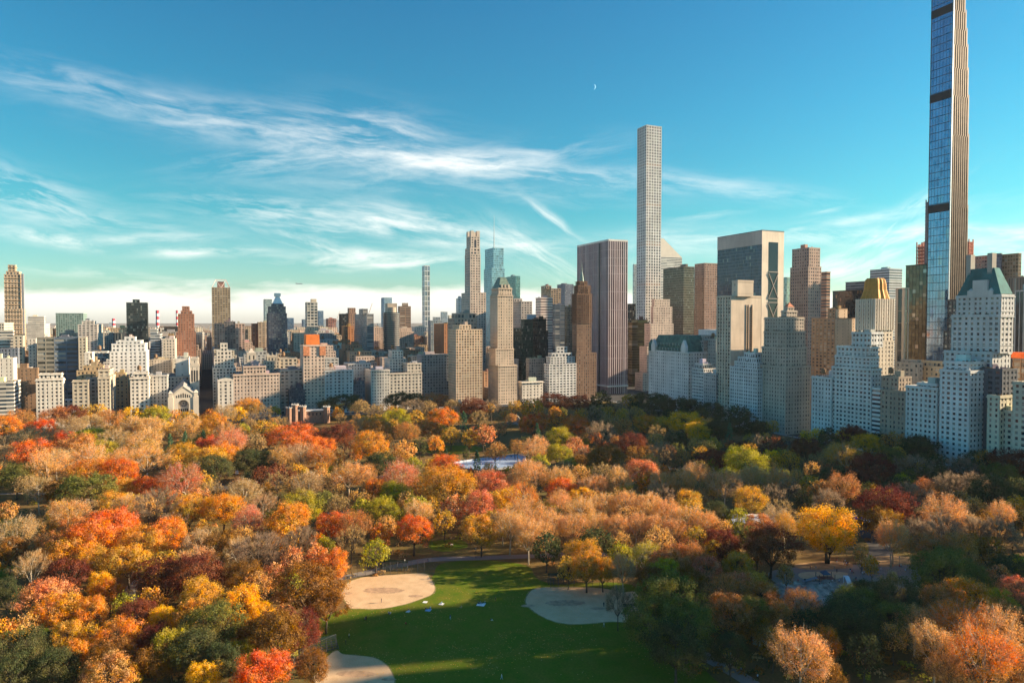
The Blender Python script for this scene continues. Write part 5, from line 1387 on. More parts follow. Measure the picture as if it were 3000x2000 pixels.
# supertall
def supertall():
    Yn = -612.0
    Xc = -Yn / math.tan(theta(2777)); Xe = -Yn / math.tan(theta(2712)); 
    root = empty('residential_tower', (Xc, Yn, 0)); tag(root, 'towering feather thin skyscraper, blue glass front and bronze fluted side', 'tower')
    w = Xe - Xc
    def yS(px): return -Xc * math.tan(theta(px)) - Yn
    steps = [(2830, 1200), (2829.0, 605), (2826.5, 395), (2823.5, 280), (2820, 200), (2817, 132), (2813, 85), (2808, 32)]
    zs = [0] + [height_at(2777, py, Xc, Yn) for _, py in steps[1:]] + [435]
    xs = yS(2831)
    g = MB(); br = MB()
    full = yS(2831)
    offs = [1.0, .97, .93, .885, .835, .78, .72, .65]
    z0 = 0
    for i, o in enumerate(offs):
        z1 = zs[i + 1]
        L = full * o
        g.box(.6, w - .6, L + .6, -.4, z0, z1) if False else None
        # core
        a = MB
        nfl = max(1, round((z1 - z0) / 8.0))
        g.quad((w - .3, -.3, z0), (.3, -.3, z0), (.3, -.3, z1), (w - .3, -.3, z1), [(0, z0 / 8), (6, z0 / 8), (6, z1 / 8), (0, z1 / 8)])
        g.quad((.3, L + .3, z0), (w - .3, L + .3, z0), (w - .3, L + .3, z1), (.3, L + .3, z1), [(0, z0 / 8), (6, z0 / 8), (6, z1 / 8), (0, z1 / 8)])
        for s, X in ((0, 0.0), (1, w)):
            # bronze and terracotta fins on the side walls, alternating depth
            n = max(3, round(abs(L) / 1.5)); 
            br.box(X + (.35 if s == 0 else -.7), X + (.7 if s == 0 else -.35), L, -.02, z0, z1)
            for k in range(n):
                y = L + (abs(L) - .6) * (k + .5) / n
                d = .75 if k % 2 else .45
                if s == 0: br.box(-d + .4, .4, y - .30, y + .30, z0, z1 + (3 if k == 0 else 0))
                else: br.box(w - .4, w - .4 + d, y - .30, y + .30, z0, z1)
        br.m = 0
        br.box(.5, w - .5, L + .4, min(L + 4, -1), z1, z1 + .5)
        z0 = z1
    g.build('curtain_wall', glass_mat((.17, .27, .40), .03, (.3, .34, .38), .06, .75, tilt=.012, vary=.35), root)
    br.build('bronze_fins', plain_mat('bronze_terracotta', (.14, .092, .065), .5, .15, .2, .2), root)
    fl = MB(); z = 6
    while z < 435:
        fl.box(0, w, -.32, -.12, z, z + .45); z += 7.2
    n = 7
    for i in range(n + 1):
        x = w * i / n; fl.box(max(0, x - .07), min(w, x + .07), -.31, -.2, 0, 435)
    fl.build('mullion', plain_mat('dark_mullion', (.05, .07, .10), .4), root)
    mb = MB()
    for py in (38, 286, 611):
        mb = MB(); z = height_at(2735, py, Xc + w * .5, Yn); mb.box(.1, w - .1, -.5, .05, z - 3.6, z + 3.6)
        mb.build('mechanical_floor', plain_mat('dark_louvre', (.02, .02, .025), .5), root)
    e = MB(); e.box(-.45, .35, -.6, .25, 0, 436); e.build('corner_mullion', plain_mat('bright_corner', (.6, .64, .68), .35, .3), root)
    PLACED.append((Xc, Xe, Yn + full, Yn))
supertall()
# Hampshire House
def hamp(root, loc):
    lb, z0, z1 = loc[-1]; x0, x1, y0, y1 = lb; g = plain_mat('turquoise_copper', (.06, .21, .21), .85, 0, .2, .15)
    zt = height_at(2934, 782, HX, HY)
    mb = MB(); pyramid(mb, x0 + .3, x1 - .3, y0 + .3, y1 - .3, z1 + .4, zt, .52, .42)
    L = x1 - x0
    for k in range(30):    # standing seams
        t = (k + .5) / 30; xb = x0 + .5 + (L - 1) * t; xt = x0 + L * .24 + L * .52 * t
        mb.tube([(xb, y1 - .2, z1 + .5), (xt, (y0 + y1) / 2 + (y1 - y0) * .21 + .1, zt)], [.14, .14], 3)
    mb.build('copper_roof', g, root)
    for u in (.33, .80):
        c = MB(); xx = x0 + L * u; c.box(xx - 1.6, xx + 1.6, (y0 + y1) / 2 - 1, (y0 + y1) / 2 + 3.6, zt - 9, zt + 10); c.build('chimney', wall_mat((.50, .44, .38)), root)
    d = MB(); d.box(x0 + L * .30, x0 + L * .62, y1 - 6, y1 + .3, z1, z1 + 11); d.build('dormer', wall_mat((.70, .66, .62)), root)
    for u in (.24, .68):
        a = MB(); xx = x0 + L * u; a.box(xx - 1.8, xx + 1.8, y1 - 4, y1 + .2, z1, z1 + 4); a.cyl(xx, y1 - 1.5, z1 + 4, z1 + 5.5, 1.8, .4, 10); a.build('roof_turret', wall_mat((.70, .66, .62)), root)
HY = -476 - 8; HX = 484 / math.tan(theta(2934))
hs = S((.66, .64, .62), bay=3.9, floor=3.6, ww=.42, wh=.5, blinds=.45, bright=(.42, .38, .30))
bld('residential_tower', 'terraced grey white apartment tower with steep turquoise copper roof', ('Y', -476), [(2766, 2909, 2962, 1035), (2786, 2931, 2968, 925, 4), (2799, 2932, 2970, 866, 5)], hs, cat='tower', win=100, extra=hamp, tank=False, bulk=False, cornice=.5)
bld('apartment_tower', 'bright white apartment slab with stacked window boxes, its foot in the trees', ('Y', -456), [(2755, 2845, 2845, 1090, 0, 20), (2766, 2842, 2842, 1064, 3, 16)], S((.80, .79, .78), bay=4.2, floor=3.4, ww=.46, wh=.5), cat='tower', win=100, tank=False, cornice=.4)
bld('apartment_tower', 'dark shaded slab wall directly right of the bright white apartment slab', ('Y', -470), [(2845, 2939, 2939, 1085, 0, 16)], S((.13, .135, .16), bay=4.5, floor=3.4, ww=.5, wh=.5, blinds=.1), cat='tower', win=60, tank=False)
bld('apartment_building', 'dark stub tower left of the turquoise roofed tower', ('Y', -560), [(2764, 2812, 2820, 973), (2775, 2812, 2818, 880, 2)], S((.06, .065, .075), bay=3, floor=3.4, ww=.7, wh=.6), tank=False)
bld('apartment_building', 'white front with a crest balcony left of the bright white slab', ('Y', -462), [(2656, 2750, 2750, 1140, 0, 18), (2690, 2748, 2748, 1128, 3, 12)], punched((.72, .71, .69), bay=3.2, ww=.42), win=100, cornice=.7)
bld('apartment_building', 'brownish tan block with mixed windows between the stepped hotel and crest balcony front', ('Y', -462), [(2582, 2656, 2656, 1150, 0, 18), (2584, 2635, 2635, 1108, 5, 14)], punched((.46, .36, .28), bay=3.3, ww=.4), win=100)
bld('apartment_building', 'grey penthouse block behind the brownish tan block', ('Y', -510), [(2625, 2694, 2705, 1066), (2640, 2690, 2700, 1058, 2)], punched((.42, .37, .32), bay=4.2))
bld('apartment_building', 'sunlit tan rooftop block below the foot of the supertall', ('Y', -520), [(2684, 2766, 2778, 1078), (2693, 2760, 2770, 1062, 3)], punched((.58, .43, .28), bay=3.6))
bld('office_tower', 'brown striped twin tower right of the supertall, behind the turquoise roof', ('Y', -820), [(2838, 2914, 2920, 748)], S((.34, .28, .25), bay=3, floor=4, ww=.7, wh=.6, glass=(.10, .09, .10), gmetal=.3), cat='tower', tank=False)
bld('office_tower', 'slim bluish tower between the two brown towers behind the turquoise roof', ('Y', -810), [(2914, 2929, 2932, 744)], curtain((.2, .2, .24), (.12, .13, .18)), cat='tower', tank=False, bulk=False)
bld('office_tower', 'brown reflective tower at the right above the turquoise roof', ('Y', -815), [(2930, 2980, 2988, 744)], S((.30, .20, .14), bay=3, floor=4, ww=.8, wh=.7, glass=(.16, .11, .06), gmetal=.4), cat='tower', tank=False)
bld('office_tower', 'brown louvred block cut by the right edge, above the black striped tower', ('Y', -700), [(2949, 3060, 3080, 810)], S((.26, .19, .16), bay=2.4, floor=999, ww=.5, wh=1, glass=(.05, .04, .04)), cat='tower', tank=False)
bld('office_tower', 'black tower with thin white stripes at the right edge', ('Y', -600), [(2972, 3060, 3080, 851)], S((.5, .5, .52), bay=3.2, floor=999, ww=.86, wh=1, glass=(.015, .015, .02)), cat='tower', tank=False)
bld('apartment_building', 'yellowish white bay with rounded top near the right edge', ('Y', -462), [(2896, 2934, 2934, 1163, 0, 16)], punched((.72, .66, .52), bay=4.2, ww=.36), win=50, cornice=.5)
bld('apartment_building', 'lower cream wing between the rounded bay and the right edge block', ('Y', -466), [(2934, 2974, 2974, 1208, 0, 14)], punched((.68, .62, .50), bay=3.4), win=60, cornice=.6)
bld('apartment_building', 'cream block with paired windows cut by the right edge', ('Y', -462), [(2970, 3060, 3060, 1128, 0, 18)], punched((.68, .62, .50), bay=3.8), win=60, cornice=.5)
def redframe():
    b = stage_box(('Y', -520), (2968, 3040, 3050, 1045)); root = make_building('building_site', 'half built block wrapped in orange netting at the right edge', [(b, 0, height_at(3040, 1045, b[0], b[3]))], S((.34, .20, .12), bay=5, floor=4, ww=.85, wh=.8, glass=(.12, .07, .04)), 'building site', tank=False, bulk=False)
    lb = b; z = height_at(3040, 1045, b[0], b[3]); m = MB(); m.box(-.6, b[1] - b[0] + .6, b[2] - b[3] - .6, .6, z - 1.5, z + 2.6); m.build('safety_netting', plain_mat('orange_netting', (.85, .16, .04), .8), root)
redframe()
# ---------------- towers behind, left to middle
def scafl(root, loc):
    mb = MB()
    for lb, z0, z1 in loc:
        x0, x1, y0, y1 = lb; z = max(z0, 30)
        while z < z1: mb.box(x0 - .9, x1 + .9, y0 - .9, y1 + .9, z, z + .35); z += 6.6
    mb.build('work_deck', plain_mat('deck_timber', (.62, .42, .25), .8, 0, .2, .3), root)
    lb, z0, z1 = loc[1]; h = MB(); h.box(lb[0] - 1, lb[0] + 2, lb[2] - 4.5, lb[2] - 1.5, 20, z1 + 2); h.build('hoist_mast', plain_mat('hoist_steel', (.25, .26, .28), .6), root)
bld('residential_tower', 'tall tan tower under construction with hoist mast at far left', ('X', 1250), [(14, 66, 76, 906), (15, 62, 70, 806, 2), (21, 60, 66, 797, 4), (27, 49, 53, 778, 6)], S((.62, .46, .32), bay=4, floor=3.6, ww=.5, wh=.55), cat='tower', extra=scafl, tank=False, bulk=False)
bld('apartment_building', 'pale block at the left edge below the tower under construction', ('X', 1000), [(-60, 12, 40, 948)], modern(LIME))
bld('apartment_building', 'light apartment block in front of the tower under construction', ('X', 960), [(-50, 38, 42, 970)], strips(WHITE), tank=False)
bld('apartment_building', 'tan apartment tower standing at the foot of the tower under construction', ('X', 950), [(38, 68, 72, 985)], punched(BEIGE, bay=4.5))
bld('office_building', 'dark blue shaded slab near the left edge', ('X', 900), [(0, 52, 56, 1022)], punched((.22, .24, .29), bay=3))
bld('hospital_building', 'white stepped hospital slab beyond the tower under construction', ('X', 1400), [(78, 130, 147, 950), (82, 130, 134, 928, 3)], strips(WHITE, wh=.35), tank=False)
bld('office_building', 'dark building with green white lattice facade on the left skyline', ('X', 1300), [(164, 245, 256, 919)], S((.26, .36, .34), bay=3.2, floor=3.2, ww=.55, wh=.55, glass=(.02, .06, .06)), tank=False)
bld('apartment_tower', 'white gridded tower with brown roof box on the left skyline', ('X', 1150), [(228, 286, 302, 952), (240, 276, 282, 942, 4)], S((.66, .58, .52), bay=4.5, floor=3.2, ww=.6, wh=.5), cat='tower', tank=False)
bld('office_tower', 'tall dark grey slab with rooftop box alone on the left skyline', ('X', 1200), [(371, 432, 435, 888), (390, 409, 411, 879, 5)], curtain((.08, .09, .09), (.035, .045, .05), gmetal=.2), cat='tower', tank=False, bulk=False)
bld('apartment_tower', 'stepped brown brick tower with arched crown on the left skyline', ('X', 1120), [(516, 573, 577, 975), (521, 568, 572, 921, 2), (530, 562, 566, 912, 4), (534, 554, 557, 899, 6)], S((.46, .22, .14), bay=3.4, floor=3.4, ww=.4, wh=.5), cat='tower', tank=False, bulk=False)
def chimney(px, top, bot_w, x, label):
    y = -x * math.tan(theta(px)); z1 = height_at(px, top, x, y)
    root = empty('smokestack', (x, y, 0)); tag(root, label, 'chimney', 'red and white smokestacks on the left skyline')
    s = bot_w / F_PX * x / 2
    m = MB(); m.cyl(0, 0, 0, z1 * .6, s, s * .9, 14); m.build('shaft', plain_mat('stack_concrete', (.7, .66, .6), .8), root)
    b = MB(); n = 5
    for i in range(n):
        b.m = i % 2; b.cyl(0, 0, z1 * (.6 + .4 * i / n), z1 * (.6 + .4 * (i + 1) / n), s * .9, s * .88, 14)
    b.build('painted_bands', [plain_mat('stack_red', (.62, .06, .09), .7), plain_mat('stack_white', (.8, .78, .76), .7)], root)
chimney(462, 909, 9, 2950, 'tallest red and white smokestack, right of the dark grey slab')
chimney(519, 909, 6, 2900, 'thin red and white smokestack just left of the brown brick tower')
chimney(333, 933, 8, 3100, 'short red and white smokestack left of the dark grey slab')
bld('office_building', 'wide dark blue office block with long window bands at left', ('X', 930), [(158, 228, 240, 990)], S((.16, .20, .26), bay=11, floor=5, ww=.9, wh=.5, glass=(.04, .06, .08)), tank=False)
bld('office_building', 'tan office block with long window bands left of the dark blue block', ('X', 930), [(107, 158, 160, 990)], S((.34, .30, .24), bay=11, floor=5, ww=.9, wh=.5, glass=(.06, .06, .05)), tank=False)
bld('apartment_building', 'small white block left of the tan banded office', ('X', 940), [(82, 105, 107, 993)], punched(WHITE, ww=.2))
bld('apartment_building', 'tan block right of the dark blue office block', ('X', 925), [(229, 252, 256, 990)], punched(BEIGE, bay=4))
bld('apartment_building', 'white terraced apartment hill with scattered dark windows below the grey slab', ('X', 930), [(320, 428, 436, 1030), (326, 424, 432, 1008, 3), (340, 412, 420, 1000, 5), (364, 396, 400, 989, 8)], S((.80, .77, .74), bay=4.6, floor=4.0, ww=.45, wh=.45), tank=False)
bld('office_building', 'dark beige block left of the grey slab tower', ('X', 1250), [(306, 335, 338, 976)], modern((.60, .56, .50)))
bld('office_building', 'charcoal ribbed block touching the grey slab tower', ('X', 1240), [(336, 372, 376, 976)], S((.14, .15, .16), bay=4, floor=99, ww=.6, wh=1))
bld('apartment_building', 'bluish striped tower below the tallest smokestack', ('X', 1020), [(440, 468, 476, 981), (440, 460, 464, 966, 2)], strips((.46, .46, .47)))
bld('apartment_building', 'white cube block with small windows at left middle', ('X', 880), [(246, 262, 276, 1035), (276, 314, 318, 1035, 1)], punched(WHITE, ww=.35))
bld('apartment_building', 'pale block left of the stepped brown brick tower', ('X', 1000), [(477, 512, 520, 995)], punched(LIME))
def truss(root, loc):
    lb, z0, z1 = loc[-1]; x0, x1, y0, y1 = lb; m = MB(); h = 15
    c = [(x0, y0), (x1, y0), (x1, y1), (x0, y1)]
    cx, cy = (x0 + x1) / 2, (y0 + y1) / 2
    t = [(cx + (a - cx) * .55, cy + (b - cy) * .55) for a, b in c]
    for i in range(4):
        j = (i + 1) % 4
        m.tube([(*c[i], z1), (*t[i], z1 + h)], [.5, .5], 4); m.tube([(*t[i], z1 + h), (*t[j], z1 + h)], [.5, .5], 4); m.tube([((c[i][0] + c[j][0]) / 2, (c[i][1] + c[j][1]) / 2, z1), (*t[i], z1 + h)], [.4, .4], 4)
        m.tube([((c[i][0] + c[j][0]) / 2, (c[i][1] + c[j][1]) / 2, z1), (*t[j], z1 + h)], [.4, .4], 4)
    m.build('roof_truss', plain_mat('truss_white', (.7, .62, .56), .6), root)
    b = MB(); b.box(cx - 6, cx + 6, cy - 6, cy + 6, z1 + .3, z1 + 12); b.build('roof_bulkhead', wall_mat((.34, .18, .15)), root)
bld('apartment_tower', 'tall brown tower with a truss crown left of the street canyon', ('X', 1330), [(622, 622, 676, 843, 0, 34)], S((.40, .30, .20), bay=4.5, floor=3.2, ww=.66, wh=.5), cat='tower', extra=truss, tank=False, bulk=False)
for a, b, top, w, lab in ((628, 658, 950, (.60, .42, .34), 'rosy gridded apartment slab below the truss crowned tower'), (658, 690, 943, (.22, .20, .20), 'dark gridded middle slab between two rosy slabs'), (690, 717, 950, (.62, .44, .36), 'rosy gridded apartment slab, right one of the pair')):
    bld('apartment_tower', lab, ('X', 1150 if w[0] > .3 else 1154), [(a, a, b, top, 0, 28)], S(w, bay=4, floor=3.3, ww=.62, wh=.6), cat='tower', tank=False)
bld('apartment_tower', 'narrow red brick tower left of the dark window tower', ('X', 1250), [(739, 739, 757, 949, 0, 24)], S(BRICK, bay=4, ww=.4), cat='tower')
bld('apartment_tower', 'tan and dark windowed tower left of the dark stepped glass tower', ('X', 1240), [(757, 757, 787, 945, 0, 26)], S((.50, .38, .27), bay=5, floor=3.3, ww=.7, wh=.5), cat='tower')
def whitepyr(root, loc):
    lb, z0, z1 = loc[-1]; x0, x1, y0, y1 = lb; m = MB(); pyramid(m, x0 + 1, x1 - 1, y0 + 1, y1 - 1, z1 + .5, z1 + 12, .35, .35); m.box((x0 + x1) / 2 - 4.5, (x0 + x1) / 2 + 4.5, (y0 + y1) / 2 - 4.5, (y0 + y1) / 2 + 4.5, z1 + 12, z1 + 17)
    m.build('white_pyramid', plain_mat('white_metal', (.8, .78, .76), .5, .1, .05, .2), root)
bld('apartment_tower', 'dark glass stepped tower with white pyramid top', ('X', 1100), [(787, 787, 841, 919, 0, 34), (790, 790, 838, 899, 3, 28), (799, 799, 832, 891, 6, 22)], S((.13, .14, .18), bay=2.6, floor=3.3, ww=.8, wh=.62, glass=(.07, .085, .12), gmetal=.2), cat='tower', extra=whitepyr, tank=False, bulk=False)
bld('office_tower', 'pale blue glass tower behind the white pyramid tower', ('X', 1900), [(776, 776, 798, 877, 0, 40)], curtain((.55, .62, .62), (.30, .36, .38)), cat='tower', tank=False, bulk=False)
bld('apartment_tower', 'small blue glass tower right of the white pyramid tower', ('X', 2100), [(843, 843, 861, 932, 0, 40)], curtain((.2, .3, .42), (.10, .17, .27)), cat='tower', tank=False, bulk=False)
bld('apartment_tower', 'slim dark tower with white balcony edge and taller beige core', ('X', 1500), [(900, 900, 931, 886, 0, 30)], S((.62, .58, .52), bay=7, floor=6, ww=.8, wh=.72, glass=(.03, .045, .06)), cat='tower', tank=False, bulk=False)
bld('apartment_tower', 'beige core shaft rising behind the slim dark balcony tower', ('X', 1512), [(913, 913, 928, 877, 0, 14)], S(BEIGE, ww=.1, wh=.2), cat='tower', tank=False, bulk=False)
bld('office_tower', 'distant blue glass tower right of the slim balcony tower', ('X', 2200), [(934, 934, 948, 911, 0, 40)], curtain((.25, .35, .45), (.14, .22, .32)), cat='tower', tank=False, bulk=False)
bld('office_tower', 'distant pale blue tower left of the slim balcony tower', ('X', 2200), [(889, 889, 900, 936, 0, 40)], curtain((.35, .42, .5), (.2, .28, .36)), cat='tower', tank=False, bulk=False)
bld('building_site', 'reddish half built tower on the middle left skyline', ('X', 1800), [(962, 962, 985, 934, 0, 36)], S((.46, .20, .15), bay=5, floor=4, ww=.7, wh=.6), cat='tower', tank=False)
bld('office_tower', 'narrow black tower left of the brown skyline tower', ('X', 1400), [(1001, 1001, 1021, 920, 0, 30)], curtain(BLACK, (.02, .022, .026), gmetal=0), cat='tower', tank=False, bulk=False)
bld('apartment_tower', 'brown tower between the black tower and grey balcony tower', ('X', 1400), [(1022, 1022, 1044, 918, 0, 30), (1024, 1024, 1042, 903, 4, 20)], S((.40, .24, .17), bay=4, ww=.5), cat='tower', tank=False, bulk=False)
bld('apartment_tower', 'orange brick tower below the narrow black tower', ('X', 1150), [(1010, 1010, 1036, 957, 0, 28)], S((.60, .26, .12), bay=5, floor=3.3, ww=.4, wh=.5), cat='tower')
bld('apartment_building', 'low orange brick block left of the orange brick tower', ('X', 1130), [(990, 990, 1012, 1001, 0, 28)], S((.58, .27, .14), bay=3, ww=.3), tank=False)
bld('apartment_tower', 'grey balcony tower with tan sunlit edge on the middle left skyline', ('X', 1050), [(1036, 1075, 1095, 921), (1052, 1064, 1078, 906, 6)], S((.36, .34, .33), bay=7, floor=3.1, ww=.9, wh=.5, glass=(.05, .06, .08)), cat='tower', tank=False, bulk=False)
def rounded(name, label, X, a, c, top, st, boxtop):
    ya, yb = -X * math.tan(theta(a)), -X * math.tan(theta(c)); r = abs(ya - yb) / 2; yc = (ya + yb) / 2; xc = X + r
    zt = height_at((a + c) / 2, top, X, yc); root = empty(name, (xc, yc, 0)); tag(root, label, 'tower')
    g = MB(); n = 28; g.cyl(0, 0, 0, zt, r - 1.4, r - 1.4, n); g.build('glazing', glass_mat((.03, .04, .05), .1), root)
    b = MB(); z = 6
    while z < zt: b.cyl(0, 0, z, z + 1.15, r, r, n); z += 3.2
    b.build('balcony_ring', wall_mat(st), root)
    t = MB(); t.box(-r * .55, r * .6, -r * .55, r * .55, zt, height_at((a + c) / 2, boxtop, X, yc)); t.cyl(-r * .3, 0, zt, zt + 8, r * .5, r * .5, 16); t.build('roof_bulkhead', wall_mat((.5, .42, .34)), root)
    PLACED.append((X, X + 2 * r, yb, ya))
rounded('apartment_tower', 'rounded tower of dark curved balconies with a tan roof box', 1050, 1127, 1178, 915, (.30, .28, .27), 888)
bld('office_tower', 'light blue glass tower behind the rounded balcony tower', ('X', 2200), [(1126, 1126, 1149, 872, 0, 44)], curtain((.5, .6, .68), (.28, .40, .50)), cat='tower', tank=False, bulk=False)
bld('apartment_tower', 'brown tower right of the rounded balcony tower', ('X', 1250), [(1166, 1172, 1204, 898), (1178, 1180, 1196, 889, 4)], S((.36, .24, .17), bay=9, floor=3.2, ww=.9, wh=.5), cat='tower', tank=False, bulk=False)
bld('residential_tower', 'very slim white framed glass tower on the middle skyline', ('X', 1700), [(1237, 1245, 1260, 779)], S((.78, .77, .75), bay=9, floor=13, ww=.84, wh=.86, glass=(.20, .26, .32), gmetal=.4), cat='tower', tank=False, bulk=False)
bld('apartment_building', 'blue grey glass block right of the very slim white tower', ('X', 1150), [(1254, 1262, 1296, 940), (1268, 1270, 1290, 930, 4)], S((.34, .40, .44), bay=4, floor=3.5, ww=.75, wh=.6, glass=(.10, .14, .18)), tank=False)
bld('apartment_building', 'orange brick block with grey blue shaded front left of the tan slab', ('X', 1080), [(1271, 1301, 1328, 950)], S((.60, .28, .14), bay=4, floor=3.3, ww=.5, wh=.45), tank=False)
bld('apartment_tower', 'white balconied glass tower left of the tall limestone tower', ('X', 1300), [(1336, 1342, 1364, 875)], S((.74, .78, .8), bay=5, floor=4, ww=.8, wh=.62, glass=(.2, .28, .32), gmetal=.3), cat='tower', tank=False)
bld('apartment_building', 'small pale cream tower on the horizon left of the tan slab', ('X', 1900), [(1312, 1316, 1325, 924)], S((.8, .74, .62), bay=6, floor=6, ww=.4, wh=.5), tank=False, bulk=False)
bld('office_building', 'distant grey blue tower on the horizon left of the cream tower', ('X', 1900), [(1291, 1294, 1311, 914)], curtain((.45, .5, .55), (.25, .32, .38)), tank=False, bulk=False)
def notched(root, loc):
    lb, z0, z1 = loc[-1]; x0, x1, y0, y1 = lb; m = MB(); h = 9
    for (a, b) in ((0, .32), (.68, 1)):
        m.box(x0, x0 + 6, y0 + (y1 - y0) * a, y0 + (y1 - y0) * b, z1, z1 + h)
        m.box(x1 - 6, x1, y0 + (y1 - y0) * a, y0 + (y1 - y0) * b, z1, z1 + h)
    m.build('crown_pylon', wall_mat((.72, .60, .50)), root)
    g = MB(); yc = (y0 + y1) / 2; g.box(x0 - .1, x0 + .1, yc - 1.8, yc + 1.8, z1 - 34, z1 - 6); g.build('tall_window', glass_mat((.05, .05, .06), .1), root)
bld('residential_tower', 'tall limestone tower with notched crown behind the tan slab', ('X', 980), [(1352, 1378, 1424, 858), (1362, 1378, 1408, 745, 3), (1363, 1378, 1407, 727, 4), (1367, 1380, 1406, 693, 6)], S((.70, .57, .48), bay=4.6, floor=3.8, ww=.5, wh=.56), cat='tower', extra=notched, tank=False, bulk=False)
def mast(root, loc):
    lb, z0, z1 = loc[-1]; x0, x1, y0, y1 = lb; m = MB(); cx, cy = (x0 + x1) / 2, (y0 + y1) / 2; m.cyl(cx, cy, z1, z1 + 26, .9, .7, 6); m.cyl(cx, cy, z1 + 26, z1 + 68, .6, .2, 6)
    for k in range(4): m.box(cx - 1.6, cx + 1.6, cy - .2, cy + .2, z1 + 14 + k * 4, z1 + 14.6 + k * 4)
    m.build('antenna', plain_mat('antenna_metal', (.35, .4, .42), .5), root)
bld('office_tower', 'light blue glass tower with tall antenna behind the cream hotel tower', ('X', 1250), [(1418, 1441, 1478, 786), (1421, 1446, 1475, 727, 3)], curtain((.35, .55, .60), (.30, .48, .56), gmetal=.5, floor=4.2, wh=.8), cat='tower', extra=mast, tank=False, bulk=False)
bld('office_tower', 'green glass tower right of the antenna tower', ('X', 1500), [(1480, 1511, 1524, 809)], curtain((.22, .40, .38), (.12, .26, .26), gmetal=.4), cat='tower', tank=False)
bld('office_building', 'greyish beige stepped block right of the cream hotel tower', ('X', 950), [(1500, 1527, 1559, 884), (1500, 1506, 1530, 876, 6)], S((.50, .45, .42), bay=5, floor=3.6, ww=.55, wh=.5), tank=False)
bld('office_tower', 'dark green glass block with stepped top right of the cream hotel tower', ('X', 870), [(1504, 1528, 1562, 963), (1526, 1536, 1561, 937, 5)], curtain((.04, .07, .06), (.03, .06, .05), gmetal=.3), cat='tower', tank=False)
bld('office_tower', 'black green mirrored block standing above the white clubhouse', ('X', 880), [(1557, 1580, 1606, 970), (1560, 1576, 1600, 935, 5)], curtain((.015, .03, .03), (.015, .035, .035), gmetal=.3), cat='tower', tank=False)
bld('office_building', 'pale blue box roof block above the dark green glass', ('X', 930), [(1543, 1546, 1570, 923)], S((.5, .6, .68), ww=.1, wh=.2), tank=False, bulk=False)
bld('office_tower', 'white and rose horizontally striped tower left of the scaffolded hotel', ('X', 1000), [(1569, 1584, 1619, 873)], S((.80, .68, .62), bay=50, floor=4.2, ww=1, wh=.48, glass=(.10, .06, .07)), cat='tower', tank=False)
bld('office_tower', 'tan brown tower behind the striped tower', ('X', 1200), [(1585, 1614, 1643, 846), (1585, 1600, 1615, 838, 2)], S((.38, .27, .19), bay=5, floor=3.9, ww=.7, wh=.6), cat='tower', tank=False)
bld('office_tower', 'blue grey tower left of the scaffolded hotel tower', ('X', 1300), [(1632, 1655, 1680, 833)], S((.20, .22, .28), bay=3, floor=3.9, ww=.6, wh=.6, glass=(.06, .08, .12)), cat='tower', tank=False)
bld('office_building', 'dark brown narrow block between the blue grey tower and scaffolded hotel', ('X', 1000), [(1655, 1662, 1680, 900)], S((.34, .25, .17), bay=3, floor=3.9, ww=.6, wh=.6), tank=False)
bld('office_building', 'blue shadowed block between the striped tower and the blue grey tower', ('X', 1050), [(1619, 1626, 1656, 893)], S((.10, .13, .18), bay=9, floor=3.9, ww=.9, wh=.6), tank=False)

# ---------------- the blocks between: row houses and apartment houses of the side streets
TONES = [((.60, .50, .40), 'beige'), ((.44, .24, .15), 'red brick'), ((.34, .22, .15), 'brown brick'), ((.74, .70, .65), 'white'), ((.56, .42, .29), 'tan'), ((.50, .48, .45), 'grey'),
         ((.62, .47, .38), 'rosy'), ((.66, .58, .46), 'cream'), ((.52, .30, .18), 'orange brick'), ((.70, .64, .56), 'pale stone')]
frng = random.Random(21)
aves = [775, 935, 1085, 1240, 1400, 1580, 1790, 2010]
fill = []
for ai in range(len(aves) - 1):
    xa, xb = aves[ai] + (24 if ai else 0), aves[ai + 1] - 2
    for j in range(-8, 8):
        yb = -j * 80.5 - 9
        ya = yb - 62
        for row in (0, 1):
            y0, y1 = (ya, ya + 29.5) if row == 0 else (ya + 32.5, yb)
            x = xa
            while x < xb - 10:
                w = frng.choice([12, 16, 20, 24, 30])
                end = (x < xa + 8) or (x + w > xb - 14)
                if end: w = frng.choice([24, 30])
                if x + w > xb: w = xb - x
                h = frng.uniform(40, 62) if end else (frng.uniform(15, 30) if frng.random() < .5 else frng.uniform(28, 54))
                if ai >= 2 and frng.random() < .32: h = frng.uniform(62, 90)
                b = (x, x + w - .4, y0, y1)
                x += w
                xm, ym = (b[0] + b[1]) / 2, (b[2] + b[3]) / 2
                px, py = to_px((b[0], ym, h))
                if px < -60 or px > 2000 or (px > 1620 and ai > 1): continue
                if 598 < px < 632: continue
                if (px > 1500 and xm < 1060) or (px > 1320 and h > 60): continue
                if any(not (b[1] + .5 < q[0] or b[0] - .5 > q[1] or b[3] + .5 < q[2] or b[2] - .5 > q[3]) for q in PLACED): continue
                fill.append((b, h, px, py, xm))
fill.sort(key=lambda f: -(f[1] - 10) * (f[0][3] - f[0][2]) / (f[4] ** 1.6) if True else 0)
vis = sorted(fill, key=lambda f: (f[4] // 80, -f[1]))
keep = [f for f in fill if f[1] > 24 and f[4] < 1600]
keep.sort(key=lambda f: f[4] - f[1] * 6)
keep = keep[:170]
kid = set(id(f) for f in keep)
rest = [f for f in fill if id(f) not in kid]
REF = sorted([(to_px(r.location + Vector((0, 0, 60)))[0], l) for l, r in BROOT.items()])
SHORT = {}
for px, l in REF: SHORT[l] = ' '.join(l.split()[:6])
used_l = set()
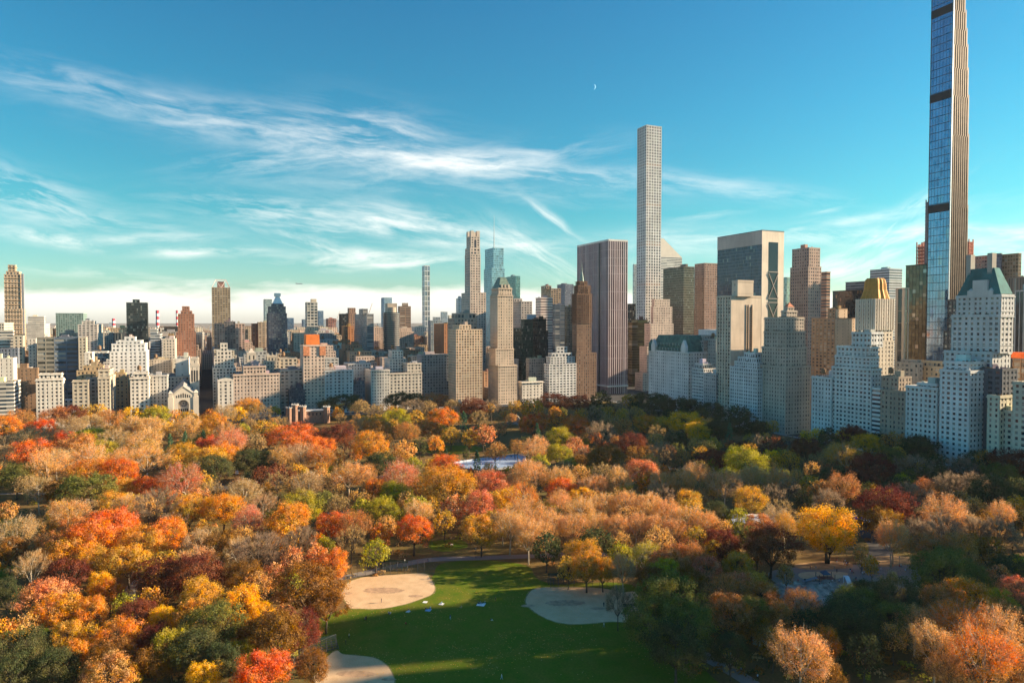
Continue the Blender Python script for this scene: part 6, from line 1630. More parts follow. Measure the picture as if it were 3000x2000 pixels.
for f in keep:
    b, h, px, py, xm = f
    wc, cn = frng.choice(TONES)
    v = frng.uniform(.85, 1.12); wc = tuple(min(.82, c * v) for c in wc)
    st = S(wc, bay=frng.choice([3.2, 3.8, 4.6]), floor=frng.choice([3.2, 3.5]), ww=frng.uniform(.28, .6), wh=frng.uniform(.42, .58))
    near = sorted(REF, key=lambda r: abs(r[0] - px))[:6]
    row = 'on the first block behind the park front' if xm < 935 else 'two blocks behind the park front' if xm < 1085 else 'deep in the city blocks'
    ht = 'low' if h < 34 else 'mid height' if h < 55 else 'tall'
    lab = None
    feats = ['', 'wide ', 'narrow ', 'plain ', 'boxy ']
    ft = 'wide ' if b[1] - b[0] > 26 else 'narrow ' if b[1] - b[0] < 15 else ''
    for r in near:
        side = 'right of' if px > r[0] else 'left of'
        sl = ' '.join(r[1].split()[:6])
        while sl.split()[-1] in ('with', 'and', 'of', 'a', 'the', 'in', 'by', 'on', 'full', 'one', 'at', 'under', 'between', 'behind', 'right', 'left', 'directly', 'cut', 'above', 'below', 'beyond', 'standing', 'showing', 'rising', 'stepping', 'five', 'four', 'steep', 'big', 'tall', 'leftmost', 'topped', 'even', 'many', 'from', 'top', 'its', 'peeking', 'close', 'far', 'near', 'half'):
            sl = ' '.join(sl.split()[:-1])
        c = f"{ht} {ft}{cn} building {row.replace('on the ', '').replace('the park front', 'the park')}, {side} {sl}"
        if len(c.replace('-', ' ').split()) <= 15 and c not in used_l: lab = c; break
    if not lab:
        r = frng.choice(near); lab = f"{ht} {ft}{cn} building {'right' if px > r[0] else 'left'} of {' '.join(r[1].split()[:4])}, deep in the blocks"
    used_l.add(lab)
    make_building('city_building', lab, [(list(b), 0, h)] + ([([b[0] + 2, b[1] - 2, b[2] + 3, b[3] - 3], h, h + frng.uniform(3, 8))] if frng.random() < .35 else []), st, group='side street buildings behind the park front', cornice=.3 if frng.random() < .4 else 0, tank=frng.random() < .55 and h < 70)
# everything past that, as one fabric
def fabric_mat():
    m, nt, b = newmat('distant_facades')
    uv = N(nt, 'ShaderNodeTexCoord').outputs['UV']
    sp = N(nt, 'ShaderNodeSeparateXYZ'); nt.links.new(uv, sp.inputs[0])
    fx = mth(nt, 'FRACT', sp.outputs[0]); fy = mth(nt, 'FRACT', sp.outputs[1])
    win = mth(nt, 'MULTIPLY', mth(nt, 'GREATER_THAN', fx, .55), mth(nt, 'GREATER_THAN', fy, .5))
    at = N(nt, 'ShaderNodeAttribute'); at.attribute_name = 'tone'
    c = mixc(nt, win, at.outputs['Color'], (.05, .055, .06))
    nt.links.new(c, b.inputs['Base Color']); b.inputs['Roughness'].default_value = .8
    return m
def fabric(name, boxes, tall=False):
    V = []; Fc = []; UV = []; CC = []
    for (x0, x1, y0, y1, h, c) in boxes:
        n = len(V)
        V += [(x0, y0, 0), (x1, y0, 0), (x1, y1, 0), (x0, y1, 0), (x0, y0, h), (x1, y0, h), (x1, y1, h), (x0, y1, h)]
        for q, L in (((0, 1, 5, 4), x1 - x0), ((1, 2, 6, 5), y1 - y0), ((2, 3, 7, 6), x1 - x0), ((3, 0, 4, 7), y1 - y0)):
            Fc.append(tuple(n + i for i in q)); u = round(L / 4); v = round(h / 3.5); UV += [(0, 0), (u, 0), (u, v), (0, v)]; CC += [(*c, 1)] * 4
        Fc.append((n + 4, n + 5, n + 6, n + 7)); UV += [(0.1, 0.1)] * 4; CC += [(c[0] * .5 + .08, c[1] * .5 + .08, c[2] * .5 + .08, 1)] * 4
    me = bpy.data.meshes.new(name); me.from_pydata(V, [], Fc)
    uvl = me.uv_layers.new(name='cells'); uvl.data.foreach_set('uv', [x for p in UV for x in p])
    ca = me.color_attributes.new('tone', 'FLOAT_COLOR', 'CORNER'); ca.data.foreach_set('color', [x for p in CC for x in p])
    me.materials.append(M_fab); me.update()
    return link_mesh(name, me)
M_fab = fabric_mat()
bx = []
for f in rest:
    b, h = f[0], f[1]; wc, cn = frng.choice(TONES); bx.append((b[0], b[1], b[2], b[3], h, wc))
tag(fabric('city_fabric', bx), kind='stuff')
bx = []
for _ in range(7500):
    X = 1600 + (frng.random() ** 1.5) * 9500
    th = R(frng.uniform(-14, 40)); Y = -X * math.tan(th)
    if 2290 < X < 2870: continue
    s = frng.uniform(10, 34) * (1 + X / 7000); s2 = frng.uniform(10, 30) * (1 + X / 7000)
    h = frng.uniform(8, 22) if frng.random() < .86 else frng.uniform(24, 60)
    if X < 2290: h *= 1.8
    h = min(h, 88)
    if any(not (X + s < q[0] or X > q[1] or Y + s2 < q[2] or Y > q[3]) for q in PLACED): continue
    wc, cn = frng.choice(TONES); bx.append((X, X + s, Y, Y + s2, h, tuple(c * .9 for c in wc)))
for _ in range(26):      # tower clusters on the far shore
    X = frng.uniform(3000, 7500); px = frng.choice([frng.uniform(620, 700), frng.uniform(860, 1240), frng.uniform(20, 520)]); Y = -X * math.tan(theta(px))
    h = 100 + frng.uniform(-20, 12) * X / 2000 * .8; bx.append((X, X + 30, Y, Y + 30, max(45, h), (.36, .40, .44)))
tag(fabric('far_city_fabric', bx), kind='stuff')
# low wooded ridge on the horizon
m = MB(); n = 60
for i in range(n):
    th0 = R(-16 + 60 * i / n); th1 = R(-16 + 60 * (i + 1) / n)
    r = 14000
    def hh(t): return 45 + 28 * mnoise.noise(Vector((t * 9, 1, 0)))
    a = (r * math.cos(th0), -r * math.sin(th0)); b2 = (r * math.cos(th1), -r * math.sin(th1))
    m.quad((*a, 0), (*b2, 0), (b2[0] * 1.05, b2[1] * 1.05, hh(th1)), (a[0] * 1.05, a[1] * 1.05, hh(th0)))
    m.quad((a[0] * 1.05, a[1] * 1.05, hh(th0)), (b2[0] * 1.05, b2[1] * 1.05, hh(th1)), (b2[0] * 1.15, b2[1] * 1.15, 0), (a[0] * 1.15, a[1] * 1.15, 0))
tag(m.build('hills', M_far), kind='structure')
# unseen towers and blocks, added only to lay long shadows across the park
def caster(l, d, w, h, label, st):
    X = d * math.cos(HEAD) - l * math.sin(HEAD); Y = -d * math.sin(HEAD) - l * math.cos(HEAD)
    make_building('residential_tower', label, [([X - w / 2, X + w / 2, Y - w / 2, Y + w / 2], 0, h)], st, 'tower', tank=False)  # an invented tower, out of view, there to cast shade
for l, d, w, h, lab in CASTERS: caster(l, d, w, h, lab, S((.6, .55, .48), bay=4, floor=4, ww=.5, wh=.5))
for xa, xb, h, lab in ROW_CASTERS: make_building('apartment_building', lab, [([xa, xb, -492, -468], 0, h)], S((.6, .55, .48), bay=4, floor=4, ww=.5, wh=.5), tank=False)  # invented blocks out of view, there to cast shade
# ------------------------------------------------------------------ park furniture and people
def body_mesh(name, joints, edges, radii, cols, root=0):
    """one continuous skin-grown body; cols: list of (zmax_fn) -> material index"""
    me = bpy.data.meshes.new(name); me.from_pydata(joints, edges, [])
    o = link_mesh(name, me)
    sk = o.modifiers.new('skin', 'SKIN'); ss = o.modifiers.new('sub', 'SUBSURF'); ss.levels = 1; ss.render_levels = 1
    for i, r in enumerate(radii):
        v = me.skin_vertices[0].data[i]; v.radius = (r, r); v.use_root = (i == root)
    dg = bpy.context.evaluated_depsgraph_get(); dg.update()
    m2 = bpy.data.meshes.new_from_object(o.evaluated_get(dg)); m2.name = name
    bpy.data.objects.remove(o)
    m2.materials.clear()
    for m in cols['mats']: m2.materials.append(m)
    for p in m2.polygons: p.material_index = cols['fn'](p.center); p.use_smooth = True
    return m2
SKIN = plain_mat('skin', (.55, .36, .26), .6)
HAIR = plain_mat('hair', (.06, .04, .03), .8)
CLOTH = {'black': (.02, .02, .025), 'navy': (.03, .05, .12), 'white': (.75, .75, .75), 'grey': (.25, .25, .27), 'red': (.5, .05, .05), 'pale blue': (.35, .48, .62), 'tan': (.45, .34, .22), 'brown': (.16, .09, .05)}
CM = {k: plain_mat('cloth_' + k.replace(' ', '_'), v, .9) for k, v in CLOTH.items()}
def person_mesh(pose, top, legs):
    E = [(0, 1), (1, 2), (2, 3), (3, 4), (2, 5), (5, 6), (6, 7), (2, 8), (8, 9), (9, 10), (0, 11), (11, 12), (12, 13), (0, 14), (14, 15), (15, 16), (13, 17), (16, 18)]
    if pose == 'stand':
        J = [(0, 0, .93), (0, 0, 1.15), (0, 0, 1.42), (0, 0, 1.55), (.01, 0, 1.68), (0, .17, 1.40), (0, .22, 1.13), (.04, .22, .87), (0, -.17, 1.40), (0, -.22, 1.13), (.04, -.22, .87), (0, .09, .88), (.01, .10, .48), (-.02, .10, .08), (0, -.09, .88), (.01, -.10, .48), (-.02, -.10, .08), (.14, .11, .04), (.14, -.11, .04)]
    elif pose == 'walk':
        J = [(0, 0, .91), (0, 0, 1.14), (.03, 0, 1.41), (.04, 0, 1.54), (.06, 0, 1.67), (.03, .17, 1.39), (-.10, .21, 1.15), (-.02, .21, .93), (.03, -.17, 1.39), (.14, -.21, 1.15), (.32, -.2, 1.02), (0, .09, .87), (.20, .09, .50), (.26, .09, .09), (0, -.09, .87), (-.10, -.09, .48), (-.36, -.09, .16), (.40, .09, .05), (-.24, -.09, .05)]
    else:
        J = [(0, 0, .14), (-.04, 0, .36), (-.02, 0, .62), (.02, 0, .75), (.05, 0, .88), (-.02, .17, .60), (.08, .22, .38), (.26, .14, .34), (-.02, -.17, .60), (.08, -.22, .38), (.26, -.14, .34), (.05, .10, .13), (.38, .16, .40), (.62, .12, .08), (.05, -.10, .13), (.40, -.18, .20), (.66, -.02, .08), (.76, .12, .06), (.80, .0, .06)]
    Rr = [.14, .13, .15, .06, .105, .075, .05, .035, .075, .05, .035, .10, .07, .05, .10, .07, .05, .045, .045]
    hz = J[4][2] - .09; wz = J[0][2] + .03
    def fn(c):
        if c.z > J[4][2] + .02: return 3
        if c.z > hz - .05 and abs(c.y) < .13: return 2
        if pose == 'sit': return 0 if (c.x < .16 and c.z > .2) or (c.z > .33 and c.x < .3) else 1
        if c.z < .93 and abs(c.y) > .18: return 2
        return 0 if c.z > wz else 1
    return body_mesh('person', J, E, Rr, dict(mats=[CM[top], CM[legs], SKIN, HAIR], fn=fn))
_pm = {}
prng = random.Random(3)
def person(px, py, pose, top, legs, label, group=None, heading=None, s=1.0):
    k = (pose, top, legs)
    if k not in _pm: _pm[k] = person_mesh(*k)
    p = at_z(px, py, 0)
    o = link_mesh('person', _pm[k]); o.location = (p.x, p.y, .05); o.rotation_euler = (0, 0, heading if heading is not None else prng.uniform(0, 6.28)); o.scale = (s, s, s)
    tag(o, label, 'person', group)
    return o
def blanket(px, py, w, col, label):
    w *= .62
    p = at_z(px, py, 0); m = MB(); n = 6
    for i in range(n):
        for j in range(n):
            f = lambda a, b: (-w / 2 + w * a / n, -w / 2 + w * b / n, .03 + .05 * mnoise.noise(Vector((a * .9, b * .9, px))) + .05)
            m.quad(f(i, j), f(i + 1, j), f(i + 1, j + 1), f(i, j + 1))
    o = m.build('picnic_blanket', plain_mat('blanket_' + str(round(col[0], 2)), col, .9)); o.location = (p.x, p.y, 0); o.rotation_euler = (0, 0, prng.uniform(0, 1.5)); tag(o, label, 'blanket')
GP = 'people on the lawn and infields'
for x, y, pose, a, b, lab in [
    (1152, 672, 'stand', 'black', 'navy', 'person in dark clothes standing alone on the left sandy infield'),
    (1218, 775, 'sit', 'grey', 'black', 'person in grey sitting on the sunlit lawn edge below the left infield'),
    (1236, 777, 'sit', 'white', 'grey', 'person in white sitting beside the one in grey on the lawn edge'),
    (1398, 748, 'sit', 'brown', 'white', 'person in brown seated on a pale cloth below the left infield rim'),
    (1558, 735, 'sit', 'black', 'navy', 'person in black at the left end of the blue blanket'),
    (1604, 730, 'sit', 'pale blue', 'navy', 'person in pale blue at the right end of the blue blanket'),
    (1706, 684, 'sit', 'pale blue', 'white', 'person in pale blue sitting on the white blanket right of the infield'),
    (2042, 684, 'sit', 'black', 'black', 'leftmost person of the group on the big white blanket'),
    (2064, 680, 'sit', 'grey', 'black', 'person in grey in the middle of the big white blanket group'),
    (2086, 682, 'sit', 'black', 'grey', 'person in black on the right of the big white blanket group'),
    (2104, 676, 'sit', 'tan', 'black', 'person in tan at the right edge of the big white blanket group'),
    (1012, 838, 'stand', 'black', 'black', 'person in black standing in the shaded lawn left of centre'),
    (1000, 830, 'sit', 'grey', 'navy', 'person in grey crouching by the one in black on the shaded lawn'),
    (1785, 826, 'walk', 'navy', 'pale blue', 'person in navy walking in the middle of the shaded lawn'),
    (2158, 836, 'sit', 'black', 'white', 'person in black and white sitting on the shaded lawn at right'),
    (1890, 722, 'sit', 'tan', 'grey', 'person in tan sitting at the edge of the shadow line'),
    (2200, 662, 'stand', 'black', 'black', 'person in black standing on the dappled lawn near the right infield'),
    (1376, 874, 'sit', 'red', 'black', 'person in red sitting alone deep in the shaded lawn'),
    (855, 1003, 'stand', 'tan', 'black', 'person in tan near the backstop fence of the near infield'),
    (825, 1060, 'stand', 'black', 'black', 'person in black near the fence of the near infield'),
    (2256, 1378, 'walk', 'white', 'pale blue', 'person in white walking across the dark foreground lawn'),
    (1784, 136, 'sit', 'red', 'tan', 'person in red sitting on a cloth in the sunny glade'),
    (1580, 300, 'stand', 'black', 'navy', 'person in black on the path behind the left bleachers')]:
    X, Y = zf(x, y); person(X, Y, pose, a, b, lab, GP, heading=None)
for x, y, pose, a, b, lab in [
    (938, 992, 'walk', 'white', 'grey', 'person in white walking just below the right sandy infield'),
    (938, 812, 'stand', 'black', 'black', 'person in black standing on the right sandy infield'),
    (2028, 1350, 'walk', 'white', 'navy', 'person in white walking up the lower right path'),
    (2120, 1382, 'walk', 'grey', 'black', 'person in grey on the lower right path'),
    (2262, 1440, 'walk', 'pale blue', 'black', 'person in pale blue nearest on the lower right path')]:
    X, Y = zg(x, y); person(X, Y, pose, a, b, lab, GP)
spots = [(510, 492), (560, 497), (718, 497), (740, 520), (738, 435), (800, 450), (812, 440), (822, 462), (835, 455), (806, 470), (828, 480), (1075, 415), (1076, 468), (1090, 466), (1100, 470), (1280, 470), (1292, 476), (1330, 520), (1366, 495), (1285, 575), (1300, 580), (1292, 590), (405, 610), (365, 650), (382, 655), (530, 610), (590, 640), (625, 645), (675, 635), (700, 615), (655, 600), (640, 590), (870, 530), (885, 545), (960, 545), (975, 540), (972, 640), (1120, 495), (940, 495), (905, 590), (760, 610), (465, 606), (620, 690), (580, 660), (855, 515)]
cn = list(CLOTH)
pl_used = set()
def crowd(spots, conv, places, grp, tiny=1.0):
    for i, (x, y) in enumerate(spots):
        a, b = cn[(i * 3 + i // 8) % len(cn)], cn[(i * 5 + 1) % len(cn)]
        X, Y = conv(x, y)
        pose = 'walk' if i % 3 else 'stand'
        lm = sorted(places, key=lambda L: math.hypot(L[1] - X, 2 * (L[2] - Y)))
        lab = None
        verb = 'walking' if pose == 'walk' else 'standing'
        for L in lm:
            side = ('left of' if X < L[1] else 'right of') if abs(X - L[1]) > 2 * abs(Y - L[2]) else ('beyond' if Y < L[2] else 'in front of')
            c = f"person in {a} top, {b} trousers {verb} {side} {L[0]}"
            if c not in pl_used and len(c.replace('-', ' ').split()) <= 16: lab = c; break
        if not lab: lab = f"person in {a} top and {b} trousers {verb} among others"
        pl_used.add(lab)
        person(X, Y, pose, a, b, lab, grp, s=tiny)
crowd(spots, zh, [('the climbing frame', 2410, 1694), ('the white slide', 2481, 1706), ('the yellow maple', 2420, 1650), ('the rock outcrop', 2350, 1745), ('the curved fence', 2560, 1672), ('the bare tan tree', 2610, 1650), ('the lamp post', 2634, 1655)], 'people in the playground')
rr = random.Random(9)
sk = []
while len(sk) < 26:
    x = rr.uniform(1345, 1515); y = rr.uniform(1338, 1372)
    sk.append((x, y))
crowd(sk, lambda x, y: (x, y), [('the left rink wall', 1345, 1360), ('the right rink wall', 1530, 1350), ('the rink centre', 1430, 1355), ('the dark pine by the rink', 1397, 1357)], 'skaters on the ice rink', 1.15)

blanket(*zf(1398, 756), 2.2, (.7, .7, .68), 'small pale cloth under the seated person in brown')
blanket(*zf(1582, 742), 3.2, (.30, .42, .62), 'blue picnic blanket at the shadow edge')
blanket(*zf(1554, 668), 2.6, (.76, .75, .7), 'white picnic blanket with nobody on it beside the infield rim')
blanket(*zf(1704, 686), 2.8, (.72, .7, .66), 'white blanket right of the left infield with one sitter')
blanket(*zf(2068, 690), 4.6, (.74, .74, .74), 'big white blanket with a seated group in the lawn centre')
blanket(*zf(1796, 138), 2.4, (.78, .7, .6), 'cream cloth in the sunny glade')

M_green = plain_mat('park_green_paint', (.03, .06, .045), .5, .2)
def bleachers(px, py, ln, hd, label):
    p = at_z(px, py); root = empty('bleachers', (p.x, p.y, 0), hd); tag(root, label, 'bleachers')
    for k in range(5):
        m = MB(); m.box(-ln / 2, ln / 2, k * .75, k * .75 + .35, .45 + k * .42, .52 + k * .42); m.build('bench_plank', M_green, root)
    m = MB()
    for i in range(6):
        x = -ln / 2 + ln * i / 5
        for k in range(5): m.box(x - .06, x + .06, k * .75 + .1, k * .75 + .25, 0.03, .45 + k * .42)
        m.tube([(x, .1, .4), (x, 3.3, 2.1)], [.06, .06], 4)
    m.build('frame', M_steel, root)
    m = MB(); m.box(-ln / 2, ln / 2, 3.6, 3.66, 2.3, 3.3); m.build('back_rail', M_green, root)
yaw_r = math.atan2(rt.y, rt.x)
bleachers(*zf(1265, 385), 10.5, yaw_r, 'dark green bleachers behind the left sandy infield')
bleachers(*zg(575, 625), 10.0, yaw_r + .04, 'dark green bleachers behind the right sandy infield')
bleachers(*zg(1200, 905), 6.0, yaw_r + .1, 'dark bleachers under the big green tree right of the infield')
bleachers(*zf(640, 1130), 8.0, yaw_r + .5, 'dark bleachers by the near infield under brown trees')
def backstop(pts, h, label, n_per=3.0):
    P = [at_z(*p) for p in pts]
    root = empty('backstop_fence', (P[0].x, P[0].y, 0)); tag(root, label, 'fence')
    o = P[0]; mesh = MB(); rail = MB(); posts = []
    for a, b in zip(P, P[1:]):
        d = (b - a); L = d.length; k = max(1, round(L / n_per)); u = d / L
        for i in range(k + 1): posts.append(a + d * i / k - o)
        z = .3
        while z < h: rail.tube([tuple(a - o + Vector((0, 0, z))), tuple(b - o + Vector((0, 0, z)))], [.02, .02], 3) if z < h - .4 else rail.tube([tuple(a - o + Vector((0, 0, h))), tuple(b - o + Vector((0, 0, h)))], [.05, .05], 4); z += .45
        q = 0
        while q < L:
            s = a - o + u * q; mesh.tube([(s.x, s.y, .05), (s.x, s.y, h)], [.012, .012], 3); q += .5
    rail.build('rail', M_steel, root); mesh.build('wire_mesh', M_steel, root)
    for q in posts:
        m = MB(); m.cyl(q.x, q.y, .03, h + .1, .07, .07, 6); m.build('post', M_steel, root)
backstop([zf(878, 455), zf(930, 440), zf(1075, 428), zf(1100, 428), zf(1365, 405), zf(1545, 398)], 5.0, 'tall wire backstop fence round the back of the left infield')
backstop([zg(480, 648), zg(680, 642), zg(780, 640), zg(965, 655), zg(1020, 660)], 5.0, 'tall wire backstop fence behind the right infield')
backstop([zf(735, 1110), zf(560, 1190), zf(400, 1260), zf(300, 1330)], 5.0, 'wire backstop fence of the near infield under brown trees')
backstop([zh(890, 350), zh(905, 450), zh(960, 495), zh(1060, 540), zh(1180, 570), zh(1310, 620)], 1.3, 'low curved fence along the playground road', 4)

# ice rink
def rink():
    pts = [at_z(*p) for p in [(1330, 1359), (1372, 1351), (1450, 1341), (1525, 1334), (1538, 1350), (1518, 1366), (1450, 1376), (1385, 1377), (1352, 1370)]]
    pts = smooth_loop([(p.x, p.y) for p in pts], 5)
    cx, cy = sum(p[0] for p in pts) / len(pts), sum(p[1] for p in pts) / len(pts)
    root = empty('ice_rink', (cx, cy, 0)); tag(root, 'bluish white ice rink with low boards among the trees', 'ice rink')
    L = [(x - cx, y - cy) for x, y in pts]
    m = MB(); n = len(L)
    for i in range(n): j = (i + 1) % n; m.poly([(0, 0, .045), (*L[i], .045), (*L[j], .045)])
    m.build('ice', plain_mat('ice', (.33, .44, .62), .25, 0, .05, .1), root)
    b = MB()
    for i in range(n):
        j = (i + 1) % n; b.quad((*L[i], .03), (*L[j], .03), (*L[j], 1.2), (*L[i], 1.2)); b.quad((L[i][0] * 1.02, L[i][1] * 1.02, .03), (L[i][0] * 1.02, L[i][1] * 1.02, 1.2), (L[j][0] * 1.02, L[j][1] * 1.02, 1.2), (L[j][0] * 1.02, L[j][1] * 1.02, .03)); b.quad((*L[i], 1.2), (*L[j], 1.2), (L[j][0] * 1.02, L[j][1] * 1.02, 1.2), (L[i][0] * 1.02, L[i][1] * 1.02, 1.2))
    b.build('boards', plain_mat('rink_boards', (.5, .54, .6), .5), root)
rink()
def rock(px, py, w, d, h, label, seed):
    p = at_z(px, py); rg = random.Random(seed); m = MB(); n = 22
    def f(i, j):
        a, b = i / n * 2 - 1, j / n * 2 - 1; r = math.hypot(a, b)
        q = Vector((a * 2.2, b * 2.2, seed))
        z = max(0, 1 - r ** 2.4) * h * (.65 + .7 * mnoise.noise(q)) + .12 * h * mnoise.noise(q * 4) - (.4 if r > .95 else 0)
        z = round(z / (h * .16)) * h * .16 * .6 + z * .4       # ledges
        return (a * w / 2 + mnoise.noise(q * 2) * 1.2, b * d / 2 + mnoise.noise(q * 2.3) * 1.2, z)
    for i in range(n):
        for j in range(n): m.quad(f(i, j), f(i + 1, j), f(i + 1, j + 1), f(i, j + 1))
    o = m.build('rock_outcrop', plain_mat('schist', (.33, .28, .23), .9, 0, .45, .4)); o.location = (p.x, p.y, 0); o.rotation_euler = (0, 0, yaw_r); tag(o, label, 'rock')
rock(*zh(440, 720), 24, 26, 4.0, 'broad grey rock outcrop in front of the playground', 2)
rock(*zh(640, 640), 22, 10, 2.0, 'low cracked rock slab with people on it beside the climbing frame', 4)
rock(*zh(150, 1130), 10, 9, 5.0, 'rounded grey boulder among dark trees at lower right', 7)
rock(1520, 1240, 26, 18, 9.0, 'dark glacial rock below the shaded trees left of the red maples', 9)
rock(1225, 1545, 0.01, 0.01, .1, 'x', 1) if False else None
# castle-like armory
def arsenal():
    y0 = at_dist(905, 943, 700); root = empty('armory', (y0.x, y0.y, 0)); tag(root, 'red brick castle like armory with round towers above the trees', 'building')
    brick = plain_mat('armory_brick', (.34, .20, .145), .9, 0, .15, .5); cap = plain_mat('pale_cap', (.55, .5, .45), .8)
    d = y0.xy.length
    k = d / F_PX
    b = MB(); b.box(8, 22, -15, 13, 0, 12); b.build('wall', brick, root)
    for i in range(7):
        w = MB(); w.box(7.9, 8.02, -12 + i * 3.6, -10.8 + i * 3.6, 8, 10.4); w.build('window', glass_mat((.03, .03, .04), .2), root)
    for px, h in ((852, 16.5), (868, 19), (889, 17), (955, 15.5)):
        yy = -(px - 905) * k * 1.0
        t = MB(); t.cyl(7, yy, 0, h, 3.1, 3.1, 8); t.build('corner_tower', brick, root)
        c = MB(); c.cyl(7, yy, h, h + .5, 3.6, 3.6, 8)
        for i in range(8): c.box(7 + 3.1 * math.cos(i * PI / 4) - .5, 7 + 3.1 * math.cos(i * PI / 4) + .5, yy + 3.1 * math.sin(i * PI / 4) - .5, yy + 3.1 * math.sin(i * PI / 4) + .5, h + .5, h + 1.4)
        c.build('battlement', cap, root)
    r = MB(); r.box(7.5, 22.5, -15.5, 13.5, 12, 12.6); r.build('roof', cap, root)
arsenal()
def slab(px, py, label):
    p = at_z(px, py, 4); root = empty('pavilion', (p.x, p.y, 0), yaw_r); tag(root, label, 'pavilion')
    m = MB(); m.box(-13, 9, -8, 6, 0, 4.4); m.build('wall', wall_mat((.35, .37, .42)), root)
    m = MB(); m.box(-14, 10, -9, 7, 4.41, 5.0); m.box(-5, 1, 0, 3, 5.0, 5.4); m.build('roof', plain_mat('pale_roof', (.62, .66, .72), .7), root)
    for i in range(5):
        w = MB(); w.box(-12 + i * 4, -10 + i * 4, -8.1, -7.95, 1.2, 3.2); w.build('window', glass_mat((.03, .04, .05), .1), root)
slab(2212, 1522, 'low pavilion with a pale flat roof between dark trees')
def tent(px, py, col, label):
    p = at_z(px, py); root = empty('tent', (p.x, p.y, 0), .4); tag(root, label, 'tent')
    m = MB(); pyramid(m, -2.4, 2.4, -2, 2, 2.3, 3.7, .1, .1); m.box(-2.4, 2.4, -2, 2, 2.05, 2.3); m.build('canopy', plain_mat('canvas_' + str(round(col[2], 1)), col, .7), root)
    for a in (-2.3, 2.2):
        for b in (-1.9, 1.8): q = MB(); q.box(a, a + .1, b, b + .1, 0, 2.1); q.build('pole', M_steel, root)
tent(2517, 1532, (.16, .05, .42), 'small purple vendor tent in the dark clearing')
tent(2531, 1538, (.7, .7, .75), 'tiny white canopy right of the purple tent')
def vehicle(px, py, col, label, hd=0):
    p = at_z(px, py); root = empty('parked_van', (p.x, p.y, 0), hd); tag(root, label, 'van')
    m = MB(); m.prism([(-2.4, -1), (2.4, -1), (2.4, 1), (-2.4, 1)], .4, 1.3); m.prism([(-2.3, -.95), (1.5, -.95), (1.5, .95), (-2.3, .95)], 1.3, 2.3, [(-2.2, -.8), (.9, -.8), (.9, .8), (-2.2, .8)]); m.build('body', plain_mat('paint_' + str(col[0]), col, .3), root)
    g = MB(); g.box(-2.0, .9, -.97, .97, 1.45, 2.0); g.build('window', glass_mat((.02, .02, .03), 0), root)
    for a in (-1.5, 1.5):
        for b in (-1, 1): w = MB(); w.tube([(a, b * .8, .35), (a, b * 1.02, .35)], [.35, .35], 10); w.build('wheel', plain_mat('tyre', (.02, .02, .02), .8), root)
vehicle(694, 1388, (.75, .77, .8), 'white van on the shaded park drive at left')
vehicle(1122, 1282, (.8, .8, .8), 'sunlit white van glinting between orange trees')
vehicle(1136, 1280, (.78, .8, .8), 'second sunlit white van just right of the first')
# monument
def monument():
    p = at_dist(1345, 943, 725); root = empty('monument', (p.x, p.y, 0)); root.scale = (.55, .55, .72); tag(root, 'pale stone monument tower rising from dark trees below the tan slab', 'monument')
    st = wall_mat((.70, .58, .44)); m = MB(); m.box(-4, 4, -4, 4, 0, 14); m.build('base', st, root)
    for a in (-3, 0, 3): c = MB(); c.cyl(-4.3, a, 14, 22, .6, .5, 8); c.build('column', st, root)
    t = MB(); t.box(-3.4, 4, -3.4, 3.4, 14, 22); t.box(-5, 4.4, -4.2, 4.2, 22, 23); pyramid(t, -4, 4, -3.6, 3.6, 23, 26, .2, .2); t.build('shaft', st, root)
monument()
# lamp posts
def lamp(px, py, label):
    p = at_z(px, py); root = empty('lamp_post', (p.x, p.y, 0)); tag(root, label, 'lamp post', 'park lamp posts')
    m = MB(); m.cyl(0, 0, .03, .5, .16, .12, 8); m.cyl(0, 0, .5, 3.6, .06, .05, 6); m.build('post', M_steel, root)
    g = MB(); g.cyl(0, 0, 3.6, 4.1, .12, .22, 8); g.cyl(0, 0, 4.1, 4.35, .24, .04, 8); g.build('lantern', plain_mat('lantern', (.5, .5, .46), .4), root)
lamp(*zh(1278, 468), 'lamp post right of the bare tan playground tree')
lamp(*zf(1366, 372), 'lamp post right of the left bleachers')
lamp(*zg(2030, 1330), 'lamp post by the lower right path')
lamp(*zh(880, 380), 'lamp post right of the yellow maple')
lamp(*zf(2020, 262), 'lamp post on the path behind the meadow')
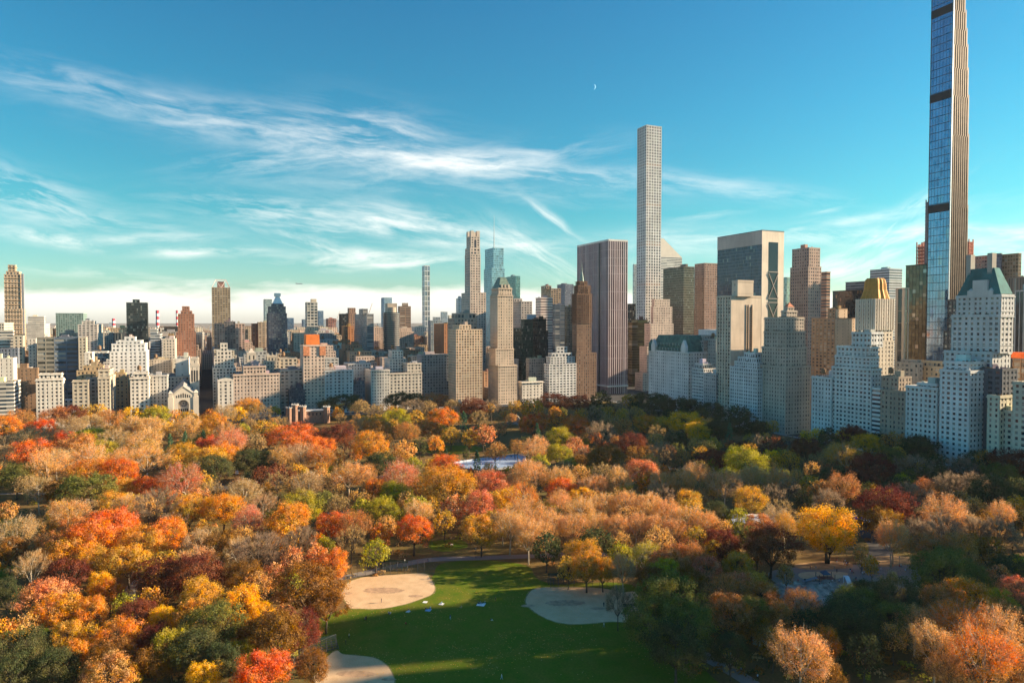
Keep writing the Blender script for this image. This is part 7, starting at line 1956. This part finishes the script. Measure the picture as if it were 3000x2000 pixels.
# playground
def climbing():
    p = at_z(*zh(640, 600)); root = empty('climbing_frame', (p.x, p.y, 0), yaw_r); tag(root, 'climbing frame with a blue slide on the playground', 'climbing frame')
    m = MB()
    for a in (-3, 0, 3):
        for b in (-1.5, 1.5): m.box(a - .1, a + .1, b - .1, b + .1, 0.05, 3.4)
    m.build('post', M_steel, root)
    d = MB(); d.box(-3.1, 3.1, -1.6, 1.6, 1.6, 1.75); d.build('platform', plain_mat('deck_red', (.22, .10, .08), .6), root)
    r = MB(); pyramid(r, -1.6, 1.6, -1.8, 1.8, 3.4, 4.6, .1, .1); r.build('canopy', plain_mat('canopy_blue', (.10, .12, .16), .6), root)
    s = MB(); s.quad((-3, -.7, 1.7), (-8.5, -.7, .2), (-8.5, .7, .2), (-3, .7, 1.7)); s.quad((-3, -.7, 1.7), (-3, -.7, 2.0), (-8.5, -.7, .5), (-8.5, -.7, .2)); s.quad((-3, .7, 1.7), (-8.5, .7, .2), (-8.5, .7, .5), (-3, .7, 2.0)); s.build('slide', plain_mat('slide_metal', (.30, .34, .40), .5, .2), root)
    p = at_z(*zh(826, 620)); o = MB(); o.quad((-.9, 0, 3.0), (-.9, -3.4, .1), (.9, -3.4, .1), (.9, 0, 3.0)); o.box(-.9, .9, 0, 1.2, 2.8, 3.0); o.box(-.9, -.7, .9, 1.1, 0.05, 2.8); o.box(.7, .9, .9, 1.1, .05, 2.8)
    o = o.build('slide', plain_mat('white_slide', (.75, .78, .8), .4)); o.location = (p.x, p.y, 0); o.rotation_euler = (0, 0, yaw_r); tag(o, 'free standing white slide in the playground', 'slide')
climbing()
# moon and airliner
def moon():
    d = ray(1738, 255).normalized(); P = Vector((0, 0, CAM_Z)) + d * 38000
    me = bpy.data.meshes.new('moon'); m = MB(); n = 20; r = 38000 * 7 / F_PX
    for i in range(n):
        t0, t1 = -PI / 2 + PI * i / n, -PI / 2 + PI * (i + 1) / n
        f = lambda t, k: (r * math.cos(t) * k, r * math.sin(t), 0)
        m.quad(f(t0, .72), f(t0, 1), f(t1, 1), f(t1, .72))
    o = m.build('moon', plain_mat('moonlight', (.8, .8, .8), .9, emit=(.24, .46, .58, .7))); o.location = P
    o.rotation_euler = (-d).to_track_quat('Z', 'Y').to_euler(); tag(o, 'thin pale crescent moon in the blue sky', 'moon')
moon()
def plane():
    p = at_dist(876, 831, 4300); root = empty('airliner', p, math.atan2(-rt.y, -rt.x)); tag(root, 'tiny dark airliner flying low over the left skyline', 'airliner')
    g = plain_mat('airliner_grey', (.25, .27, .3), .5)
    m = MB(); m.tube([(-22, 0, 0), (-18, 0, .3), (14, 0, 0), (20, 0, 1)], [.6, 2.1, 2.1, .3], 10); m.build('fuselage', g, root)
    for s in (-1, 1): w = MB(); w.prism([(-2, 0), (4, 0), (10, s * 19), (8, s * 19)] if s > 0 else [(8, -19), (10, -19), (4, 0), (-2, 0)], -.3, .2); w.build('wing', g, root)
    t = MB(); t.box(15, 19, -.2, .2, 0, 6); t.build('tail_fin', g, root)
plane()
# tower cranes on the skyline
def crane(px, py, x, label, flip=1):
    y = -x * math.tan(theta(px)); z1 = height_at(px, py, x, y); root = empty('tower_crane', (x, y, 0), .4); tag(root, label, 'crane')
    g = plain_mat('crane_paint', (.32, .25, .22), .6)
    m = MB(); m.box(-.9, .9, -.9, .9, 0, z1 - 34); m.build('mast', g, root)
    j = MB(); j.tube([(0, 0, z1 - 34), (0, -flip * 14, z1)], [.8, .4], 4); j.tube([(0, 0, z1 - 34), (0, flip * 9, z1 - 32)], [1.0, 1.0], 4); j.build('jib', g, root)
crane(982, 911, 1805, 'thin crane over the reddish half built tower', 1)
crane(1073, 888, 1300, 'thin crane on the grey balcony tower skyline', 1)
# undergrowth between the trees
def undergrowth():
    rg = random.Random(77); V = []; Fc = []; MI = []
    mats = [LEAF['N'], LEAF['B'], LEAF['L'], LEAF['D'], LEAF['T']]
    c = 0; tries = 0
    while c < 1500 and tries < 20000:
        tries += 1
        px = rg.uniform(-60, 3060); py = rg.uniform(1200, 1990); p = at_z(px, py)
        if p.x > 742 or p.y < -450: continue
        if 1225 > px > 880 and py > 1600 and False: continue
        # leave lawns, rink, playground and paths open
        if (900 < px < 2010 and py > 1690) or (1180 < px < 1560 and 1600 < py < 1720) or (1300 < px < 1550 and 1320 < py < 1392) or (2230 < px < 2720 and 1600 < py < 1790): continue
        if px < 140 and (1500 < py < 1580 or 1650 < py < 1715 or 1805 < py < 1865): continue
        c += 1; s = rg.uniform(1.0, 2.4); mi = rg.choices(range(5), [3, 4, 2, 3, 3])[0]
        for k in range(34):
            d = rnd_unit(rg); d.z = abs(d.z)
            q = Vector((p.x, p.y, 0)) + Vector((d.x * s * 1.3, d.y * s * 1.3, d.z * s)) * rg.uniform(.5, 1)
            nn = (d + rnd_unit(rg) * .8).normalized(); a = nn.orthogonal().normalized(); b = nn.cross(a); w = rg.uniform(.25, .5)
            n = len(V); V += [tuple(q - a * w), tuple(q - b * w), tuple(q + a * w), tuple(q + b * w)]; Fc.append((n, n + 1, n + 2, n + 3)); MI.append(mi)
    me = bpy.data.meshes.new('undergrowth'); me.from_pydata(V, [], Fc)
    for m in mats: me.materials.append(m)
    me.polygons.foreach_set('material_index', MI); me.update()
    tag(link_mesh('undergrowth', me), kind='stuff')
undergrowth()
# air
if HAZE > 0:
    m = MB(); m.box(-1600, 16500, -11000, 8000, -1.6, 470); hz = m.build('haze', None)
    hz.data.materials.clear()
    hm = bpy.data.materials.new('haze'); hm.use_nodes = True; nt = hm.node_tree; nt.nodes.clear()
    out = N(nt, 'ShaderNodeOutputMaterial'); v = N(nt, 'ShaderNodeVolumePrincipled'); v.inputs['Color'].default_value = (.86, .90, 1.0, 1); v.inputs['Density'].default_value = HAZE; v.inputs['Anisotropy'].default_value = 0.2
    nt.links.new(v.outputs[0], out.inputs['Volume']); hz.data.materials.append(hm); tag(hz, kind='stuff')
place_trees()
build_world()
v = scene.view_settings; v.view_transform = 'Standard'; v.look = 'None'; v.exposure = EXPOSURE; v.gamma = 1.0; v.use_curve_mapping = False
c = scene.cycles
c.max_bounces = 6; c.diffuse_bounces = 3; c.glossy_bounces = 3; c.transmission_bounces = 3; c.transparent_max_bounces = 4; c.volume_bounces = 0
c.use_denoising = True
c.sample_clamp_indirect = 6.0
